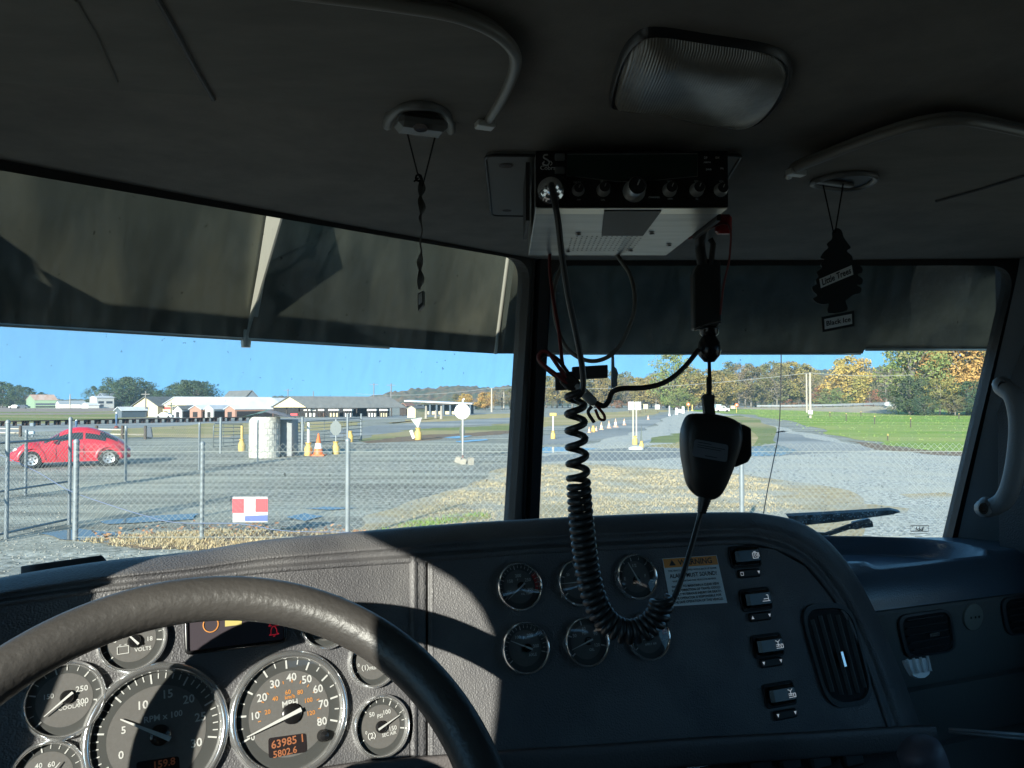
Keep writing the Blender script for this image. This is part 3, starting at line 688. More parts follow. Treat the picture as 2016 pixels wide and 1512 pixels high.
m = MB(); m.tube(cr([W(1800, 1460, .93), W(1815, 1490, .93), W(1825, 1530, .93), W(1830, 1600, .93)], 4), [.014, .022, .026, .027, .027, .027, .027, .027, .027, .027, .027, .027, .027], 12); m.build('console_horn', mat('lilac grey plastic', (.13, .12, .145), .5), dash, True)

# grab handle on the right pillar
gh = thing('grab_handle', W(1970, 1000, 1.25), 'light grey bolted grab handle on the right windshield pillar', 'handle')
m = MB(); Yh = 1.26
m.tube(cr([W(1972, 757, Yh + .03), W(1976, 764, Yh), W(1996, 782, Yh - .03), W(2006, 830, Yh - .04), W(2003, 890, Yh - .04), W(1992, 950, Yh - .035), W(1976, 985, Yh - .02), W(1950, 1000, Yh), W(1936, 1001, Yh + .03)], 6), .0145, 12)
m.lathe(W(1976, 764, Yh + .0), Vector((-.55, -.83, 0)), [(.0, .015), (.012, .013), (.0155, 0), (.0155, -.03)], 20, sx=.8); m.lathe(W(1940, 1000, Yh), Vector((-.55, -.83, 0)), [(.0, .015), (.012, .013), (.0155, 0), (.0155, -.03)], 20, sx=.8)
m.build('grip', mat('light grey handle', (.26, .27, .28), .5, bump=('v', 420, .3, .0008)), gh, True)
for x, y in ((1974, 762), (1937, 999)):
    m = MB().lathe(W(x, y, Yh) + Vector((-.55, -.83, 0)) * .0150, Vector((-.55, -.83, 0)), [(.0095, -.004), (.0095, .002), (.006, .002), (.005, -.001), (0, -.001)], 16, sx=.7); m.build('bolt', M_blk, gh, True, angle=40)

# ------------------------------------------------------------------ steering wheel
SC = CAM + Vector((-.225, .55, -.335)) * .96; NW = Vector((math.sin(.367) * math.cos(.8), -math.cos(.367) * math.cos(.8), math.sin(.8)))
uW = UP.cross(NW).normalized(); vW = NW.cross(uW)
sw = thing('steering_wheel', SC - UP * .3, 'thick worn leather steering wheel rim in front of the gauges', 'steering wheel')
M_lea = mat('worn brown grey leather', (.044, .041, .039), .42, c2=(.062, .057, .053), ns=6, ramp=(.35, .75), bump=('n', 170, .4, .002))
MB().tube([SC + (uW * math.cos(i * math.pi / 60) + vW * math.sin(i * math.pi / 60)) * .216 for i in range(120)], .0190, 20, closed=True).build('rim', M_lea, sw, True)
MB().lathe(SC - NW * .03, NW, [(.06, -.02), (.07, 0), (.06, .02), (0, .026)], 32).build('hub', M_mblk, sw, True)
for a in (-62, 242):
    d = uW * math.cos(R_(a)) + vW * math.sin(R_(a)); MB().tube([SC - NW * .03 + d * .05, SC - NW * .022 + d * .14, SC + d * .206], [.016, .012, .010], 10).build('spoke', M_mblk, sw, True)
MB().tube([SC - NW * .04, SC - NW * .30], .035, 16).build('column', M_mblk, sw, True)

# ------------------------------------------------------------------ overhead: visors, clips, lamp, radio plate
ZH = .2545
hp = lambda x, y, z=ZH: ZP(x, y, z)
lv = thing('sun_visor', hp(500, 60, .24), 'large grey fabric sun visor folded up above the driver, left of the dome lamp', 'sun visor')
ol = [hp(x, y, .243) for x, y in [(955, 248), (985, 200), (1008, 152), (1015, 115), (1003, 88), (972, 62), (930, 42), (870, 25), (760, 8), (600, -12), (300, -45), (-150, -60)]]
bot = [hp(x, y, .243) for x, y in [(-150, 150), (0, 165), (210, 180), (420, 193), (640, 212), (760, 222), (860, 236), (930, 246)]]
olc = cr(ol, 4)
m = MB().prism(olc + bot, UP * .009); m.build('visor_panel', M_visf, lv, False, bevel=.003)
m = MB(); m.tube([p - UP * .0 for p in olc[:44]], .0045, 8); m.build('piping', mat('visor edge vinyl', (.24, .225, .2), .4), lv, True)
m = MB(); m.box(hp(955, 246, .240), (.008, .006, .003), (TR, TF, UP), .001); m.build('visor_clip', mat('pale clip', (.5, .5, .48), .35), lv)
m = MB(); m.tube([hp(x, y, .2425) for x, y in [(300, -20), (345, 60), (385, 135), (420, 195)]], .0022, 6); m.build('stitched_fold', M_mblk, lv)
m = MB(); m.tube([hp(x, y, .2428) for x, y in [(150, 0), (190, 70), (230, 160)]], .0012, 6); m.build('stitched_fold', mat('fold grey', (.15, .145, .13), .9), lv)

rv = thing('sun_visor', hp(1850, 300, .24), 'grey fabric sun visor folded up above the passenger side, right of the radio', 'sun visor')
top = [hp(x, y, .236) for x, y in [(1552, 346), (1562, 334), (1625, 309), (1700, 280), (1780, 254), (1850, 240), (1900, 238), (1960, 248), (2050, 268), (2200, 300)]]
bt = [hp(x, y, .236) for x, y in [(2200, 440), (2016, 412), (1880, 398), (1760, 388), (1680, 376), (1620, 364), (1570, 352)]]
tpc = cr(top, 4)
m = MB().prism(tpc + bt, UP * .009); m.build('visor_panel', M_visf, rv, False, bevel=.003)
m = MB(); m.tube(tpc, .0045, 8); m.build('piping', mat('visor edge vinyl', (.24, .225, .2), .4), rv, True)
m = MB(); m.box(hp(1567, 340, .2335), (.010, .005, .003), (TR, TF, UP), .001); m.build('visor_clip', mat('pale clip', (.5, .5, .48), .35), rv)
m = MB(); m.tube([hp(x, y, .2355) for x, y in [(1843, 396), (1930, 372), (2040, 338)]], .0018, 6); m.build('stitched_fold', M_mblk, rv)

# visor hook above the driver's windshield: arched bezel with a hanging tongue
hk = thing('coat_hook', hp(825, 240, .22), 'arched grey hook on the ceiling holding the string of the twisted air freshener', 'hook')
m = MB(); m.tube(cr([hp(762, 248, .249), hp(768, 228, .245), hp(790, 212, .242), (hp(825, 207, .240)), hp(862, 212, .242), hp(884, 232, .245), hp(888, 258, .249)], 5), .0042, 8); m.build('hook_arch', mat('grey hook plastic', (.15, .15, .145), .45), hk, True)
m = MB(); cq = [hp(x, y, .2415) for x, y in [(780, 226), (800, 216), (860, 222), (876, 242), (866, 244), (790, 236)]]; m.add(cq, [tuple(range(6))]); m.build('hook_recess', M_mblk, hk)
m = MB(); c_ = hp(829, 247, .233)
m.box(c_, (.021, .012, .006), (TR, TF, UP), .004); m.build('tongue', mat('grey hook plastic', (.15, .15, .145), .45), hk)
m = MB(); m.lathe(hp(828, 252, .2265) , Vector((0, -.3, -1)), [(.006, 0), (0, .0004)], 14); m.build('tongue_slot', M_blk, hk)
# recessed bezel above the passenger
h2 = thing('coat_hook', hp(1660, 355, .23), 'dark oval hook recess beside the right visor, holding the tree air freshener string', 'hook')
el = cr([hp(x, y, .2335) for x, y in [(1598, 362), (1640, 346), (1690, 341), (1722, 346), (1718, 358), (1690, 370), (1650, 372)]], 4, True)
m = MB(); m.tube(el, .0032, 8, closed=True); m.build('hook_rim', mat('grey hook plastic', (.15, .15, .145), .45), h2, True)
m = MB(); m.add(el, [tuple(range(len(el)))]); m.build('hook_recess', M_mblk, h2)
m = MB(); m.box(hp(1643, 361, .232), (.024, .004, .002), (TR, TF, UP), .001); m.build('hook_bar', mat('grey hook plastic', (.15, .15, .145), .45), h2)

# dome lamp
dl = thing('dome_lamp', hp(1380, 150, .25), 'unlit ribbed dome lamp in the dark ceiling above the radio', 'ceiling lamp')
out = [(1198, 195), (1215, 120), (1245, 72), (1290, 55), (1400, 70), (1510, 88), (1552, 110), (1560, 150), (1530, 205), (1480, 244), (1400, 240), (1290, 215), (1215, 208)]
o1_ = cr([hp(x, y, .2535) for x, y in out], 5, True); cen = sum(o1_, Vector()) / len(o1_)
sc_ = lambda k, dz: [cen + (p - cen) * k - UP * dz for p in o1_]
def flatz(l, z): return [Vector((p.x, p.y, CAM.z + z)) for p in l]
m = MB(); m.grid([flatz(sc_(1.0, 0), .256), flatz(sc_(.985, 0), .250), flatz(sc_(.96, 0), .2485), flatz(sc_(.93, 0), .251)], True); m.build('lamp_frame', mat('lamp frame black', (.02, .02, .021), .4), dl, True, angle=60)
m = MB(); m.grid([flatz(sc_(.93, 0), .2512), flatz(sc_(.89, 0), .2455), flatz(sc_(.6, 0), .2385), flatz(sc_(.25, 0), .2375), flatz(sc_(.01, 0), .2375)], True)
M_lens = mat('ribbed lamp lens', (.30, .275, .235), .25, c2=(.19, .175, .15), ns=18, spec=.7)
t_ = M_lens.node_tree; wv_ = t_.nodes.new('ShaderNodeTexWave'); wv_.inputs['Scale'].default_value = 150; wv_.bands_direction = 'X'; bp_ = t_.nodes.new('ShaderNodeBump'); bp_.inputs['Strength'].default_value = .4; bp_.inputs['Distance'].default_value = .001
tc2 = t_.nodes.new('ShaderNodeTexCoord'); t_.links.new(tc2.outputs['Object'], wv_.inputs[0]); t_.links.new(wv_.outputs[0], bp_.inputs['Height']); t_.links.new(bp_.outputs[0], t_.nodes['Principled BSDF'].inputs['Normal'])
m.build('lamp_lens', M_lens, dl, True)

# ------------------------------------------------------------------ two-way radio under the ceiling
rd = thing('cb_radio', W(1200, 411, .85), 'black and chrome two-way radio hung under the ceiling, microphone lead plugged in at left', 'radio')
M_alu = mat('brushed aluminium case', (.40, .40, .385), .42, 1., c2=(.3, .3, .29), ns=8, stretch=(1, 8, 1), bump=('n', 200, .1, .0005))
FL, FR_ = W(1054, 411, .737), W(1430, 411, .737); FT = W(1054, 301, .737)
RX = (FR_ - FL).normalized(); hh_ = (FT - FL).length
BLk, BRk = W(1040, 503, 1.0), W(1312, 503, 1.0)
RD = ((BLk + BRk) / 2 - (FL + FR_) / 2).normalized()
Rw = (FR_ - FL).length
TL_, TR_ = FL + UP * hh_, FR_ + UP * hh_
Bt = [FL, FR_, BRk, BLk]; Tp = [p + UP * hh_ for p in Bt]
m = MB(); m.prism(Bt, (0, 0, 0), Tp); m.build('case', M_alu, rd, bevel=.0012)
NFr = RX.cross(UP); NFr = NFr if NFr.y < 0 else -NFr
q0 = FL + NFr * .0015; fx = lambda x, y: OP(x, y, NFr, q0)
m = MB(); m.prism([FL + NFr * .0, FR_ + NFr * 0, TR_, TL_], NFr * .007); m.build('front_panel', M_blk, rd, bevel=.001)
fz = lambda x, y, h=.008: OP(x, y, NFr, FL) + NFr * h
m = MB(); m.add([fz(x, y, .0078) for x, y in [(1115, 309), (1370, 308), (1369, 352), (1262, 362), (1238, 357), (1210, 362), (1115, 351)]], [tuple(range(7))]); m.build('display_window', mat('dark green display', (.012, .028, .022), .15), rd)
m = MB(); m.tube([fz(x, y, .0082) for x, y in [(1115, 309), (1370, 308), (1369, 352), (1262, 362), (1210, 362), (1115, 351)]], .0004, 4, closed=True); m.build('display_border', mat('border grey', (.2, .21, .2), .4), rd)
# emblem: S shaped snake, and lettering
M_sil = mat('silver print', (.5, .5, .5), .4)
m = MB(); m.tube(cr([fz(x, y, .0084) for x, y in [(1078, 310), (1071, 311), (1070, 316), (1077, 320), (1081, 325), (1076, 331), (1068, 328), (1071, 323)]], 5), .0014, 6, flat=.5)
m.tube(cr([fz(x, y, .0084) for x, y in [(1083, 322), (1086, 327), (1083, 331)]], 4), .0005, 5)
m.build('emblem', M_sil, rd, True)
m = MB(); m.text('Cobra', 8.5 / F * .73 / .7, fz(1078, 336, .0084), RX, UP)
for s, x, y, h in [('29', 1385, 316, 5), ('AM/FM', 1388, 325, 3.4), ('DX', 1408, 316, 4), ('SWR', 1391, 339, 4), ('PA', 1417, 337, 4), ('DELTA', 1135, 364, 3.5), ('RF', 1183, 362, 3.5), ('CHANNEL', 1285, 393, 3.5), ('MIC', 1315, 362, 3.5), ('SQL', 1367, 362, 3.5), ('VOL', 1416, 362, 3.5), ('OFF', 1138, 398, 3.2), ('CAL', 1185, 398, 3.2), ('GAIN', 1316, 396, 3.2), ('SQ', 1368, 396, 3.2)]:
    m.text(s, h / F * .73 / .7, fz(x, y, .0083), RX, UP)
m.build('lettering', M_sil, rd)
for y in (315, 341):
    MB().box(fz(1101, y, .009), (.0048, .0035, .002), (RX, UP, NFr), .001).build('push_button', mat('grey button', (.12, .12, .12), .4), rd)
def knob(x, y, r, ln, nm='knob'):
    P = fz(x, y, .007); ax = (NFr + UP * .0).normalized()
    o = MB().lathe(P, ax, [(r * 1.25, 0), (r * 1.15, .002), (r, .004), (r, ln * .9), (r * .92, ln)], 24).build(nm, M_knob, rd, True, angle=40)
    MB().lathe(P, ax, [(r * .92, ln + .0002), (r * .8, ln - .0012), (0, ln - .0012)], 24).build('knob_cap', M_mblk, o)
    MB().tube([P + ax * (ln + .0004), P + ax * (ln + .0004) + (UP * .7 + RX * .3) * r * .8], r * .07, 4).build('pointer_mark', M_sil, o)
for x, y, r, ln in [(1137, 378, .0050, .008), (1186, 378, .0054, .012), (1315, 378, .0056, .012), (1368, 378, .0056, .012), (1415, 378, .0054, .009)]: knob(x, y, r, ln)
knob(1246, 380, .0088, .02)
# microphone plug
P = fz(1083, 382, .007)
m = MB().lathe(P, NFr + UP * .05, [(.0125, 0), (.0125, .006), (.0105, .008), (.0105, .013), (.008, .015), (.0072, .022), (.005, .024), (0, .024)], 28); m.build('microphone_plug', M_chrome, rd, True, angle=40)
m = MB(); b1 = FL.lerp(FR_, .02); 
m.prism([FL + RX * .001 - UP * .0006 + NFr * .007, FR_ - RX * .001 - UP * .0006 + NFr * .007, FR_ - RX * .001 + RD * .016 - UP * .0006, FL + RX * .001 + RD * .016 - UP * .0006], -UP * .0009); m.build('chrome_lip', M_strip, rd)
bp2 = lambda u, v, h=.0008: (FL * (1 - u) + FR_ * u) * (1 - v) + (BLk * (1 - u) + BRk * u) * v - UP * h
m = MB(); m.prism([bp2(.36, .0, .0012), bp2(.66, .0, .0012), bp2(.685, .46, .0012), bp2(.43, .46, .0012)], -UP * .0012); m.build('label_pad', M_mblk, rd)
m = MB()
for i in range(15):
    for j in range(9):
        if (i, j) in ((0, 0), (14, 0), (0, 8), (14, 8)): continue
        p = bp2(.255 + .031 * i + .002 * j, .50 + .042 * j, .0009); m.lathe(p, -UP, [(.0013, 0), (0, .0002)], 8)
m.build('speaker_holes', M_blk, rd)
m = MB()
for u, v in ((.285, .45), (.73, .43), (.27, .86), (.70, .84), (.92, .7)): m.lathe(bp2(u, v, .0008), -UP, [(.0035, 0), (.003, .0015), (0, .0018)], 12)
m.build('screws', mat('screw steel', (.3, .3, .3), .4, 1.), rd, True)
# mounting plates on the headliner
def plate(pp_, nm):
    q = rpoly([hp(x, y, .2505) for x, y in pp_], .012, 5)
    return MB().prism(q, UP * .006)
o = plate([(955, 306), (1075, 306), (1062, 425), (968, 424)], 'l').build('mounting_plate', mat('plate grey', (.15, .148, .14), .7), rd, bevel=.001)
MB().tube(rpoly([hp(x, y, .2508) for x, y in [(955, 306), (1075, 306), (1062, 425), (968, 424)]], .012, 5), .0018, 6, closed=True).build('plate_edge', M_rub, o, True)
for x, y in ((996, 327), (998, 415)): MB().lathe(hp(x, y, .2498), -UP, [(.0075 if y < 400 else .006, 0), (0, .0004)], 20).build('screw_hole', mat('hole brown', (.03, .018, .015), .7), o)
o = plate([(1400, 304), (1460, 306), (1432, 352), (1395, 352)], 'r').build('mounting_plate', mat('plate grey', (.15, .148, .14), .7), rd, bevel=.001)
MB().tube(rpoly([hp(x, y, .2508) for x, y in [(1400, 304), (1460, 306), (1432, 352), (1395, 352)]], .008, 5), .0018, 6, closed=True).build('plate_edge', M_rub, o, True)
m = MB(); m.box(FL.lerp(TL_, .5) + RD * .09 - RX * .006, (.002, .05, hh_ * .55), (RX, RD, UP)); m.build('bracket', M_mblk, rd); m = MB(); m.box(FR_.lerp(TR_, .5) + RD * .09 + RX * .004, (.002, .05, hh_ * .55), (RX, RD, UP)); m.build('bracket', M_mblk, rd)

# ------------------------------------------------------------------ cables
M_cab_b = mat('black cable', (.02, .021, .022), .4, bump=('n', 300, .1, .0004))
M_coil = mat('grey black coil cable', (.035, .037, .038), .38)
P0 = P + NFr * .022
top_path = cr([P0, P0 + NFr * .006 - UP * .004, W(1098, 430, .70), W(1106, 500, .71), W(1118, 580, .72), W(1135, 660, .73), W(1147, 730, .74), W(1146, 770, .745), W(1130, 786, .75)], 8)
axis = cr([W(1133, 765, .752), W(1134, 830, .755), W(1138, 930, .76), W(1145, 1030, .765), W(1153, 1100, .77), W(1166, 1165, .77), W(1186, 1212, .77), W(1215, 1238, .77), W(1252, 1243, .77), W(1284, 1225, .77), W(1300, 1198, .77), W(1302, 1176, .77)], 20)
cum = [0]
for i in range(1, len(axis)): cum.append(cum[-1] + (axis[i] - axis[i - 1]).length)
Ltot = cum[-1]
def at_len(s):
    for i in range(1, len(axis)):
        if cum[i] >= s:
            t = (s - cum[i - 1]) / (cum[i] - cum[i - 1]); return axis[i - 1].lerp(axis[i], t), (axis[i] - axis[i - 1]).normalized()
    return axis[-1], (axis[-1] - axis[-2]).normalized()
coil = []; s_ = 0; ph = 0; prev = Vector((1, 0, 0)); cr_r = .0078; 
while s_ < Ltot:
    p, d = at_len(s_); prev = (prev - d * prev.dot(d)).normalized(); b = d.cross(prev)
    px_s = s_ / Ltot
    pitch = .0165 if s_ < .075 else (.0165 + (.0072 - .0165) * smooth(.075, .10, s_))
    rad_ = .0085 + .0012 * smooth(.0, .15, s_)
    coil.append(p + (prev * math.cos(ph) + b * math.sin(ph)) * rad_)
    ph += math.pi / 7; s_ += pitch / 14
m = MB(); m.tube(top_path + coil, [.0030] * len(top_path) + [.0034] * len(coil), 8)
tail = cr([coil[-1], W(1318, 1192, .77), W(1338, 1150, .775), W(1360, 1080, .79), W(1374, 1030, .80), W(1382, 995, .80)], 6)
m.tube(tail, .0028, 8)
tag(m.build('coiled_cable', M_coil, None, True), 'black coiled microphone cable looping from the radio down past the gauges', 'cable')
m = MB(); m.tube(cr([BLk + RX * .055 + UP * .02, W(1105, 525, 1.0), W(1090, 575, .99), W(1096, 640, .98), W(1120, 690, .97), W(1165, 711, .965), W(1210, 693, .96), W(1240, 640, .96), W(1250, 590, .965), W(1240, 540, .98), W(1215, 500, 1.0), BRk - RX * .06 + UP * .02], 10), .0028, 8)
tag(m.build('antenna_cable', mat('grey cable', (.16, .155, .14), .5), None, True), 'pale grey antenna cable hanging in a loop below the radio', 'cable')
# power lead: thin red and black wires, loops, fuse holder
pw = thing('power_lead', W(1130, 780, .85), 'bundled red and black power wires with fuse holder below the radio', 'wire')
M_rw = mat('dark red wire', (.16, .02, .018), .5); M_bw = mat('black wire', (.02, .018, .018), .5)
m = MB()
m.tube(cr([BLk + RX * .03 + UP * .02, W(1082, 520, .98), W(1088, 580, .95), W(1100, 650, .90), W(1108, 720, .86), W(1120, 748, .85)], 8), .0022, 6)
m.tube(cr([W(1120, 752, .85), W(1098, 720, .84), W(1080, 695, .84), W(1066, 693, .84), W(1060, 706, .84), W(1075, 722, .84), W(1105, 745, .845), W(1128, 768, .85)], 8), .0022, 6)
m.tube(cr([W(1173, 797, .85), W(1188, 815, .85), W(1190, 826, .85), W(1180, 824, .85), W(1172, 806, .85)], 6), .0018, 6)
m.build('red_wire', M_rw, pw, True)
m = MB()
m.tube(cr([W(1126, 745, .85), W(1102, 712, .845), W(1086, 700, .845), W(1070, 700, .845), W(1062, 712, .845), W(1080, 730, .845), W(1110, 752, .85)], 8), .0022, 6)
m.tube(cr([W(1165, 800, .85), W(1158, 812, .85), W(1170, 832, .85)], 5), .0022, 6)
m.tube(cr([W(1172, 793, .85), W(1188, 799, .85), W(1198, 790, .85), W(1206, 772, .85), W(1225, 765, .85), W(1270, 763, .86), W(1310, 752, .87), W(1345, 725, .88), W(1376, 688, .885)], 8), .0030, 8)
m.build('black_wire', M_bw, pw, True)
m = MB(); A_, B_ = W(1130, 755, .85), W(1172, 795, .85); m.tube([A_, A_.lerp(B_, .1), A_.lerp(B_, .9), B_], [.003, .0055, .0055, .003], 10); m.build('fuse_holder', mat('grey translucent plastic', (.28, .28, .27), .3), pw, True)
m = MB(); 
for t in (-.5, 0, .5): m.tube([W(1122 + t * 8 + 12 * math.cos(a), 752 + 9 * math.sin(a) + t * 8, .848) for a in [i * math.pi / 8 for i in range(16)]], .0028, 8, closed=True)
m.build('knot', M_bw, pw, True)
m = MB(); m.tube(cr([FR_ + RD * .15, W(1430, 440, .86), W(1437, 500, .87), W(1425, 560, .88), W(1418, 620, .885)], 6), .0014, 6); m.build('thin_red_wire', M_rw, pw, True)
m = MB(); m.box(W(1424, 442, .88), (.009, .006, .011), (RX, RD, UP), .003); m.build('red_connector', mat('red plastic', (.35, .015, .02), .4), pw)

# hanging reel that carries the microphone
rl = thing('microphone_hanger', W(1395, 640, .885), 'black retractable hanger with a clasp, holding up the microphone', 'hanger')
m = MB(); m.tube(cr([hp(1388, 470, .25), W(1384, 450, .885), W(1378, 480, .885), W(1383, 520, .885)], 4), .006, 8); m.tube([W(1398, 470, .885), W(1404, 480, .885), W(1400, 520, .885)], .0035, 8); m.build('strap', M_mblk, rl, True)
bd = [W(x, y, .885) for x, y in [(1372, 522), (1390, 508), (1420, 512), (1422, 632), (1415, 642), (1366, 650), (1365, 540)]]
m = MB().prism(bd, (0, .018, 0)); m.build('reel_case', mat('dark leather case', (.022, .023, .022), .5), rl, bevel=.003)
m = MB(); m.tube([W(1366, 649, .882), W(1400, 636, .882), W(1421, 634, .882)], .0012, 5); m.build('metal_edge', M_chrome, rl)
m = MB().lathe(W(1396, 640, .893), -UP, [(.006, 0), (.011, .004), (.011, .010), (.008, .013), (.012, .020), (.0135, .030), (.012, .036), (.006, .043), (0, .044)], 20); m.build('clasp', M_blk, rl, True, angle=50)
m = MB(); m.box(W(1396, 700, .888), (.0035, .003, .004), None, .001); m.build('clasp_pin', M_chrome, rl)
m = MB(); m.tube([W(1396, 700, .89), W(1397, 742, .87), W(1396, 745, .87), W(1396, 785, .85)], [.0018, .0022, .0032, .0028], 8); m.build('cord', M_mblk, rl, True)
m = MB(); m.prism([W(x, y, .835) for x, y in [(1384, 782), (1390, 775), (1408, 778), (1407, 800), (1414, 845), (1396, 850), (1388, 815)]], (0, .010, 0)); m.build('strap_end', mat('worn black strap', (.05, .048, .042), .6), rl, bevel=.001)
# microphone
mc = thing('handheld_microphone', W(1400, 985, .81), 'black handheld radio microphone hanging upside down above the gauges, with a pale label', 'microphone')
bo = [(1361, 816), (1385, 814), (1412, 816), (1440, 823), (1458, 836), (1461, 868), (1450, 905), (1436, 942), (1421, 972), (1405, 984), (1389, 983), (1373, 977), (1356, 956), (1349, 925), (1344, 895), (1343, 856), (1350, 829)]
front = cr([W(x, y, .80) for x, y in bo], 3, True); cm = sum(front, Vector()) / len(front)
shr = lambda k, dy: [cm + (p - cm) * k + Vector((0, dy, 0)) for p in front]
m = MB(); m.grid([shr(.01, -.014), shr(.5, -.0135), shr(.8, -.012), shr(.92, -.009), shr(.98, -.004), shr(1.0, .002), shr(1.0, .012), shr(.95, .019), shr(.7, .022), shr(.01, .022)], True)
M_micb = mat('black microphone plastic', (.02, .021, .021), .42, bump=('n', 300, .2, .0005))
m.build('microphone_body', M_micb, mc, True)
m = MB(); m.prism([W(x, y, .805) for x, y in [(1452, 833), (1466, 836), (1480, 843), (1481, 897), (1474, 910), (1447, 921)]], (0, .012, 0)); m.build('talk_button', M_micb, mc, bevel=.002)
lbq = [W(x, y, .7845) for x, y in [(1368, 864), (1434, 876), (1431, 910), (1363, 898)]]
m = MB().prism(rpoly(lbq, .003, 4), (0, -.0006, 0)); lb2 = m.build('label', mat('grey label', (.17, .18, .2), .5), mc)
m = MB()
q2 = lambda u, v: (lbq[0] * (1 - u) + lbq[1] * u) * (1 - v) + (lbq[3] * (1 - u) + lbq[2] * u) * v + Vector((0, -.0009, 0))
for v, u0, u1 in ((.15, .1, .5), (.3, .1, .9), (.42, .1, .8), (.85, .35, .7)): m.tube([q2(u0, v), q2(u1, v)], .0003, 4)
m.build('print_lines', M_mblk, lb2)
m = MB(); tp = W(1388, 978, .80); tb = W(1381, 1010, .80); pts = [tp.lerp(tb, i / 14) for i in range(15)]
m.tube(pts, [.0068 - .0002 * i + (.0010 if i % 2 else 0) for i in range(15)], 12); m.build('strain_relief', M_micb, mc, True)

# air fresheners
M_cord = mat('black cord', (.01, .01, .01), .9, spec=.1)
fr1 = thing('air_freshener', W(828, 615, .80), 'twisted card air freshener seen edge-on, hanging from the arched hook', 'air freshener', 'air fresheners')
m = MB(); kn = W(824, 350, .79)
m.tube([hp(798, 246, .236), kn.lerp(hp(798, 246, .236), .12), W(830, 356, .79)], .0008, 5); m.tube([hp(862, 248, .236), W(832, 366, .79)], .0008, 5)
m.tube([kn + Vector((.003 * math.cos(a), 0, .0035 * math.sin(a))) for a in [i * .8 for i in range(9)]], .0012, 5); m.tube([kn, kn + Vector((-.005, 0, -.004))], .001, 5)
m.build('string', M_cord, fr1)
m = MB(); rws = []
for i in range(80):
    t = i / 79; y = 350 + 220 * t; c = W(830 - 3 * t + 1.5 * math.sin(t * 30), y, .79); a = .35 + 2.3 * math.sin(t * 9) * .25; wd = .003 + .007 * abs(math.sin(t * 19)) * (1 - .2 * t)
    d = Vector((math.sin(a) * .45, math.cos(a), 0)); rws.append([c - d * wd, c + Vector((.0012, 0, 0)), c + d * wd])
m.grid(rws); m.build('card', mat('black card', (.05, .045, .035), .5), fr1, False)
m = MB(); m.prism([W(x, y, .79) for x, y in [(822, 578), (833, 572), (833, 600), (823, 612)]], (.0008, .01, 0)); ed = m.build('card_foot', mat('foot card black', (.04, .04, .04), .5), fr1)
m = MB(); m.add([W(x, y, .7885) for x, y in [(824, 580), (831, 575), (831, 595), (824, 601)]], [(0, 1, 2, 3)]); m.build('foot_label', M_wht, ed)
fr2 = thing('air_freshener', W(1650, 652, .86), 'flat black tree-shaped air freshener with white printed labels, at right', 'air freshener', 'air fresheners')
m = MB(); m.tube([hp(1620, 362, .231), W(1641, 458, .86)], .0008, 5); m.tube([hp(1660, 362, .231), W(1644, 458, .86)], .0008, 5); m.build('string', M_cord, fr2)
z2p = lambda x, y: W(976 + x / 1.9385, y / 1.9385, .86)
ot = [(1302, 870), (1320, 880), (1328, 905), (1345, 930), (1355, 945), (1340, 958), (1358, 975), (1362, 992), (1350, 998), (1375, 1005), (1398, 1022), (1398, 1040), (1380, 1048), (1400, 1065), (1396, 1085), (1378, 1088), (1395, 1100), (1390, 1118), (1365, 1125), (1345, 1140), (1335, 1150), (1340, 1185), (1270, 1195), (1272, 1160), (1250, 1162), (1225, 1155), (1212, 1140), (1228, 1128), (1212, 1112), (1208, 1095), (1225, 1085), (1222, 1068), (1232, 1055), (1225, 1040), (1245, 1022), (1240, 1008), (1255, 990), (1240, 985), (1252, 962), (1270, 945), (1265, 930), (1285, 910), (1285, 885)]
op_ = cr([z2p(x, y) for x, y in ot], 3, True)
m = MB().prism(op_, (0, .0015, 0)); m.prism([z2p(x, y) for x, y in [(1243, 1210), (1368, 1185), (1369, 1245), (1248, 1268)]], (0, .0015, 0)); m.build('tree_card', mat('tree card black', (.012, .016, .016), .55), fr2)
M_lbw = mat('label white', (.9, .92, .9), .5)
L1 = [z2p(x, y) + Vector((0, -.0004, 0)) for x, y in [(1234, 1065), (1358, 1012), (1364, 1048), (1240, 1100)]]; MB().add(L1, [(0, 1, 2, 3)]).build('name_label', M_lbw, fr2)
L2 = [z2p(x, y) + Vector((0, -.0004, 0)) for x, y in [(1253, 1218), (1358, 1198), (1360, 1236), (1255, 1257)]]; MB().add(L2, [(0, 1, 2, 3)]).build('scent_label', M_lbw, fr2)
m = MB()
for Lq, s in ((L1, 'Little Trees'), (L2, 'Black Ice')):
    cen_ = sum(Lq, Vector()) / 4 + Vector((0, -.0005, 0)); dx = (Lq[1] - Lq[0]); dy = (Lq[0] - Lq[3]); m.text(s, 1, (0, 0, 0), Vector(), Vector()) if False else None
    if (s, 'CENTER') not in GCACHE: MB().text(s, 1, (0, 0, 0), Vector((1, 0, 0)), Vector((0, 1, 0)))
    v_ = GCACHE[(s, 'CENTER')][0]; wt = max(p.x for p in v_) - min(p.x for p in v_); m.text(s, 1, cen_, dx * (.88 / wt), dy * ((.95 if s[0] == 'L' else .66)))
m.build('lettering', M_mblk, fr2)

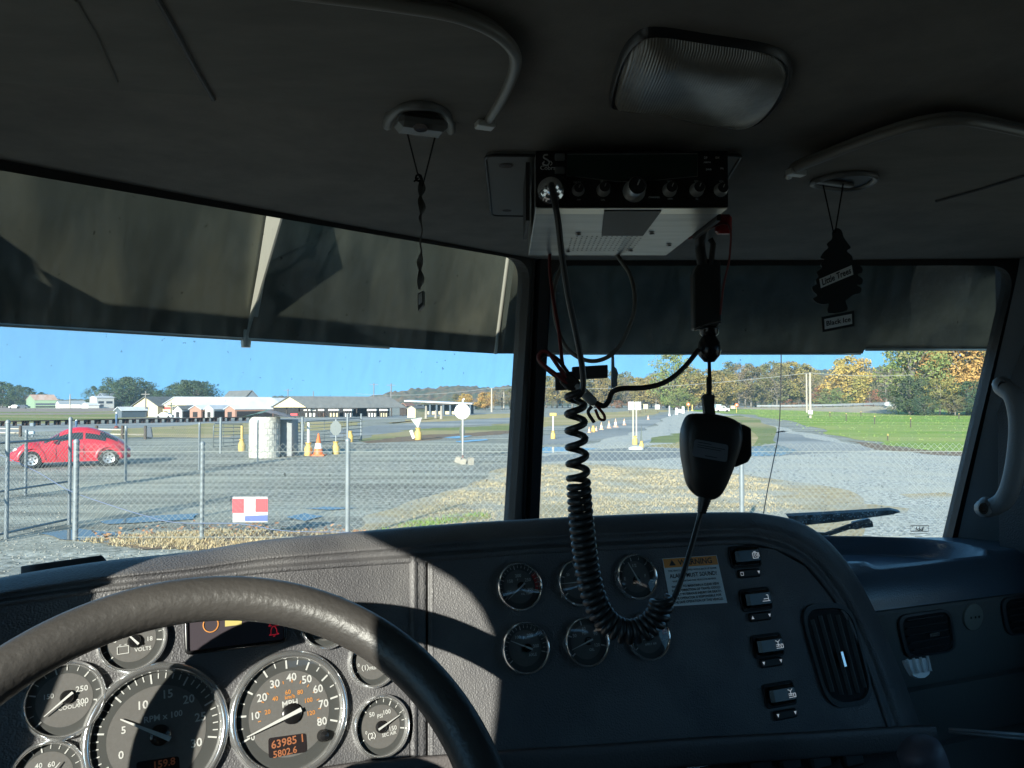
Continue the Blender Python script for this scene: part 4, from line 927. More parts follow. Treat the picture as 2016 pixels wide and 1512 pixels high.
# devices stuck to the glass and lying on the dash
dv = thing('toll_transponder', W(1150, 768, 1.40), 'black L-shaped device stuck to the right pane below the steel visor', 'device')
m = MB(); m.prism([W(x, y, 1.40) for x, y in [(1127, 722), (1197, 718), (1197, 744), (1140, 747), (1127, 747)]], (0, .02, 0)); m.build('device_body', M_mblk, dv, bevel=.002)
m = MB(); m.prism([W(x, y, 1.395) for x, y in [(1094, 733), (1128, 731), (1128, 767), (1094, 769)]], (0, .025, 0)); m.build('device_foot', M_mblk, dv, bevel=.002)
m = MB(); m.prism([W(x, y, 1.52) for x, y in [(1205, 698), (1209, 698), (1210, 722), (1214, 726), (1217, 735), (1215, 748), (1216, 760), (1208, 763), (1204, 765)]], (0, .012, 0))
tag(m.build('visor_bracket', M_mblk, None), 'ragged black bracket hanging under the steel visor, beside the black device', 'bracket')
m = MB(); A_ = [W(x, y, .93) for x, y in [(40, 1114), (200, 1092), (210, 1104), (205, 1125), (40, 1150)]]; m.prism(A_, (-.01, .03, -.012))
tag(m.build('tablet_case', mat('brown black case', (.03, .024, .022), .45), None, bevel=.002), 'flat black case lying on the dashboard at the far left', 'case')

# wiper and whip antenna, outside the glass
wp = thing('windshield_wiper', W(1700, 1060, 1.54), 'black wet windshield wiper resting at the foot of the right pane', 'wiper')
q3 = lambda x, y, o=.03: rt(x, y) + nR * o
m = MB(); m.prism([q3(x, y) for x, y in [(1560, 1030), (1640, 1026), (1770, 1018), (1788, 1022), (1770, 1027), (1660, 1042), (1575, 1050)]], nR * .012); m.build('wiper_blade', mat('wet black rubber', (.012, .012, .014), .2), wp)
m = MB(); m.tube([q3(1570, 1064), q3(1640, 1072, .04), q3(1690, 1058, .045), q3(1735, 1050, .04)], [.005, .005, .006, .007], 8); m.box(q3(1715, 1052, .045), (.018, .007, .008), (Vector((.97, 0, .22)), Vector((0, 1, 0)), Vector((-.22, 0, .97))), .002); m.build('wiper_arm', M_blk, wp, True, angle=40)
m = MB(); rnd = random.Random(4)
for i in range(70):
    t = rnd.random(); x = 1590 + 150 * t; y = 1032 - 10 * t + rnd.uniform(-3, 10 - 6 * t); c = q3(x, y, .028)
    m.lathe(c, -nR, [(.0014 * rnd.uniform(.4, 1.2), 0), (.0008, .0008), (0, .001)], 6)
m.build('rain_drops', mat('bright water', (.6, .7, .8), .05, spec=1.), wp, True)['kind'] = 'stuff'
m = MB(); m.tube(cr([W(1538, 670, 2.4), W(1537, 760, 2.4), W(1533, 850, 2.4), W(1522, 910, 2.4), W(1510, 970, 2.4), W(1499, 1040, 2.4), W(1492, 1110, 2.4)], 5), .0018, 5)
tag(m.build('whip_antenna', M_mblk, None, True), 'thin black whip antenna outside the right pane', 'antenna')
# maker's mark printed on the glass
gm = MB(); c4 = [rt(x, y) - nR * .002 for x, y in [(1792, 1034), (1827, 1034), (1827, 1045), (1792, 1045)]]
gm.tube(c4, .0007, 4, closed=True); gm.text('PPI', .0125, sum(c4, Vector()) / 4, Vector((-1, 0, 0)), -nR.cross(Vector((1, 0, 0))) * -1)
gm.tube([rt(1790, 1050) - nR * .002, rt(1826, 1049) - nR * .002], .0004, 4); gm.tube([rt(1800, 1055) - nR * .002, rt(1815, 1055) - nR * .002], .0004, 4)
gm.build('glass_mark', M_mblk, truck)
# rain drops on the right part of the glass
M_drop = mat('water drop', (1, 1, 1), .0, trans=1.); M_drop.node_tree.nodes['Principled BSDF'].inputs['IOR'].default_value = 1.33
m = MB(); rnd = random.Random(11)
def drop(P, n, r): m.lathe(P, n, [(r, 0), (r * .86, r * .3), (r * .5, r * .5), (0, r * .58)], 8)
for i in range(620):
    x = 1070 + 800 * rnd.random() ** .8; y = 1062 - 170 * rnd.random() ** 1.5
    if x > 1870 - (y - 520) * .0 and y > 1062: continue
    drop(rt(x, y) + nR * .004, nR, .0012 * rnd.uniform(.45, 1.35))
for i in range(230):
    x = 1000 - 190 * rnd.random() ** 1.4; y = 1040 - 150 * rnd.random()
    drop(lt(x, y) + nL * .004, nL, .0012 * rnd.uniform(.4, 1.4))
for i in range(40):
    x = rnd.uniform(1080, 1880); y = rnd.uniform(700, 900); drop(rt(x, y) + nR * .004, nR, .0011 * rnd.uniform(.4, 1.))
tag(m.build('rain_drops', M_drop, None, True), 'small rain drops on the outside of the windshield', 'water drops', kind='stuff')
#EXTERIOR
# ------------------------------------------------------------------ ground, roads, grass
rnd = random.Random(7)
def gmat(name, c, c2, c3=None, ns=1.2, ns3=.25, bump=.35, bs=30, rough=.9, dist=.05, stretch=None):
    return mat(name, c, rough, stretch=stretch, c2=c2, ns=ns, c3=c3, ns3=ns3, bump=('n', bs, bump, dist), ramp=(.3, .7), det=12, coords='Object', spec=.25)
M_grav = gmat('grey gravel', (.17, .175, .145), (.45, .45, .39), (.35, .35, .285), ns=6, ns3=.16, bump=.6, bs=16, dist=.03)
for n_ in list(M_grav.node_tree.nodes):
    if n_.type == 'MAP_RANGE' and abs(n_.inputs[1].default_value - .3) < .01: n_.inputs[1].default_value = .41; n_.inputs[2].default_value = .6
M_gravl = gmat('pale gravel', (.24, .25, .225), (.66, .66, .60), (.50, .49, .42), ns=8, ns3=.5, bump=.6, bs=18, dist=.03)
for n_ in M_gravl.node_tree.nodes:
    if n_.type == 'MAP_RANGE' and abs(n_.inputs[1].default_value - .3) < .01: n_.inputs[1].default_value = .42; n_.inputs[2].default_value = .58
M_road = gmat('damp asphalt', (.20, .21, .20), (.29, .30, .285), (.38, .38, .35), ns=1.5, ns3=.10, bump=.5, bs=10, rough=.7, stretch=(.3, 1, 1))
M_gr = gmat('lawn soil', (.15, .27, .03), (.30, .43, .07), (.36, .40, .12), ns=1.0, ns3=.10, stretch=(.25, 1, 1), bump=.8, bs=10)
M_grl = gmat('dull meadow', (.16, .20, .06), (.26, .28, .10), (.38, .32, .16), stretch=(.3, 1, 1), ns=.8, ns3=.05, bump=.8, bs=10)
M_tan = gmat('dry grass ground', (.32, .25, .14), (.60, .50, .31), (.46, .43, .34), ns=3.5, ns3=.7, stretch=(.6, 1, 1), bump=.9, bs=16)
M_str = gmat('straw verge', (.42, .34, .16), (.28, .28, .10), (.52, .40, .22), stretch=(.3, 1, 1), ns=2.0, ns3=.2, bump=.8, bs=12)
M_brown = gmat('leaf litter ground', (.17, .12, .08), (.27, .2, .13), None, ns=2.0, bump=.8, bs=12)
M_field = gmat('ploughed field', (.36, .29, .24), (.28, .22, .18), None, ns=.3, bump=.5, bs=3)
M_pud = mat('puddle water', (.11, .105, .09), .10, spec=.8, bump=('n', 3, .02, .01))
t_ = M_grav.node_tree; b_ = t_.nodes['Principled BSDF']; lk = b_.inputs['Base Color'].links[0]; src_ = lk.from_socket
tc_ = t_.nodes.new('ShaderNodeTexCoord'); mp_ = t_.nodes.new('ShaderNodeMapping'); mp_.inputs['Rotation'].default_value = (0, 0, R_(-28)); mp_.inputs['Scale'].default_value = (.07, .55, 1)
ns_ = t_.nodes.new('ShaderNodeTexNoise'); ns_.inputs['Scale'].default_value = 1.6; ns_.inputs['Detail'].default_value = 5; ns_.inputs['Distortion'].default_value = .3
mr_ = t_.nodes.new('ShaderNodeMapRange'); mr_.inputs[1].default_value = .38; mr_.inputs[2].default_value = .62; mr_.inputs[3].default_value = .62; mr_.inputs[4].default_value = 1.22
mx_ = t_.nodes.new('ShaderNodeMix'); mx_.data_type = 'RGBA'; mx_.blend_type = 'MULTIPLY'; mx_.inputs[0].default_value = 1
t_.links.new(tc_.outputs['Object'], mp_.inputs[0]); t_.links.new(mp_.outputs[0], ns_.inputs[0]); t_.links.new(ns_.outputs[0], mr_.inputs[0]); t_.links.new(src_, mx_.inputs[6]); t_.links.new(mr_.outputs[0], mx_.inputs[7]); t_.links.new(mx_.outputs[2], b_.inputs['Base Color'])
def struct(ob): ob['kind'] = 'structure'; return ob
m = MB(); rows = []
ring = [0.5, 3, 6, 10, 16, 25, 40, 60, 90, 130, 190, 300, 500, 930]
for r in ring: rows.append([Vector((r * math.sin(R_(a)), r * math.cos(R_(a)), 0)) for a in range(0, 360, 10)])
m.grid(rows, True); m.add([rows[0][i] for i in range(36)], [tuple(range(36))]); struct(m.build('ground', M_grav, None, org=Vector((0, 0, 0))))
LAY = [0]
def patch(name, px, mt, amp=.12, z=None, n=9, fuzz=1.):
    LAY[0] += 1; z = z if z is not None else .003 + .0007 * LAY[0]
    P = [G(x, y) for x, y in px]; out = []
    for i in range(len(P)):
        a, b = P[i], P[(i + 1) % len(P)]
        L_ = (b - a).length; k = max(2, min(120, int(L_ / (.12 + .02 * a.y))))
        d = (b - a).normalized(); nn = Vector((-d.y, d.x, 0))
        for j in range(k):
            q = a.lerp(b, j / k); s_ = .012 * q.y * fuzz
            w_ = noise.noise(Vector((q.x / (s_ * 6), q.y / (s_ * 9), LAY[0]))) * s_ * 3 + noise.noise(Vector((q.x / s_, q.y / s_ / 1.5, LAY[0] + 9))) * s_ * 1.2
            q = q + nn * w_; out.append(Vector((q.x, q.y, z)))
    o = MB().add(out, [tuple(range(len(out)))]).build(name, mt, None)
    return struct(o)
patch('field', [(-300, 811), (-300, 798), (330, 798), (330, 806), (150, 811)], M_field)
patch('meadow', [(-300, 842), (-300, 811), (150, 811), (330, 806), (420, 812), (300, 822), (120, 832)], M_grl)
patch('dirt_strip', [(-300, 813), (180, 813), (310, 809), (180, 816), (-300, 817)], M_field)
patch('road', [(-300, 862), (-300, 842), (150, 834), (480, 826), (800, 818), (1010, 812), (1010, 816), (820, 823), (500, 833), (200, 846)], M_road)
patch('verge', [(190, 846), (420, 834), (520, 832), (700, 830), (640, 846), (400, 862), (230, 862)], M_str)
patch('verge', [(730, 834), (790, 826), (900, 819), (1008, 814), (1008, 821), (860, 829), (780, 834)], M_str)
patch('road', [(640, 850), (760, 838), (860, 831), (1010, 822), (1010, 832), (900, 838), (780, 848), (680, 862), (640, 862)], M_road)
patch('verge', [(715, 866), (740, 856), (840, 845), (1010, 834), (1010, 850), (900, 860), (780, 868), (722, 872)], M_grl)
patch('verge', [(715, 869), (840, 857), (1010, 847), (1010, 853), (900, 862), (780, 870), (722, 873)], M_brown)
patch('verge', [(1062, 842), (1062, 822), (1180, 812), (1280, 806), (1330, 808), (1250, 820), (1150, 832)], M_str)
patch('road', [(1040, 878), (1040, 860), (1155, 848), (1258, 826), (1354, 806), (1372, 806), (1300, 830), (1230, 856), (1130, 876)], M_road)
patch('pale_gravel', [(1040, 896), (1130, 876), (1230, 856), (1300, 830), (1372, 806), (1400, 806), (1420, 815), (1500, 830), (1560, 848), (1640, 866), (1740, 884), (1900, 898), (2300, 915), (2300, 1300), (1500, 1120), (1560, 1000), (1480, 940), (1200, 915), (1040, 915)], M_gravl)
patch('lane', [(1040, 900), (1230, 884), (1400, 880), (1470, 872), (1480, 855), (1560, 848), (1640, 866), (1700, 876), (1740, 884), (1690, 893), (1560, 898), (1300, 903), (1040, 912)], M_road)
patch('lawn', [(1330, 808), (1450, 802), (2400, 800), (2400, 935), (2100, 912), (1900, 897), (1800, 893), (1740, 882), (1640, 862), (1560, 840), (1490, 820), (1430, 815), (1380, 813)], M_gr, fuzz=2.)
patch('verge', [(1418, 819), (1460, 818), (1500, 842), (1515, 868), (1470, 880), (1380, 872), (1280, 872), (1290, 862), (1400, 846)], M_grl)
patch('verge', [(1455, 830), (1490, 836), (1512, 862), (1500, 884), (1440, 884), (1380, 884), (1300, 880), (1400, 866), (1470, 862)], M_str)
patch('verge', [(1670, 868), (1740, 876), (1830, 888), (1960, 893), (1960, 899), (1860, 897), (1730, 886)], M_brown, fuzz=.5)
M_wet = gmat('damp dark gravel', (.145, .15, .125), (.37, .37, .32), (.27, .275, .23), ns=6, ns3=.3, bump=.6, bs=16, dist=.03)
M_dryg = gmat('dry pale gravel', (.22, .22, .185), (.50, .50, .43), None, ns=6, bump=.6, bs=16, dist=.03)
patch('dry_grass', [(1600, 1000), (1680, 992), (1760, 1000), (1720, 1012), (1620, 1012)], M_tan, fuzz=1.2)
patch('dry_grass', [(1780, 975), (1860, 970), (1880, 980), (1800, 984)], M_tan, fuzz=1.)
patch('dry_grass', [(640, 1072), (720, 1030), (830, 975), (990, 922), (1080, 914), (1200, 918), (1300, 922), (1400, 920), (1500, 938), (1590, 965), (1640, 1000), (1600, 1060), (1500, 1130), (600, 1160), (560, 1080)], M_tan, fuzz=2.2)
patch('dry_grass', [(150, 1062), (250, 1058), (420, 1046), (600, 1048), (700, 1058), (690, 1078), (560, 1090), (400, 1082), (250, 1076)], M_brown)
patch('verge', [(740, 1050), (800, 1032), (880, 1018), (960, 1012), (960, 1022), (860, 1036), (770, 1054)], M_str)
for px in ([(80, 1052), (150, 1044), (230, 1050), (330, 1066), (325, 1074), (220, 1072), (120, 1064)], [(200, 1028), (280, 1018), (400, 1012), (380, 1024), (290, 1030), (210, 1034)], [(560, 1020), (600, 1012), (640, 1018), (600, 1028)], [(600, 1003), (640, 999), (705, 1002), (650, 1006)],
           [(1480, 880), (1535, 876), (1568, 888), (1540, 898), (1480, 899)], [(1062, 882), (1100, 880), (1180, 884), (1100, 892), (1062, 893)], [(872, 862), (900, 859), (930, 858), (900, 864)], [(895, 869), (960, 865), (962, 867), (905, 872)]):
    patch('puddle', px, M_pud, fuzz=.25)
# gravel stones: real pebbles in the foreground
m = MB(); tet = [Vector(v) for v in ((1, 0, -.4), (-.5, .87, -.4), (-.5, -.87, -.4), (0, 0, .8))]
for i in range(16000):
    y = 8 + 24 * rnd.random() ** 1.7; x = rnd.uniform(-.72, .72) * y; s_ = rnd.uniform(.008, .026); a = rnd.random() * 6.28; sx = rnd.uniform(.6, 1.3)
    c, s2 = math.cos(a), math.sin(a)
    m.add([Vector((x + (v.x * c * sx - v.y * s2) * s_, y + (v.x * s2 * sx + v.y * c) * s_, .012 + LAY[0] * .005 * 0 + v.z * s_ * .7 + .11)) for v in tet] if False else [Vector((x + (v.x * c * sx - v.y * s2) * s_, y + (v.x * s2 * sx + v.y * c) * s_, .16 * 0 + s_ * .3 + v.z * s_ * .8)) for v in tet], [(0, 1, 3), (1, 2, 3), (2, 0, 3)])
tag(m.build('gravel_stones', mat('loose stone', (.17, .17, .15), .95, c2=(.34, .33, .29), ns=3, spec=.1), None, org=Vector((0, 20, 0))), kind='stuff')
def inside(x, y, poly):
    c = False; j = len(poly) - 1
    for i in range(len(poly)):
        xi, yi = poly[i]; xj, yj = poly[j]
        if (yi > y) != (yj > y) and x < (xj - xi) * (y - yi) / (yj - yi) + xi: c = not c
        j = i
    return c
def tufts(name, poly, n, h, mt, lean=.6, wid=.006, dens=None):
    m = MB(); P = [G(x, y) for x, y in poly]; P2 = [(p.x, p.y) for p in P]; x0, x1 = min(p[0] for p in P2), max(p[0] for p in P2); y0, y1 = min(p[1] for p in P2), max(p[1] for p in P2)
    k = 0; tries = 0
    while k < n and tries < n * 8:
        tries += 1; x, y = rnd.uniform(x0, x1), rnd.uniform(y0, y1)
        if not inside(x, y, P2): continue
        if noise.noise(Vector((x * .8, y * .8, 3))) < rnd.uniform(-.35, .25): continue
        k += 1
        for b in range(4):
            a = rnd.random() * 6.28; hh = h * rnd.uniform(.4, 1.2); l = lean * hh * rnd.uniform(.3, 1.3); bx, by = x + rnd.gauss(0, .03), y + rnd.gauss(0, .03); wv = wid * (1 + y * .06)
            d = Vector((math.cos(a), math.sin(a), 0)); e = Vector((-d.y, d.x, 0)) * wv
            m.add([Vector((bx, by, 0)) - e, Vector((bx, by, 0)) + e, Vector((bx, by, hh)) + d * l], [(0, 1, 2)])
    return tag(m.build(name, mt, None, org=Vector((0, 15, 0))), kind='stuff')
M_straw = mat('dry grass blades', (.46, .35, .18), .8, c2=(.60, .50, .30), ns=3)
M_blade = mat('green grass blades', (.14, .26, .04), .7, c2=(.24, .36, .07), ns=1.5)
M_leafd = mat('fallen leaves', (.42, .17, .07), .8, c2=(.5, .30, .15), ns=5)
tufts('dry_grass_tufts', [(690, 1072), (760, 1035), (860, 985), (1000, 930), (1080, 918), (1400, 925), (1500, 945), (1590, 975), (1560, 1060), (1500, 1130), (600, 1160)], 5200, .055, M_straw)
tufts('dry_grass_tufts', [(150, 1064), (250, 1056), (420, 1044), (600, 1046), (720, 1056), (690, 1078), (560, 1090), (400, 1084), (250, 1078)], 2200, .065, M_straw, 1.0)
tufts('grass_tufts', [(720, 1052), (800, 1030), (880, 1016), (960, 1012), (960, 1022), (860, 1036), (770, 1056)], 260, .07, M_blade)
tufts('grass_tufts', [(1440, 806), (2050, 804), (2050, 905), (1900, 896), (1800, 892), (1740, 880), (1640, 860), (1560, 838), (1490, 818)], 5000, .07, mat('pale lawn blades', (.20, .31, .06), .8, c2=(.32, .40, .12), ns=.6), .6, .009)
m = MB()
for i in range(300):
    t = rnd.random(); p = G(180 + 560 * t, 1058 - 14 * math.sin(3 * t) + rnd.gauss(0, 6)); s_ = rnd.uniform(.02, .05); a = rnd.random() * 6.28; d = Vector((math.cos(a), math.sin(a), rnd.uniform(-.6, .6))) * s_; e = Vector((-math.sin(a), math.cos(a), rnd.uniform(-.4, .8))) * s_ * .7
    c = p + UP * rnd.uniform(.02, .08); m.add([c - d, c - e, c + d, c + e], [(0, 1, 2, 3)])
tag(m.build('fallen_leaves', M_leafd, None), kind='stuff')

# ------------------------------------------------------------------ chain link fences
M_galv = mat('galvanised steel', (.27, .30, .31), .5, .3, c2=(.21, .24, .25), ns=5)
M_mesh = mat('chain link wire', (.29, .31, .28), .65, .1)
def wire_mesh(m, A, B, z0, z1, pitch=.105, r=.0025):
    L_ = (B - A).length; d = (B - A).normalized(); H = z1 - z0; nn = Vector((-d.y, d.x, 0)) * r
    k = int((L_ + H) / pitch) + 2
    for sg in (1, -1):
        for i in range(-2, k + int(H / pitch)):
            x0 = i * pitch - (H if sg > 0 else 0); x1 = x0 + H
            # clip to 0..L
            a0, a1 = max(x0, 0), min(x1, L_)
            if a1 <= a0: continue
            f = lambda x: (x - x0) if sg > 0 else (H - (x - x0))
            p, q = A + d * a0 + UP * (z0 + f(a0)), A + d * a1 + UP * (z0 + f(a1))
            dd = (q - p).normalized(); b = nn.normalized().cross(dd) * r; o = nn * (.6 * sg)
            v = [p + nn + o, p + b + o, p - nn + o, p - b + o, q + nn + o, q + b + o, q - nn + o, q - b + o]
            m.add(v, [(0, 1, 5, 4), (1, 2, 6, 5), (2, 3, 7, 6), (3, 0, 4, 7)])
def post(par, p, h, r=.03, name='post'):
    p = Vector((p.x, p.y, 0)); return MB().lathe(p, UP, [(r, 0), (r, h - .03), (r * 1.15, h - .03), (r * 1.15, h), (r * .6, h + .03), (0, h + .035)], 12).build(name, M_galv, par, True, angle=40)
FY = 12.9
fn = thing('chain_link_fence', (0, FY, 0), 'near galvanised chain link fence with round posts running across in front of the truck', 'fence')
A = Vector((-7.30, 12.85, 0)); B = Vector((9.8, FY, 0))
m = MB(); wire_mesh(m, A, B, .03, 1.62); m.build('wire_mesh', M_mesh, fn)
m = MB(); m.tube([A + UP * 1.48, B + UP * 1.48], .005, 5); m.tube([A + UP * .06, B + UP * .06], .005, 5); m.build('tension_wire', M_mesh, fn)
for x, y, r, h in ((148, 1062, .045, 1.66), (397, 1062, .036, 1.62), (684, 1055, .042, 1.68), (1461, 1062, .042, 1.50)): post(fn, W(x, 1062, FY), h, r)
bf = thing('chain_link_fence', (-11, 24, 0), 'farther chain link fence running away beside the red car', 'fence')
m = MB(); Pb = [G(-170, 1010), G(50, 975), G(247, 948), G(392, 925), G(507, 909)]
Pb = [Vector((p.x, p.y, 0)) for p in Pb]
for a, b in zip(Pb, Pb[1:]): wire_mesh(m, a, b, .03, 1.55, .105, .0032)
m.build('wire_mesh', M_mesh, bf)
for p in Pb[1:]: post(bf, p, 1.6, .036)
for p in (G(434, 893),): post(bf, p, 1.62, .06)
# swung gate at the left
gt = thing('chain_link_gate', (-8.6, 13.6, 0), 'open chain link gate with tubular frame at the left end of the near fence', 'gate')
ga = G(-120, 1088); gb = G(137, 1030); ga.z = gb.z = 0
m = MB(); m.tube([ga + UP * .08, gb + UP * .08], .022, 8); m.tube([ga + UP * .80, gb + UP * .80], .018, 8); m.tube([ga + UP * 1.62, gb + UP * 1.62], .022, 8)
for t in (0, .999): m.tube([ga.lerp(gb, t) + UP * .06, ga.lerp(gb, t) + UP * 1.64], .022, 8)
m.build('gate_frame', M_galv, gt, True)
m = MB(); wire_mesh(m, ga, gb, .08, 1.62); m.build('wire_mesh', M_mesh, gt)
post(gt, G(12, 1061), 1.98, .035); post(gt, G(136, 1033), 2.0, .032)
rp = MB(); rp.tube(cr([W(0, 895, 13.4), W(75, 930, 13.2), W(135, 965, 13.0), W(210, 992, 12.8), W(285, 1015, 12.8), W(350, 1029, 12.8), W(470, 1031, 12.8), W(560, 1045, 12.8), W(690, 1048, 12.8)], 5), .006, 6)
tag(rp.build('blue_rope', mat('blue rope', (.15, .19, .30), .7), None, True), 'blue rope slung from the gate down along the foot of the near fence', 'rope')
m = MB(); sg_ = thing('fence_sign', W(492, 1003, FY - .03), 'small red, white and blue sign wired to the near fence', 'sign')
m.prism([W(458, 978, FY - .04), W(527, 978, FY - .04), W(527, 1028, FY - .04), W(458, 1028, FY - .04)], (0, .01, 0)); m.build('sign_board', mat('sign white', (.5, .48, .48), .6), sg_)
for nm, c, qd in (('red_field', (.75, .06, .07), [(458, 982), (480, 982), (480, 1010), (458, 1010)]), ('red_field', (.75, .06, .07), [(503, 982), (527, 982), (527, 1008), (503, 1008)]), ('blue_field', (.08, .12, .3), [(482, 1016), (527, 1014), (527, 1026), (482, 1026)])):
    MB().add([W(x, y, FY - .045) for x, y in qd], [(0, 1, 2, 3)]).build(nm, mat(nm, c, .5), sg_)

# ------------------------------------------------------------------ red car
cw1, cw2 = G(62, 922), G(214, 917); cx = (cw2 - cw1); wb = cx.length; CXd = cx.normalized(); CYd = Vector((-CXd.y, CXd.x, 0))   # CXd: towards the tail, CYd: away from the camera
K = wb / 2.51
C0_ = cw1 + cx / 2 + CYd * .75 * K; C0_.z = 0
car = thing('parked_car', C0_, 'small rounded red car with silver wheels parked beyond the fence', 'car')
cpt = lambda x, y, z: C0_ + (CXd * x + CYd * y + UP * z) * K
st_ = [(-2.02, .40, .50, .52), (-1.95, .62, .60, .50), (-1.75, .76, .76, .52), (-1.45, .82, .90, .55), (-1.1, .84, .98, .58), (-.85, .85, 1.02, .62), (-.6, .84, 1.16, .66), (-.35, .83, 1.33, .68), (-.1, .82, 1.44, .68), (.2, .82, 1.49, .68), (.5, .82, 1.48, .68), (.8, .82, 1.41, .68), (1.1, .83, 1.29, .66), (1.4, .83, 1.12, .64), (1.65, .80, .97, .60), (1.85, .72, .82, .56), (2.0, .50, .62, .50)]
def body_at(x):
    for a, b in zip(st_, st_[1:]):
        if a[0] <= x <= b[0]:
            t = (x - a[0]) / (b[0] - a[0]); return [a[i] + (b[i] - a[i]) * t for i in (1, 2, 3)]
    return list(st_[-1][1:])
def S(x, v, out=0):
    w_, zt_, zs = body_at(x); a = abs(v) * math.pi / 2; sg = 1 if v > 0 else -1
    cab = smooth(.95, 1.25, zt_)
    y = w_ * (1 - .20 * cab * smooth(.25, 1, math.cos(a))) * math.sin(a) ** .62; z = zs + (zt_ - zs) * math.cos(a) ** .85
    return cpt(x, sg * (y + out), z + out * .5)
M_car = mat('glossy red paint', (.60, .03, .05), .3, coat=.6)
M_cg = mat('car window dark', (.03, .04, .045), .08, spec=.8)
xs_ = [-2.02 + 4.02 * i / 48 for i in range(49)]
rows = []
for x in xs_:
    w_, zt_, zs = body_at(x); zb = .20 + .1 * (abs(x) / 2) ** 4
    lower = [cpt(x, -w_ * .96, zb), cpt(x, -w_ * 1.01, (zb + zs) / 2)]
    rows.append(lower + [S(x, -1 + i / 12 + (1e-6 if i == 0 else 0)) for i in range(0, 12)] + [S(x, .00001)] + [S(x, i / 12) for i in range(1, 13)] + [cpt(x, w_ * 1.01, (zb + zs) / 2), cpt(x, w_ * .96, zb)])
m = MB(); m.grid(rows); m.add([rows[0][i] for i in range(len(rows[0]))], [tuple(range(len(rows[0])))]); m.add(rows[-1], [tuple(range(len(rows[-1])))[::-1]]); m.build('body', M_car, car, True, angle=50)
def band(x0, x1, v0, v1, nm, n1=16, n2=6, xa=0, out=.006):
    m = MB(); m.grid([[S(x0 + (x1 - x0) * i / n1 + xa * (j / n2), v0 + (v1 - v0) * j / n2, out) for j in range(n2 + 1)] for i in range(n1 + 1)]); return m.build(nm, M_cg, car, True)
for sg in (-1, 1):
    band(-.42, .38, sg * .50, sg * .76, 'side_window'); band(.46, 1.15, sg * .52, sg * .74, 'side_window')
    m = MB()
    for wx in (-1.255, 1.255):
        # fenders
        rws = []
        for i in range(17):
            a = math.pi * i / 16
            rws.append([cpt(wx - math.cos(a) * rr_, sg * yy, .32 + math.sin(a) * rr_ * 1.05) for rr_, yy in ((.36, .83), (.37, .875), (.41, .885), (.47, .86), (.54, .78), (.60, .66))])
        m.grid(rws)
    m.build('fender', M_car, car, True)
band(-.88, -.40, -.55, .55, 'windshield'); band(.95, 1.55, -.55, .55, 'rear_window')
for wx in (-1.255, 1.255):
    for sg in (-1, 1):
        c = cpt(wx, sg * .74, .315); ax = CYd * sg
        ty = MB().lathe(c, ax, [(.20 * K, .12 * K), (.29 * K, .125 * K), (.315 * K, .10 * K), (.315 * K, -.06 * K), (.25 * K, -.08 * K)], 28).build('wheel', mat('tyre rubber', (.02, .02, .02), .8), car, True, angle=40)
        m = MB().lathe(c, ax, [(.21 * K, .128 * K), (.19 * K, .11 * K), (.05 * K, .10 * K), (.03 * K, .12 * K), (0, .12 * K)], 28)
        m.build('rim', mat('silver wheel', (.55, .56, .57), .3, .6), ty, True, angle=40)
        m = MB(); u_ = CXd; v_ = UP
        for i in range(6):
            a = i * math.pi / 3 + .3; p = c + ax * .116 * K + (u_ * math.cos(a) + v_ * math.sin(a)) * .125 * K
            m.lathe(p, ax, [(.035 * K, .0), (0, .001)], 8)
        m.build('rim_hole', mat('tyre rubber', (.02, .02, .02), .8), ty)
        MB().lathe(c - ax * .02 * K, ax, [(.37 * K, .095 * K), (0, .095 * K)], 28).build('wheel_arch', M_blk, car)
for sg in (-1, 1):
    m = MB().lathe(cpt(-1.80, sg * .56, .64), (-CXd * .8 + CYd * sg * .5 + UP * .35), [(.12 * K, 0), (.10 * K, .03 * K), (0, .05 * K)], 16); m.build('headlight', mat('headlight', (.7, .68, .66), .1), car, True)
    m = MB().lathe(cpt(1.86, sg * .58, .68), (CXd * .8 + CYd * sg * .5), [(.09 * K, 0), (.07 * K, .02 * K), (0, .03 * K)], 14); m.build('tail_light', mat('tail light', (.3, .01, .01), .2), car, True)
m = MB(); m.box(cpt(-.58, -.9, .98), (.05 * K, .09 * K, .06 * K), (CXd, CYd, UP), .02); m.build('wing_mirror', M_car, car)
m = MB()
for x in (-.48, .42): m.tube([cpt(x, -.852, .28), cpt(x, -.862, .45), S(x, -.97, .002), S(x, -.8, .002)], .006, 4)
m.build('door_seam', M_blk, car)
m = MB(); m.box(cpt(.30, -.868, .66), (.09 * K, .012 * K, .015 * K), (CXd, CYd, UP), .004); m.build('door_handle', M_car, car)

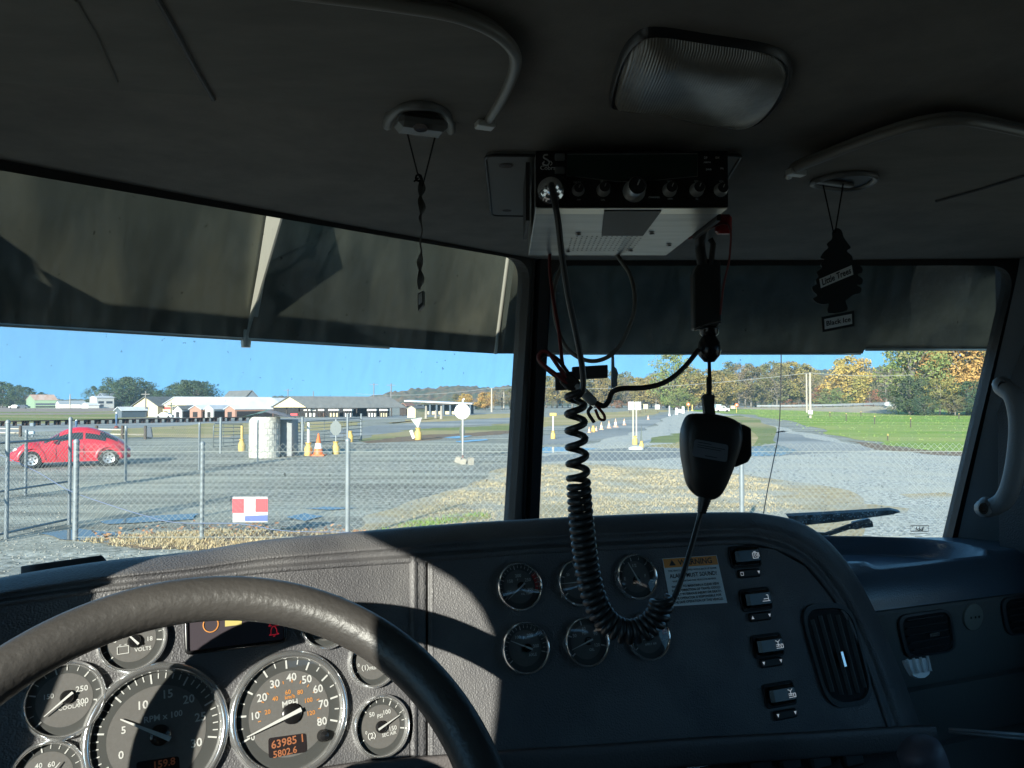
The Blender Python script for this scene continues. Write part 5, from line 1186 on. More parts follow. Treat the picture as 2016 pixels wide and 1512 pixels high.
# ------------------------------------------------------------------ buildings
def house(name, label, A, B, L, eave, ridge, wall, roof, group=None, open_=False, over=.3, cat='building', wins=(), z0=0, gable=None):
    """A,B: gable end left and right foot; L: length vector"""
    A, B, L = Vector((A.x, A.y, 0)), Vector((B.x, B.y, 0)), Vector((L.x, L.y, 0))
    t = thing(name, A, label, cat, group); M_ = (A + B) / 2; g = (B - A); gd = g.normalized(); ld = L.normalized()
    if not open_:
        m = MB(); pts = [A, B, B + UP * eave, M_ + UP * ridge, A + UP * eave]; m.prism(pts, L); m.build('wall', wall, t)
    else:
        m = MB(); m.prism([A + UP * eave, B + UP * eave, M_ + UP * ridge], ld * .12); m.prism([A + UP * eave + L, B + UP * eave + L, M_ + UP * ridge + L], ld * -.12); m.build('gable', wall, t)
        n = 9
        for i in range(n):
            for base in (A, B): 
                p = base + L * (i / (n - 1)) + gd * (.1 if base is A else -.1); MB().box(p + UP * eave / 2, (.09, .09, eave / 2)).build('post', M_dw, t)
    m = MB(); th = .10
    for s_, e_ in ((A, -gd), (B, gd)):
        sl = ((s_ + UP * eave) - (M_ + UP * ridge)); sl = sl.normalized()
        p0 = M_ + UP * (ridge + .03); p1 = s_ + UP * (eave + .03) + sl * over; nn = ld.cross(sl).normalized(); nn = nn if nn.z > 0 else -nn
        a_, b_ = -ld * over, L + ld * over
        m.prism([p0 + a_, p1 + a_, p1 + b_, p0 + b_], nn * th)
    m.build('roof', roof, t)
    for wn in wins:
        nm, face, u0, u1, z0_, z1_, mt = wn
        if face == 'g': o_, d_, nn = A, g, -ld
        else: o_, d_, nn = B, L, gd
        ps = [o_ + d_ * u0 + UP * z0_, o_ + d_ * u1 + UP * z0_, o_ + d_ * u1 + UP * z1_, o_ + d_ * u0 + UP * z1_]
        MB().prism([p + nn * .02 for p in ps], nn * .04).build(nm, mt, t)
    return t
M_dw = mat('dark timber', (.05, .04, .035), .8)
M_cream = mat('cream siding', (.70, .60, .38), .7, c2=(.62, .53, .33), ns=1); M_wroof = mat('white metal roof', (.62, .64, .66), .35, c2=(.5, .52, .55), ns=.5)
M_groof = mat('grey shingle roof', (.13, .14, .14), .8, c2=(.18, .185, .18), ns=1.5); M_bg = mat('blue grey siding', (.18, .22, .26), .7); M_green = mat('pale green barn', (.20, .30, .19), .7)
M_rust = mat('rusty tin roof', (.32, .26, .24), .6, c2=(.24, .15, .11), ns=.8, stretch=(1, 1, .2)); M_dark = mat('dark opening', (.02, .02, .022), .8); M_winb = mat('window dark', (.07, .08, .10), .2)
M_terra = mat('terracotta wall', (.34, .19, .14), .7); M_turq = mat('turquoise wall', (.10, .42, .36), .6); M_white = mat('white wall', (.66, .65, .60), .7); M_slate = mat('slate blue wall', (.08, .11, .14), .7)
def gz(px, py): return G(px, py)
def zat(py, d): return CAM.z - (py - 793) / F * d
gb_ = lambda x, d: Vector(((x - 1008) / F * d, d, 0))
# cream sheds
d = 125
house('market_shed', 'cream gabled shed with dark shingle roof, left of the long white-roofed one', gb_(263, d), gb_(311, d), Vector((5.5, 14, 0)), zat(799, d), zat(782, d), M_cream, M_groof, 'cream market sheds', wins=[('door', 'g', .42, .60, .05, 1.35, M_dark), ('white_panel', 'g', .05, .30, .1, .45, M_white), ('window', 'g', .42, .62, 1.05, 1.6, M_winb)])
house('market_shed', 'long cream gabled shed under a white metal roof', gb_(320, d + 1), gb_(373, d + 1), Vector((12.5, 9, 0)), zat(799, d), zat(782, d), M_cream, M_wroof, 'cream market sheds', wins=[('window', 'g', .38, .60, 1.1, 1.65, M_winb), ('sign_panel', 'g', .06, .30, 1.25, 1.6, M_red), ('door', 'g', .08, .2, .05, .9, M_dark), ('dark_opening', 's', .05, .95, .1, 1.3, M_dark)])
d = 150
house('barn', 'dark slate barn with grey roof rising behind the white roof', gb_(482, d), gb_(508, d), Vector((-7.5, 9, 0)), zat(783, d), zat(769, d), M_slate, M_groof)
house('small_house', 'small turquoise gabled house left of the open pavilion', gb_(511, 170), gb_(536, 170), Vector((6, 8, 0)), zat(791, 170), zat(784, 170), M_turq, M_wroof)
d = 118
for i, (x0, x1, wl, rf, lab_, dx) in enumerate([(343, 358, M_white, M_groof, 'small white garden shed with grey roof in front of the cream sheds', 2.2), (374, 396, M_terra, M_wroof, 'terracotta kiosk under white roof, left one of the pair', 3.2), (404, 420, M_white, M_wroof, 'small white kiosk between the two terracotta kiosks', 2.0), (443, 463, M_terra, M_wroof, 'terracotta brick kiosk with long white roof nearest the tank', 4.6)]):
    house('kiosk', lab_, gb_(x0, d), gb_(x1, d), Vector((dx, 4, 0)), zat(806, d), zat(799, d), wl, rf, 'market kiosks', over=.15, wins=[('opening', 'g', .3, .7, .1, .9, M_dark), ('dark_side_panel', 's', .04, .97, .05, 1.0, M_dark)])  # dark sheet covers most of each kiosk's side wall
house('kiosk', 'low white-roofed shelter at the left of the cream sheds', gb_(228, d), gb_(240, d), Vector((2.4, 3, 0)), zat(808, d), zat(802, d), M_slate, M_wroof, 'market kiosks', over=.2)
# far left farm
d = 330
house('barn', 'pale green barn with rusty tin roof on the far left field', gb_(52, d), gb_(68, d), Vector((8.0, 3, 0)), zat(787, d), zat(777, d), M_green, M_rust, wins=[('dark_bay', 's', .05, .98, 4.2 - 2.9, 3.3 - 1.2, M_winb), ('dark_bay', 's', .05, .98, .2, .9, M_dark)])
house('shed', 'low blue grey shed beside the green barn', gb_(110, d), gb_(118, d), Vector((9, 4, 0)), zat(795, d), zat(789, d), M_white, M_bg)
house('farmhouse', 'tall white farmhouse with slate side left of the big green trees', gb_(177, d), gb_(190, d), Vector((4.5, 6, 0)), zat(783, d), zat(780, d), M_white, M_wroof, wins=[('window', 's', .1, .4, 2, 3, M_winb), ('window', 's', .55, .9, 2, 3, M_winb), ('window', 's', .1, .4, .6, 1.6, M_winb)])
house('farmhouse', 'dark slate farm building behind the white farmhouse', gb_(190, d + 8), gb_(207, d + 8), Vector((2, 8, 0)), zat(783, d), zat(774, d), M_slate, M_wroof)
house('shed', 'small white lean-to shed left of the farmhouse', gb_(161, d - 5), gb_(174, d - 5), Vector((3, 3, 0)), zat(797, d), zat(793, d), M_white, M_wroof)
# open pavilion with stalls inside
d = 122
pv = house('open_pavilion', 'open market pavilion with long grey roof and cream gable', gb_(538, d), gb_(607, d), Vector((14, 8, 0)), zat(802, d), zat(781, d), M_cream, M_groof, open_=True, over=.35)
m = MB(); A_ = gb_(540, d) + Vector((13, 16, 0)); m.box((-31, d + 9.5, .75), (10, .1, .75)); m.build('back_wall', M_dark, pv)
for i, (x0, x1, mt, lab_) in enumerate([(600, 624, M_white, 'white stall counter inside the pavilion, leftmost'), (628, 640, M_terra, 'brown stall inside the pavilion, second from left'), (648, 668, M_cream, 'cream stall inside the pavilion, third from left'), (678, 694, M_white, 'white stall inside the pavilion, fourth from left'), (724, 742, M_white, 'white stall inside the pavilion, second from right'), (748, 764, M_cream, 'cream stall inside the pavilion, rightmost')]):
    dd = 123.5; a_ = gb_(x0, dd); b_ = gb_(x1, dd)
    t = thing('market_stall', a_, lab_, 'stall', 'stalls under the pavilion'); c_ = (a_ + b_) / 2; hw = (b_ - a_).length / 2
    m = MB(); m.box(c_ + UP * 1.15, (hw, .6, .14)); m.build('canopy', M_white, t)
    m = MB(); m.box(c_ + UP * .36, (hw * .95, .3, .3)); m.build('counter', mt, t)
    m = MB()
    for s_ in (-.9, -.3, .3, .9): m.box(c_ + Vector((s_ * hw, -.5, .5)), (.05, .05, .52))
    m.build('leg', M_dw, t)
m = MB(); c_ = gb_(580, 121.5); m.box(c_ + UP * .45, (.55, .3, .18)); tag(m.build('red_bench', mat('bright red', (.6, .04, .05), .5), None), 'bright red bench in front of the pavilion gable', 'bench')
# long market hall on the right of it
d = 150
mh = thing('market_hall', gb_(865, d), 'long low market hall with flat white-edged roof and dark openings, behind the round sign', 'building')
x0, x1 = (797 - 1008) / F * d, (930 - 1008) / F * d
m = MB(); m.prism([Vector((x0, d - 1, zat(790.5, d))), Vector((x1, d - 1, zat(796, d))), Vector((x1, d + 6, zat(795, d))), Vector((x0, d + 6, zat(789, d)))], (0, 0, .22)); m.build('roof', M_wroof, mh)
m = MB(); m.box(((x0 + x1) / 2, d + 5, zat(806, d)), ((x1 - x0) / 2, .1, .9)); m.build('back_wall', M_slate, mh)
for i in range(9):
    xx = x0 + 2.4 + (x1 - x0 - 2.8) * i / 8; m = MB(); m.box((xx, d - .8, (zat(797, d)) / 2), (.16, .12, zat(797, d) / 2)); m.build('column', M_slate, mh)
m = MB(); m.box(((x0 + x1) / 2 + 1.5, d, .35), ((x1 - x0) / 2 - 2, .4, .3)); m.build('counter', M_cream, mh)
house('kiosk', 'cream gabled garden shed with blue grey side left of the market hall', gb_(802, 118), gb_(818, 118), Vector((1.4, 3, 0)), zat(805, 118), zat(800, 118), M_cream, M_groof, 'market kiosks', over=.1)
house('kiosk', 'small shed with pink red roof beside the pavilion end', gb_(787, 140), gb_(800, 140), Vector((1.2, 3, 0)), zat(800, 140), zat(794, 140), M_dw, M_terra, 'market kiosks', over=.1)
for i, (x, y0, y1, dd) in enumerate([(839, 799, 818, 112), (869, 799, 819, 108), (858, 808, 817, 114)]):
    p = gb_(x, dd); h = zat(y0, dd); m = MB(); m.lathe(p, UP, [(.26, 0), (.22, .1), (.17, h * .7), (.13, h), (0, h)], 10)
    tag(m.build('stone_pillar', mat('weathered stone', (.38, .34, .28), .9, c2=(.25, .23, .2), ns=4), None, True, angle=50), ['tapered stone pillar nearer the cream shed', 'tapered stone pillar just left of the round sign', 'short stub between the two stone pillars'][i], 'pillar', 'stone pillars before the market hall')

# picnic / flea market tables in a long row
tb0 = thing('market_table', (0, 0, 0), 'x', 'table', 'dark market tables in a long row')
m = MB(); m.box((0, 0, .46), (2.6, .45, .05)); m.build('table_top', mat('dark stained wood', (.06, .035, .03), .7), tb0)
for s_ in (-2.2, -1.1, 0, 1.1, 2.2):
    m = MB(); m.box((s_, 0, .2), (.06, .35, .21)); m.build('leg', mat('dark stained wood', (.06, .035, .03), .7), tb0)
def dup(root, loc, rz=0, scale=None, label=None):
    r = root.copy(); col.objects.link(r); r.location = loc; r.rotation_euler = (0, 0, rz)
    if scale: r.scale = scale
    if label: r['label'] = label
    for ch in list(root.children):
        c = ch.copy(); col.objects.link(c); c.parent = r
        for g in ch.children: d_ = g.copy(); col.objects.link(d_); d_.parent = c
    return r
ORDN = ['first', 'second', 'third', 'fourth', 'fifth', 'sixth', 'seventh', 'eighth', 'ninth', 'tenth', 'eleventh', 'twelfth', 'thirteenth', 'fourteenth', 'fifteenth', 'sixteenth', 'seventeenth', 'eighteenth', 'nineteenth', 'twentieth', 'twenty-first', 'twenty-second', 'twenty-third', 'twenty-fourth', 'twenty-fifth', 'twenty-sixth', 'twenty-seventh', 'twenty-eighth', 'twenty-ninth', 'thirtieth', 'thirty-first', 'thirty-second', 'thirty-third', 'thirty-fourth', 'thirty-fifth', 'thirty-sixth', 'thirty-seventh', 'thirty-eighth', 'thirty-ninth', 'fortieth', 'forty-first', 'forty-second', 'forty-third', 'forty-fourth', 'forty-fifth']
ta, tb_ = Vector(((10 - 1008) / F * 76, 76, 0)), Vector(((480 - 1008) / F * 98, 98, 0)); nT = 9; dT = (tb_ - ta)
for i in range(nT):
    p = ta + dT * ((i + .3) / nT); lb_ = f'dark wooden market table, {ORDN[i]} from the left in the long row'
    if i == 0: tb0.location = p; tb0.rotation_euler = (0, 0, math.atan2(dT.y, dT.x)); tb0['label'] = lb_
    else: dup(tb0, p, math.atan2(dT.y, dT.x), None, lb_)
# low rail fences behind the car
M_lograil = mat('bleached rail', (.55, .50, .40), .8); M_log = mat('dark log', (.09, .07, .055), .85)
for k, (x0, x1, y, zz, lab_) in enumerate([(-40, 40, 859, (843, 851), 'split rail fence piece at the far left behind the car'), (190, 241, 862, (845, 854), 'short split rail fence piece above the car roof'), (241, 286, 864, (855, 855), 'single rail fence piece ending at the leaning blue panel')]):
    a_, b_ = G(x0, y), G(x1, y + 1); t = thing('rail_fence', a_, lab_, 'fence', 'split rail fences behind the car'); dd = a_.y
    for q in (a_, b_): MB().lathe(Vector((q.x, q.y, 0)), UP, [(.10, 0), (.09, zat(838, dd)), (0, zat(838, dd) + .02)], 10).build('post', M_log, t, True, angle=50)
    for z_ in zz: MB().tube([Vector((a_.x, a_.y, zat(z_, dd))), Vector((b_.x, b_.y, zat(z_ + .5, dd)))], .045, 8).build('rail', M_lograil, t, True)
p = G(64, 860); t = thing('mailbox', p, 'blue grey box on a post behind the bonnet of the red car', 'mailbox'); dd = p.y
MB().box(Vector((p.x, p.y, zat(848, dd) / 2)), (.04, .04, zat(848, dd) / 2)).build('post', M_bg, t); MB().box(Vector((p.x, p.y, zat(836, dd))), (.13, .13, .12), None, .03).build('box', M_bg, t); MB().box(Vector((p.x - .02, p.y - .05, zat(852, dd))), (.18, .1, .1), None, .03).build('lower_box', mat('pale blue box', (.4, .5, .55), .6), t)
for x, yb, yt, lab_ in ((150, 847, 827, 'small blue hand pump on a red base, left one'), (229, 843, 812, 'tall blue hand pump with white top, right one')):
    p = G(x, yb); dd = p.y; t = thing('hand_pump', p, lab_, 'pump', 'hand pumps by the tables'); h = zat(yt, dd)
    MB().lathe(p, UP, [(.2, 0), (.2, .12), (.1, .2), (0, .25)], 12).build('base', mat('rusty red', (.2, .06, .05), .7), t, True, angle=40); MB().lathe(p + UP * .2, UP, [(.05, 0), (.09, h * .4), (.1, h * .7), (.05, h * .75), (0, h - .2)], 12).build('pump_body', mat('pump blue', (.06, .12, .22), .5), t, True, angle=40)
    MB().lathe(p + UP * (h - .1), UP, [(.07, 0), (.09, .08), (0, .16)], 10).build('cap', M_white, t, True)
p = G(290, 864); m = MB(); m.prism([W(x, y, p.y) for x, y in [(282, 842), (297, 841), (300, 860), (296, 864), (286, 864)]], (0, .12, 0)); tag(m.build('leaning_panel', mat('dark blue panel', (.05, .07, .10), .6), None, bevel=.03), 'dark blue panel leaning at the end of the rail fence', 'panel')

# ------------------------------------------------------------------ tank, farm gates, cans, cones, signs
p = G(511, 902); tk = thing('concrete_tank', p, 'round whitewashed block tank under a draped green tarp', 'tank'); dd = p.y
hT = zat(821, dd); rT = 30 / F * dd; cT = Vector((p.x, p.y + rT, 0))
M_tank = mat('whitewashed block', (.66, .64, .56), .85, c2=(.56, .54, .46), ns=4, c3=(.42, .42, .38), ns3=9, bump=('n', 12, .4, .02))
MB().lathe(cT, UP, [(rT, 0), (rT, hT), (rT * .9, hT), (rT * .9, hT - .2)], 40).build('tank_wall', M_tank, tk, True, angle=40)
m = MB(); 
for i in range(1, 7): m.lathe(cT + UP * (hT * i / 7), UP, [(rT + .004, -.006), (rT + .006, 0), (rT + .004, .006)], 40)
for i in range(1, 7):
    for j in range(20):
        a = 2 * math.pi * (j + .5 * (i % 2)) / 20; q = cT + Vector((math.cos(a), math.sin(a), 0)) * (rT + .002); m.box(q + UP * (hT * (i - .5) / 7), (.006, .006, hT / 14))
m.build('mortar_joints', mat('dirty mortar', (.3, .29, .26), .9), tk)
c2_ = cT + Vector((.62, .9, 0)); MB().box(c2_ + UP * hT * .46, (.42, .5, hT * .46), None, .02).build('pump_housing', mat('shade-darkened concrete', (.32, .33, .33), .85, c2=(.27, .28, .28), ns=4), tk)  # shade on this box is put into its darker colour
rows = []
for i in range(17):
    u = -1 + 2 * i / 16; rows.append([cT + Vector((.22 + u * rT * 1.55 - .1 * v * v, v * rT * 1.2, hT + .05 + .27 * (1 - abs(u + .15 * v)) * (1 - .5 * abs(v)) + .06 * noise.noise(Vector((u * 3, v * 3, 1))) - .06 * abs(u) ** 3)) for v in [-1 + 2 * j / 10 for j in range(11)]])
m = MB(); m.grid(rows[:9]); m.build('tarp', mat('green tarp', (.12, .19, .15), .6, bump=('n', 5, .6, .05)), tk, True)
m = MB(); m.grid(rows[8:]); m.build('tarp', mat('grey tarp', (.22, .20, .20), .7, bump=('n', 5, .6, .05)), tk, True)
M_gate = mat('gate steel', (.16, .19, .20), .5, .4)
def farm_gate(x0, b0, t0, x1, b1, t1, lab_, nb=6, posts=()):
    a_, b_ = G(x0, b0), G(x1, b1); h0, h1 = zat(t0, a_.y), zat(t1, b_.y); t = thing('farm_gate', (a_ + b_) / 2, lab_, 'gate', 'tubular farm gates')
    m = MB(); r = .03; fr_ = [a_ + UP * .1, a_ + UP * (h0 - .15), a_.lerp(b_, .04) + UP * h0, a_.lerp(b_, .96) + UP * h1, b_ + UP * (h1 - .15), b_ + UP * .1]; m.tube(fr_, r, 6, closed=True); m.build('gate_frame', M_gate, t, True)
    m = MB()
    for i in range(1, nb): m.tube([a_ + UP * (.1 + (h0 - .1) * i / nb), b_ + UP * (.1 + (h1 - .1) * i / nb)], .02, 6)
    m.build('gate_bars', M_gate, t, True)
    m = MB()
    for f_ in (.33, .67): q = a_.lerp(b_, f_); m.tube([q + UP * .1, q + UP * (h0 + (h1 - h0) * f_)], .014, 6)
    m.build('gate_braces', M_gate, t, True)
    for x, yb, yt in posts: q = G(x, yb); post(t, q, zat(yt, q.y), .06)
farm_gate(420, 884, 834, 478, 880, 835, 'tubular farm gate left of the round tank', 6, ())
farm_gate(560, 878, 832, 591, 874, 832, 'tubular farm gate just right of the round tank', 6, ((595, 887, 822),))
farm_gate(598, 876, 830, 712, 868, 823, 'long tubular farm gate behind the octagonal sign', 6, ((684, 874, 815), (711, 867, 815)))
M_can = mat('yellow paint', (.70, .48, .12), .6, c2=(.6, .42, .15), ns=6); M_pw = mat('white post paint', (.75, .74, .70), .5)
CANPROF = [(.0, 0), (.19, 0), (.20, .03), (.20, .40), (.12, .52), (.12, .60), (.16, .64), (.16, .67), (0, .68)]
def can(par, p, s=1.): return MB().lathe(Vector((p.x, p.y, 0)), UP, [(r * s, h * s) for r, h in CANPROF], 18).build('can_base', M_can, par, True, angle=35)
def can_thing(x, yb, s, lab_, name='weighted_post'):
    p = G(x, yb); t = thing(name, p, lab_, 'sign post', 'yellow can bases of signs and posts'); can(t, p, s * p.y / F / .68); return t, p
t, p = can_thing(607, 897, 26, 'yellow can with tall white post, left of the orange cone'); MB().lathe(p + UP * .4, UP, [(.06, 0), (.06, zat(832, p.y) - .4), (0, zat(832, p.y) - .4)], 12).build('post', M_pw, t, True, angle=40)
t, p = can_thing(661, 894, 25, 'yellow can carrying the grey back of an octagonal sign', 'road_sign'); h = zat(843, p.y)
MB().box(p + UP * (h / 2 + .3), (.02, .02, h / 2 + .1)).build('post', M_galv, t)
rr_ = 11.5 / F * p.y; m = MB(); m.prism([p + Vector((rr_ * math.cos(R_(22.5 + 45 * i)), -.03, h + rr_ * 1.3 * math.sin(R_(22.5 + 45 * i)))) for i in range(8)], (0, .008, 0)); m.build('sign_plate', mat('dull sign back', (.13, .15, .15), .5, .3), t)
t, p = can_thing(689, 870, 22, 'yellow can by the right end post of the long farm gate')
t, p = can_thing(476, 888, 24, 'yellow can with yellow post behind the left side of the tank'); MB().lathe(p + UP * .4, UP, [(.06, 0), (.06, zat(838, p.y) - .4), (0, zat(838, p.y) - .4)], 12).build('post', M_can, t, True, angle=40)
t, p = can_thing(823, 866, 24, 'yellow can carrying two back to back triangular yield signs', 'road_sign'); d_ = p.y
for sx, mt in ((-1, mat('pale green sign', (.5, .58, .5), .5)), (1, M_pw)):
    m = MB(); m.prism([W(823 + sx * .3, 843, d_), W(823 + sx * 9 - 3 + sx * 2, 822 + (3 if sx < 0 else 0), d_ + .25), W(823 - 1.5, 822 + (2 if sx < 0 else 1), d_ - .02)], (0, .02, 0)); m.build('sign_plate', mt, t)
m = MB(); a_ = W(815, 863, d_ - .2); b_ = W(809, 847, d_ - .2); m.tube([a_, b_], .11, 12); tag(m.build('white_tube', M_pw, None, True, angle=40), 'short white tube leaning beside the yield signs', 'tube')
# cones
def cone(p, h, lab_, mt, first=None):
    t = thing('traffic_cone', Vector((p.x, p.y, 0)), lab_, 'cone', 'traffic cones on the gravel'); r = h * .27
    MB().box(Vector((p.x, p.y, .02 * h / .7)), (r * 1.15, r * 1.15, .03 * h), None, .01).build('base', mt, t)
    o = MB().lathe(p, UP, [(r * .85, .04 * h), (r * .12, h * .97), (0, h)], 18).build('cone_body', mt, t, True, angle=50)
    MB().lathe(p, UP, [(r * .85 - (r * .73) * .30 + .006, h * .32), (r * .85 - (r * .73) * .56 + .006, h * .56)], 18).build('reflective_band', M_pw, o, True)
    return t
M_cone = mat('orange cone', (.80, .18, .05), .5); M_cone2 = mat('faded cone', (.78, .45, .28), .6)
cone(G(627, 897), .98, 'bright orange traffic cone between two yellow cans', M_cone)
for i, (x, y, hpx) in enumerate([(1160, 852, 12), (1174, 849, 10), (1184, 846, 15), (1199, 843, 15), (1212, 841, 17), (1229, 837, 13), (1276, 826, 9)]):
    p = G(x, y); cone(p, hpx / F * p.y, f'faded orange cone along the dark lane, {ORDN[i]} from the left', M_cone2)
t, p = can_thing(1168, 851, 13, 'yellow can between the leftmost faded cones')
t, p = can_thing(1089, 864, 16, 'yellow can with thin post and yellow top near the centre pillar'); h = zat(816, p.y); MB().tube([p + UP * .3, p + UP * h], .05, 8).build('post', M_pw, t, True); MB().box(p + UP * h, (.22, .1, .1), None, .03).build('post_top', M_can, t)
# round sign with a diamond sign edge on, standing in concrete blocks
p = G(911, 906); rs_ = thing('road_sign', p, 'round white sign with faded red lettering and an edge-on diamond on one white pole', 'sign'); d_ = p.y
m = MB(); m.tube([p, p + UP * zat(895, d_)], .035, 8); m.build('lower_pole', mat('rusty pole', (.25, .12, .09), .7), rs_, True)
m = MB(); m.tube([p + UP * zat(895, d_), p + UP * zat(787, d_), p + Vector((.04, 0, zat(785, d_))), p + Vector((.07, 0, zat(787, d_)))], .035, 8); m.build('pole', M_pw, rs_, True)
c_ = Vector((p.x - .02, p.y - .06, zat(810, d_))); rr_ = 15.3 / F * d_
o = MB().lathe(c_, Vector((0, -1, 0)), [(rr_, 0), (rr_, .01), (0, .011)], 32).build('sign_disc', mat('sign disc white', (.72, .70, .66), .5), rs_)
m = MB(); m.text('STOP', .14, c_ + Vector((0, -.014, rr_ * .62)), Vector((1, 0, 0)), UP); m.text('PAY', .11, c_ + Vector((0, -.014, rr_ * .1)), Vector((1, 0, 0)), UP) if False else None; m.text('HERE', .14, c_ + Vector((0, -.014, -rr_ * .6)), Vector((1, 0, 0)), UP); m.build('faded_lettering', mat('faded red print', (.62, .22, .17), .6), o)
c_ = Vector((p.x - .05, p.y - .02, zat(849, d_))); m = MB(); m.prism([c_ + Vector((-.10, 0, 0)), c_ + Vector((0, .05, -22 / F * d_)), c_ + Vector((.14, .1, 0)), c_ + Vector((0, .05, 22 / F * d_))], (.01, -.012, 0)); m.build('diamond_plate', mat('olive sign back', (.12, .14, .12), .5), rs_)
cb = thing('concrete_block', G(906, 912), 'hollow concrete block at the foot of the round sign', 'block', 'blocks holding the round sign'); ax_ = (Vector((.93, -.2, -.3)), Vector((.2, .97, 0)), Vector((.3, -.06, .93)))
M_blkc = mat('concrete block', (.36, .33, .27), .9, c2=(.28, .26, .22), ns=8); q = G(907, 914) + UP * .12
m = MB(); m.box(q, (.22, .03, .11), ax_); m.box(q + ax_[1] * .2, (.22, .03, .11), ax_)
for s_ in (-.2, 0, .2): m.box(q + ax_[1] * .1 + ax_[0] * s_, (.02, .072, .108), ax_)
m.build('block_shell', M_blkc, cb)
m = MB(); m.box(G(927, 915) + UP * .13, (.11, .1, .14), (Vector((.9, .3, 0)), Vector((-.3, .9, 0)), UP), .01); tag(m.build('concrete_block', M_blkc, None), 'upright concrete block right of the sign foot', 'block', 'blocks holding the round sign')
# central post group at right of the pillar
t, p = can_thing(1250, 876, 18, 'yellow can with two tall wooden posts, left of the spike sign'); h = zat(805, p.y)
for dx in (-.10, .08): MB().box(p + Vector((dx, 0, h / 2)), (.035, .035, h / 2)).build('post', mat('bleached post', (.45, .42, .34), .8), t)
m = MB().lathe(G(1252, 885), UP, [(.38, 0), (.36, .1), (.2, .16), (0, .17)], 20); tag(m.build('concrete_disc', M_pw, None, True, angle=40), 'round pale base lying before the two wooden posts', 'base')
t, p = can_thing(1263, 884, 16, 'yellow can with a thin dark spike-like sign seen edge on', 'road_sign'); h = zat(837, p.y)
m = MB(); m.prism([p + Vector((-.05, 0, .3)), p + Vector((.05, 0, .3)), p + Vector((0, 0, h))], (0, .1, 0)); m.build('sign_plate', mat('olive sign back', (.12, .14, .12), .5), t)
# twin notice boards
p = G(1250, 814); nb_ = thing('notice_board', p, 'pair of white notice boards on posts beyond the wooden posts', 'board'); d_ = p.y
for x0, x1 in ((1237, 1248.5), (1250, 1262)):
    m = MB(); m.prism([W(x0, 791, d_), W(x1, 791, d_), W(x1, 807, d_), W(x0, 807, d_)], (0, .06, 0)); b_ = m.build('board', mat('board white', (.72, .73, .72), .5), nb_)
    m = MB()
    for k, yy in enumerate((795, 798, 801)): m.prism([W(x0 + 2, yy, d_ - .03), W(x1 - 2 - k, yy - .8, d_ - .03), W(x1 - 2 - k, yy + .6, d_ - .03), W(x0 + 2, yy + 1.2, d_ - .03)], (0, .01, 0))
    m.build('faded_lettering', mat('faded board print', (.35, .3, .32), .6), b_)
for x in (1240, 1260): MB().box(Vector((W(x, 800, d_).x, d_ + .1, .5)), (.08, .08, .55)).build('post', M_log, nb_)
# little signs and posts along the drive
sg = [(1271, 796, 812, 'b', M_cream, 'cream square sign, nearest the notice boards'), (1294, 797, 812, 'b', M_pw, 'small white sign, second along the drive'), (1318, 799, 819, 'p', M_pw, 'thin white post on a base, third along the drive'), (1332, 803, 816, 'p', M_pw, 'fat white post, fourth along the drive'), (1338, 806, 816, 'b', M_pw, 'low white sign, fifth along the drive'), (1345, 800, 814, 'p', M_pw, 'fat white post, sixth along the drive'), (1355, 793, 810, 'r', M_cone, 'red and white round sign, left of two on the drive'), (1363, 797, 809, 'p', M_can, 'yellow post between the two round drive signs'), (1368, 795, 807, 'r', M_cone, 'red round sign, right of two on the drive'), (1443, 799, 809, 'b', M_cream, 'cream box sign right of the white pickup'), (1450, 794, 813, 'r', M_cone, 'red round sign on yellow post right of the pickup')]
for x, yt, yb, k, mt, lab_ in sg:
    p = G(x, yb); d_ = p.y; h = zat(yt, d_); t = thing('drive_sign', p, lab_, 'sign', 'small signs and posts along the drive')
    if k == 'p': MB().lathe(p, UP, [(3.2 / F * d_ if 'fat' in lab_ else 2.6 / F * d_, 0), (3.2 / F * d_ if 'fat' in lab_ else 1.2 / F * d_, h * .3), (2.6 / F * d_ if 'fat' in lab_ else 1.1 / F * d_, h), (0, h)], 10).build('post', mt, t, True, angle=40)
    else:
        MB().box(p + UP * h / 2, (.05, .05, h / 2)).build('post', M_can if k == 'r' else M_log, t)
        if k == 'b': MB().box(p + Vector((0, -.1, h * .72)), (4.5 / F * d_, .03, h * .3)).build('plate', mt, t)
        else: MB().lathe(p + Vector((0, -.1, h * .82)), Vector((0, -1, 0)), [(3.6 / F * d_, 0), (3.4 / F * d_, .03), (0, .03)], 16).build('plate', mt, t); MB().lathe(p + Vector((0, -.14, h * .82)), Vector((0, -1, 0)), [(1.6 / F * d_, 0), (0, .005)], 12).build('plate_centre', M_pw, t)
m = MB()
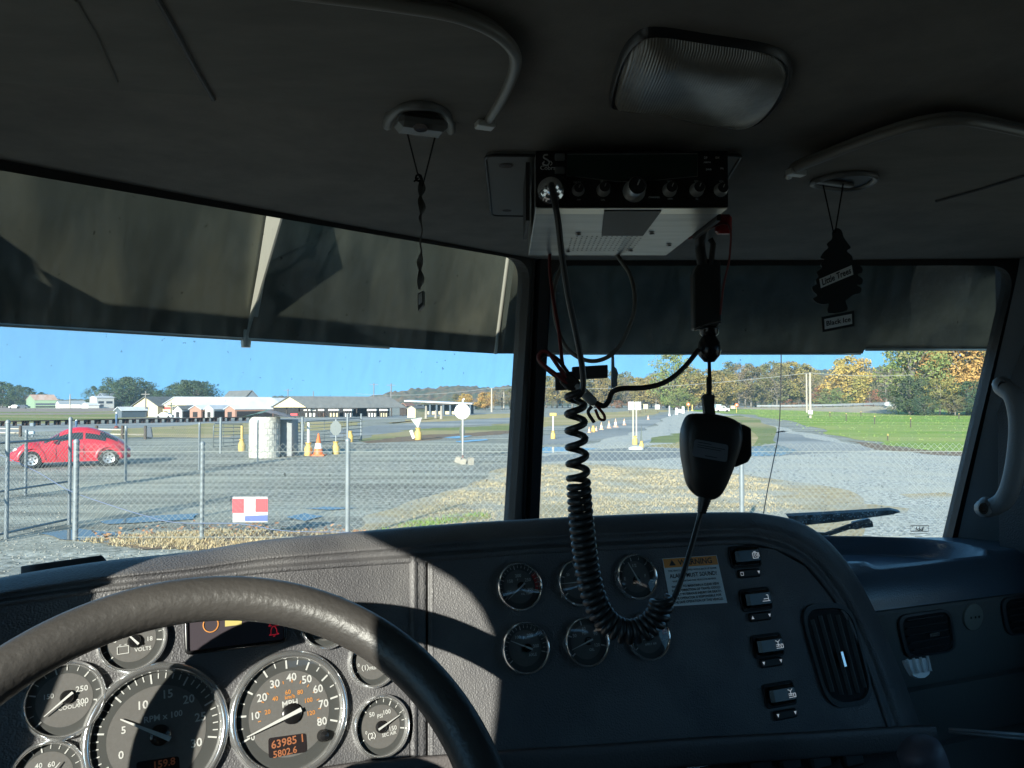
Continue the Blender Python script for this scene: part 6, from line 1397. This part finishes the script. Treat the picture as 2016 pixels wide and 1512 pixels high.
# pickup
p = G(1424, 811); d_ = p.y; pk = thing('pickup_truck', p, 'white pickup with pale blue box, parked at the end of the drive', 'pickup'); k = d_ / F
q_ = lambda x, y, dy=0: W(x, y, d_ + dy)
m = MB(); m.prism([q_(1409, 809), q_(1409, 803), q_(1420, 803), q_(1421, 799), q_(1427, 799), q_(1430, 803), q_(1436, 804), q_(1437, 809)], (0, 1.9, 0)); m.build('body', M_pw, pk)
m = MB(); m.prism([q_(1410, 803.2, .1), q_(1410, 796, .1), q_(1420, 796, .1), q_(1420, 803.2, .1)], (0, 1.7, 0)); m.build('box', mat('pale blue box', (.4, .5, .55), .6), pk)
m = MB(); m.prism([q_(1421.7, 803, -.03), q_(1422.3, 800, -.03), q_(1426.5, 800, -.03), q_(1428.6, 803, -.03)], (0, .02, 0)); m.build('window', M_winb, pk)
for x in (1414, 1431.5): MB().lathe(q_(x, 809, .0), Vector((0, -1, 0)), [(2.4 * k, -.2), (2.4 * k, .05), (1.2 * k, .06), (0, .06)], 16).build('wheel', mat('tyre rubber', (.02, .02, .02), .8), pk, True, angle=40)
# far parked cars at the left farm
for i, (x, c, lab_) in enumerate([(28, M_pw, 'tiny white car in the field, left of two by the barn'), (44, M_winb, 'tiny dark car nearest the green barn'), (322, M_pw, 'white van parked in front of the second cream shed')]):
    d_ = (300, 300, 115)[i]; p = gb_(x, d_); s_ = (1, 1, .55)[i]; t = thing('parked_car', p, lab_, 'car')
    m = MB(); m.prism([p + Vector((a * s_, 0, b * s_)) for a, b in [(-2.2, .3), (-2.2, .9), (-1.2, 1.0), (-.7, 1.5), (.9, 1.5), (1.5, 1.0), (2.2, .9), (2.2, .3)]], (0, 1.7 * s_, 0)); m.build('body', c, t)
    for xx in (-1.4, 1.4): MB().lathe(p + Vector((xx * s_, -.02, .33 * s_)), Vector((0, -1, 0)), [(.33 * s_, -.1), (.33 * s_, .02), (0, .03)], 12).build('wheel', M_dark, t)
# guardrail along the road and its bank
pts = [G(x, y) for x, y in [(1490, 805), (1560, 805.2), (1640, 806), (1710, 808), (1750, 811)]]
tops = [799, 798.5, 797, 795, 793.5]
bank = MB(); gl = thing('guardrail', pts[2], 'pale steel guardrail along the bank with flared right end', 'guardrail')
ex = [((1490 + 262 * i / 30)) for i in range(31)]
def interp(x, xs, ys):
    for i in range(len(xs) - 1):
        if x <= xs[i + 1]: t = (x - xs[i]) / (xs[i + 1] - xs[i]); return ys[i] + (ys[i + 1] - ys[i]) * t
    return ys[-1]
GXs = [1490, 1560, 1640, 1710, 1752]; DD = [300, 280, 255, 230, 212]; RT = [797.5, 797, 795.5, 793, 791.5]; RB = [800.5, 800.5, 799.5, 797.5, 798.5]
rl_ = lambda x, y: W(x, y, interp(x, GXs, DD))
m = MB(); m.grid([[rl_(x, interp(x, GXs, RT)), rl_(x, interp(x, GXs, RT) * .6 + interp(x, GXs, RB) * .4) + Vector((0, -.1, 0)), rl_(x, interp(x, GXs, RB))] for x in ex]); m.lathe(rl_(1749, 795.5), Vector((.2, -1, 0)), [(4.5 / F * 215, 0), (0, .05)], 12, sx=2); m.build('rail', mat('pale steel', (.6, .62, .62), .45, .3), gl, True)
for i in range(12):
    x = 1500 + 20 * i; a_ = rl_(x, interp(x, GXs, RB)); MB().box(a_ + Vector((0, .1, -.5)), (.09, .09, .8)).build('post', M_log, gl)
bk = [[W(x, interp(x, GXs, RB) + 1.5, interp(x, GXs, DD) + 1), W(x, interp(x, GXs, RB) + 3 + (x - 1490) / 80, interp(x, GXs, DD) - 3), G(x, interp(x, [1400, 1490, 1640, 1752], [804, 806, 811, 815]))] for x in [1400] + ex + [1765]]
struct(MB().grid(bk).build('bank', M_tan, None, True))
# utility poles and wires
M_pole = mat('weathered pole', (.42, .38, .31), .85); M_poled = mat('grey pole', (.2, .19, .18), .85); M_wire = mat('wire', (.45, .45, .43), .5)
PT = {}
def pole(x, yb, yt, lab_, arms=0, r=.13, mt=None, d=None):
    d = d or G(x, yb).y; p = gb_(x, d); zt_ = zat(yt, d); t = thing('utility_pole', p, lab_, 'utility pole', 'utility poles')
    MB().lathe(p, UP, [(r * 1.2, -.2), (r * .8, zt_), (0, zt_ + .05)], 10).build('pole', mt or M_pole, t, True, angle=40)
    for i in range(arms): MB().box(p + UP * (zt_ - .5 - 1.0 * i), (1.1 * d / 200, .06, .07)).build('crossarm', M_poled, t)
    PT[lab_[:18]] = p + UP * zt_; return p + UP * zt_
w1 = pole(1595, 823, 734, 'tall bleached utility pole standing in the lawn at right', d=115, r=.17)
w2 = pole(1588, 806, 736, 'slimmer utility pole just behind and left of the bleached one', d=180, r=.2)
MB().box(gb_(1595, 114.5) + UP * .9, (.3, .15, .3)).build('meter_box', M_pw, None); tag(bpy.data.objects['meter_box'], 'small pale meter box on the bleached utility pole', 'meter box')
w3 = pole(968, 808, 764, 'bleached utility pole right of the round sign', d=190, r=.22)
pole(770, 803, 755, 'utility pole with crossarm behind the pavilion end', 1, .2, M_poled, d=230); pole(736, 800, 754, 'thin utility pole left of the pavilion end', 1, .18, M_poled, d=250)
pole(567, 800, 766, 'small utility pole above the pavilion gable', 1, .2, M_poled, d=300); pole(617, 800, 770, 'small utility pole above the pavilion ridge', 0, .2, M_poled, d=300)
pole(287, 817, 770, 'grey lamp pole in front of the first cream shed', 1, .12, M_poled, d=121); pole(138, 803, 776, 'tiny bleached utility pole by the orange tree at left', 0, .2, M_pole, d=320)
pole(1052 - 60, 806, 770, 'slim utility pole near the centre pillar', 0, .2, M_pole, d=260)
def wire(a, b, sag, nm='overhead_wire', lab_='', r=.03):
    pts = [a.lerp(b, i / 14) - UP * (sag * 4 * (i / 14) * (1 - i / 14)) for i in range(15)]; m = MB(); m.tube(pts, r, 4); return tag(m.build(nm, M_wire, None), lab_, 'wire', 'overhead wires')
wire(w1, W(1060, 762, 200), 1.2, lab_='overhead wire from the bleached pole leftward across the wood', r=.035); wire(w1, W(1800, 738, 118), .3, lab_='overhead wire from the bleached pole rightward to the green trees', r=.03)
wire(w3, W(700, 775, 230), 1.0, lab_='overhead wire from the round sign pole toward the pavilion', r=.03); wire(w3, W(1010, 763, 185), .1, lab_='overhead wire from the round sign pole to the centre pillar', r=.03)
# stakes in the lawn
for i, (x, yb, yt) in enumerate([(1634, 821, 812), (1666, 829, 815), (1695, 820, 811), (1722, 835, 820), (1748, 868, 857), (1793, 842, 824), (1888, 825, 815)]):
    p = G(x, yb); d_ = p.y; h = zat(yt, d_); t = thing('lawn_stake', p, f'dark wooden stake with pale tip in the lawn, {ORDN[i]} from the left', 'stake', 'stakes in the lawn')
    MB().box(p + UP * h / 2, (.03 * d_ / 60, .03, h / 2)).build('stake', M_log, t); MB().box(p + UP * (h + .03), (.035 * d_ / 60, .035, .05)).build('tip', M_can, t)

# ------------------------------------------------------------------ trees
def leafmat(name, c, c2, c3=None): 
    m = mat(name, c, .7, c2=c2, ns=4.5, c3=c3, ns3=2.2, ramp=(.4, .6), rnd=.018, spec=.2); return m
LM = {'dkgreen': leafmat('dark green leaves', (.05, .085, .04), (.10, .14, .06), (.07, .10, .06)), 'green': leafmat('mid green leaves', (.14, .20, .06), (.26, .30, .10), (.22, .22, .09)),
      'yellow': leafmat('yellow green leaves', (.27, .22, .07), (.38, .30, .10), (.18, .18, .07)), 'orange': leafmat('orange leaves', (.46, .27, .08), (.56, .37, .12), (.28, .25, .08)),
      'brown': leafmat('brown sparse leaves', (.20, .16, .10), (.28, .22, .13), (.16, .15, .08)), 'red': leafmat('rusty red leaves', (.30, .12, .07), (.38, .17, .10), (.22, .14, .08)), 'olive': leafmat('olive leaves', (.13, .14, .055), (.20, .19, .08), (.17, .13, .07))}
M_bark = mat('grey bark', (.16, .14, .12), .9, c2=(.26, .24, .21), ns=6)
def tree_proto(kind, seed, cards, lobes, wid, h0, cs, gap=0., conif=False):
    """unit-height tree; returns the root Empty"""
    r_ = random.Random(seed); t = thing(kind + '_tree' if kind != 'x' else 'tree', (0, -500 - seed * 3, 0), 'x', 'tree'); o = Vector((0, -500 - seed * 3, 0))
    L_ = []
    for i in range(lobes):
        z = h0 + (1 - h0) * (i + .5) / lobes * .92; env = math.sin(math.pi * min(1, max(0, ((z - h0) / (1 - h0)) * .86 + .12))) ** .7
        if conif: env = (1 - (z - h0) / (1 - h0)) * 1.0 + .08
        a = i * 2.4 + r_.random(); rr = wid * env * r_.uniform(.30, .95)
        L_.append((Vector((math.cos(a) * rr, math.sin(a) * rr, z)), wid * env * r_.uniform(.24, .50) + .03))
    m = MB()
    m.tube([o, o + UP * h0 * .6, o + Vector((.01, .01, h0 + .15)), o + Vector((0, .01, .8))], [.024, .018, .013, .003], 7)
    for c, s_ in L_[:: max(1, lobes // 14)]:
        b = o + UP * (h0 * .5 + (c.z - h0 * .5) * .45); m.tube([b, b.lerp(o + c, .5) + UP * .02, o + c + (c - Vector((0, 0, c.z))) * .4], [.009, .006, .001], 5)
    m.build('trunk', M_bark, t, True)
    m = MB()
    for i in range(cards):
        c, s_ = L_[r_.randrange(lobes)]
        while True:
            v = Vector((r_.gauss(0, 1), r_.gauss(0, 1), r_.gauss(0, 1)))
            if v.length > .1: break
        v = v.normalized() * (r_.random() ** .45); p = c + Vector((v.x, v.y, v.z * .8)) * s_
        if noise.noise(p * 9 + Vector((seed, 0, 0))) < gap - .25: continue
        q = cs * r_.uniform(.5, 1.35); n = (v.normalized() * .7 + Vector((r_.gauss(0, 1), r_.gauss(0, 1), r_.gauss(0, 1) + .4)) * .6).normalized(); a_ = n.orthogonal().normalized(); b_ = n.cross(a_); th = r_.random() * 6.28
        a2 = a_ * math.cos(th) + b_ * math.sin(th); b2 = n.cross(a2)
        m.add([o + p - a2 * q, o + p - b2 * q * .6, o + p + a2 * q, o + p + b2 * q * .6 + n * q * .3], [(0, 1, 2), (0, 2, 3)])
    m.build('crown', LM[kind], t)
    return t
PRO = {}
for kind, seeds, cards, lobes, wid, h0, cs, gap in [('dkgreen', (1, 2), 5200, 26, .42, .08, .020, .05), ('green', (3, 4), 6500, 24, .40, .10, .017, .10), ('yellow', (5, 6), 5200, 20, .36, .18, .018, .16), ('orange', (7, 8), 8500, 24, .40, .12, .018, .04), ('brown', (9, 10, 11), 2400, 22, .30, .22, .014, .22), ('red', (12, 13), 3200, 16, .42, .04, .022, .10), ('olive', (14, 15), 4200, 20, .36, .16, .018, .14)]:
    PRO[kind] = [tree_proto(kind, s_, cards, lobes, wid, h0, cs, gap) for s_ in seeds]
USED = set(); TN = {}
CN = {'dkgreen': 'dark green', 'green': 'bright green', 'yellow': 'yellow-green', 'orange': 'orange', 'brown': 'bare brown', 'red': 'rusty red', 'olive': 'olive'}
TREES = []
def put(kind, x, ytop, d, w_=1., grp='', note='', k=None): TREES.append((kind, x, ytop, d, w_, grp, note))
# left horizon
for x, yt, w_, kd in [(-40, 765, 1.6, 'dkgreen'), (5, 752, 1.5, 'dkgreen'), (30, 758, 1.4, 'dkgreen'), (62, 770, 1.5, 'dkgreen'), (92, 776, 1.6, 'dkgreen'), (48, 762, 1.6, 'dkgreen'), (76, 772, 1.6, 'dkgreen'), (-15, 758, 1.6, 'dkgreen'), (118, 780, 1.4, 'olive'), (136, 782, 1.4, 'olive'), (305, 772, 1.5, 'dkgreen'), (240, 752, 1.5, 'dkgreen'), (358, 754, 1.5, 'dkgreen'), (384, 752, 1.5, 'dkgreen'), (160, 773, 1.6, 'orange'), (178, 785, 1.4, 'yellow'), (190, 760, 1.3, 'dkgreen'), (205, 768, 1.2, 'olive'), (232, 744, 1.5, 'dkgreen'), (256, 742, 1.6, 'dkgreen'), (278, 752, 1.5, 'dkgreen'), (292, 764, 1.2, 'dkgreen'), (322, 768, 1.6, 'dkgreen'), (345, 758, 1.6, 'dkgreen'), (372, 748, 1.6, 'dkgreen'), (396, 750, 1.5, 'dkgreen'), (398, 766, 1.3, 'orange'), (418, 770, 1.3, 'orange'), (452, 770, 1.0, 'brown')]:
    put(kd, x, yt, 350 + rnd.uniform(-15, 25), w_, 'trees behind the farm and sheds', 'behind the far left farm and sheds')
put('brown', 12, 766, 94, 1.6, 'trees behind the farm and sheds', 'standing alone at the left edge in front of the farm')
# middle distance behind pavilion / hall
for x, yt, kd, w_ in [(820, 768, 'yellow', 1.4), (835, 790, 'olive', 1.6), (855, 784, 'brown', 1.8), (900, 776, 'olive', 1.8), (918, 775, 'orange', 1.5), (940, 780, 'red', 1.6), (955, 772, 'orange', 1.6), (972, 768, 'brown', 1.4), (988, 764, 'brown', 1.5), (1004, 764, 'olive', 1.4), (945, 790, 'dkgreen', 2.0), (1018, 770, 'brown', 1.5)]:
    put(kd, x, yt, 260 + rnd.uniform(-20, 20), w_, 'trees behind the market hall', 'behind the market hall left of the centre pillar')
# right wood, back row then front row
x = 1058
while x < 1760:
    kd = rnd.choice(['brown', 'brown', 'olive', 'brown', 'yellow', 'olive']); yt = 742 + 6 * math.sin(x * .02) + rnd.uniform(-10, 8)
    if 1250 < x < 1420: kd = rnd.choice(['yellow', 'olive', 'yellow', 'brown']); yt -= 4
    if 1440 < x < 1600: yt -= 18
    put(kd, x, yt, 330 + rnd.uniform(-25, 40), rnd.uniform(.9, 1.25) * (1.2 if kd != 'brown' else 1), 'trees of the right hand wood', 'in the far wood beyond the drive'); x += rnd.uniform(8, 13)
x = 1062
while x < 1590:
    put(rnd.choice(['red', 'brown', 'olive', 'brown']), x, 786 + rnd.uniform(-5, 4), 325 + rnd.uniform(-10, 10), 1.8, 'bushes at the foot of the wood', 'at the foot of the far wood'); x += rnd.uniform(20, 30)
put('green', 1328, 690, 250, 1.0, 'trees of the right hand wood', 'tallest and open, standing behind the hanging cable'); put('green', 1300, 768, 240, 1.8, 'trees of the right hand wood', 'low and bushy below the tallest open tree'); put('green', 1338, 765, 240, 1.8, 'trees of the right hand wood', 'low and dense right under the tallest open tree')
put('yellow', 1362, 724, 245, 1.5, 'trees of the right hand wood', 'golden, just left of the hanging cord'); put('yellow', 1400, 728, 245, 1.5, 'trees of the right hand wood', 'golden, directly behind the hanging cord'); put('yellow', 1430, 735, 255, 1.3, 'trees of the right hand wood', 'golden, just right of the hanging cord')
put('orange', 1676, 703, 272, 1.25, 'large trees by the lawn', 'standing alone above the guardrail'); put('green', 1640, 764, 270, 1.9, 'large trees by the lawn', 'low and dark, left under the big orange tree') ; put('red', 1622, 758, 280, 1.5, 'large trees by the lawn', 'left of the low dark tree'); put('red', 1712, 765, 278, 1.4, 'large trees by the lawn', 'right beside the big orange tree'); put('brown', 1745, 722, 285, 1.2, 'large trees by the lawn', 'thin, between the orange tree and the green one')
put('red', 1570, 785, 345, 1.8, 'large trees by the lawn', 'low bush behind the bleached pole')
for x, yt, d_, w_, kd, nt_ in [(1795, 660, 150, 1.05, 'green', 'tall, first at the right end of the lawn'), (1790, 742, 146, 1.5, 'dkgreen', 'low, at the foot of the tall green tree'), (1835, 655, 158, 1.1, 'green', 'tall, second at the right end of the lawn'), (1872, 640, 155, 1.3, 'orange', 'tall, between the green trees at the right edge'), (1850, 745, 142, 1.5, 'yellow', 'low, second at the foot of the right trees'), (1905, 655, 150, 1.2, 'orange', 'tall, close to the right pillar'), (1905, 750, 140, 1.4, 'dkgreen', 'low, third at the foot of the right trees'), (1950, 670, 150, 1.2, 'olive', 'tall, behind the right pillar'), (1955, 745, 138, 1.5, 'olive', 'low, beside the right pillar'), (2010, 650, 150, 1.2, 'orange', 'tall, hidden mostly by the right pillar'), (2080, 650, 150, 1.2, 'green', 'tall, beyond the right pillar'), (1820, 780, 138, 1.7, 'dkgreen', 'lowest shrub at the edge of the lawn'), (1880, 778, 136, 1.7, 'olive', 'second low shrub at the edge of the lawn'), (1935, 775, 134, 1.7, 'dkgreen', 'third low shrub at the edge of the lawn')]:
    put(kd, x, yt, d_, w_, 'large trees by the lawn', nt_)
TREES.sort(key=lambda t: t[1])
cnt = {}
for kind, x, yt, d_, w_, grp, note in TREES:
    key = (kind, note); cnt[key] = cnt.get(key, 0) + 1
tot = dict(cnt); cnt = {}
for kind, x, yt, d_, w_, grp, note in TREES:
    key = (kind, note); cnt[key] = cnt.get(key, 0) + 1; i = cnt[key]
    lab_ = f'{CN[kind]} tree {note}' if tot[key] == 1 else f'{ORDN[i - 1]} {CN[kind]} tree from the left {note}'
    pr = PRO[kind][rnd.randrange(len(PRO[kind]))]; h = zat(yt, d_) * 1.04
    p = gb_(x, d_); rz = rnd.random() * 6.28; sc3 = (h * w_, h * w_, h)
    pid = pr.name
    if pid not in USED: USED.add(pid); t = pr; t.location = p; t.rotation_euler = (0, 0, rz); t.scale = sc3; t['label'] = lab_
    else: t = dup(pr, p, rz, sc3, lab_)
    t['group'] = grp; t.name = 'tree'
for kd in PRO:
    for pr in PRO[kd]:
        if pr['label'] == 'x':
            for ch in list(pr.children): bpy.data.objects.remove(ch)
            bpy.data.objects.remove(pr)

# ------------------------------------------------------------------ wooded hills
M_hill = mat('autumn wooded hill', (.05, .085, .055), .95, c2=(.13, .12, .06), ns=.12, c3=(.20, .13, .07), ns3=.05, det=10, ramp=(.42, .6))
def ridge(name, ctrl, d0, dep, mt, seed, bump=6):
    rows = []; n = 520; x0, x1 = ctrl[0][0], ctrl[-1][0]
    for i in range(n + 1):
        x = x0 + (x1 - x0) * i / n; y = interp(x, [c[0] for c in ctrl], [c[1] for c in ctrl]); row = []
        for j in range(15):
            t = j / 14; d_ = d0 + dep * t; z = (zat(y, d0 + dep)) * math.sin(t * math.pi / 2) ** 1.1
            P = gb_(x, d_); P.z = z - 1 + (noise.noise(Vector((P.x * .06, P.y * .06, seed))) + 1.2 * noise.noise(Vector((P.x * .22, P.y * .22, seed)))) * bump * smooth(0, .25, t)
            row.append(P)
        row.append(gb_(x, d0 + dep * 1.5)); rows.append(row)
    return struct(MB().grid(rows).build(name, mt, None, True, org=Vector((0, d0, 0))))
ridge('wooded_hill', [(380, 794), (470, 784), (560, 780), (640, 781), (720, 782), (752, 775), (790, 768), (850, 764), (905, 759), (950, 764), (985, 762), (1010, 758), (1060, 760), (1100, 770)], 480, 260, M_hill, 3, 2.2)
ridge('distant_hill', [(-120, 788), (0, 786), (90, 784), (200, 786), (420, 788), (560, 781), (700, 783), (800, 790)], 650, 140, M_hill, 8, 1.8)
ridge('distant_hill', [(1080, 768), (1300, 772), (1500, 765), (1580, 727), (1640, 727), (1700, 724), (1750, 720), (1850, 724), (2000, 730), (2050, 733)], 520, 140, M_hill, 5, 2)

# ------------------------------------------------------------------ air
hm = bpy.data.materials.new('haze'); hm.use_nodes = True; ht = hm.node_tree; ht.nodes.clear()
ho = ht.nodes.new('ShaderNodeOutputMaterial'); hv = ht.nodes.new('ShaderNodeVolumePrincipled'); hv.inputs['Color'].default_value = (.58, .84, 1.0, 1); hv.inputs['Density'].default_value = .00028; hv.inputs['Anisotropy'].default_value = .1
ht.links.new(hv.outputs[0], ho.inputs['Volume'])
tag(MB().box((0, 0, 64), (960, 960, 65.5)).build('haze', hm, None), kind='stuff')
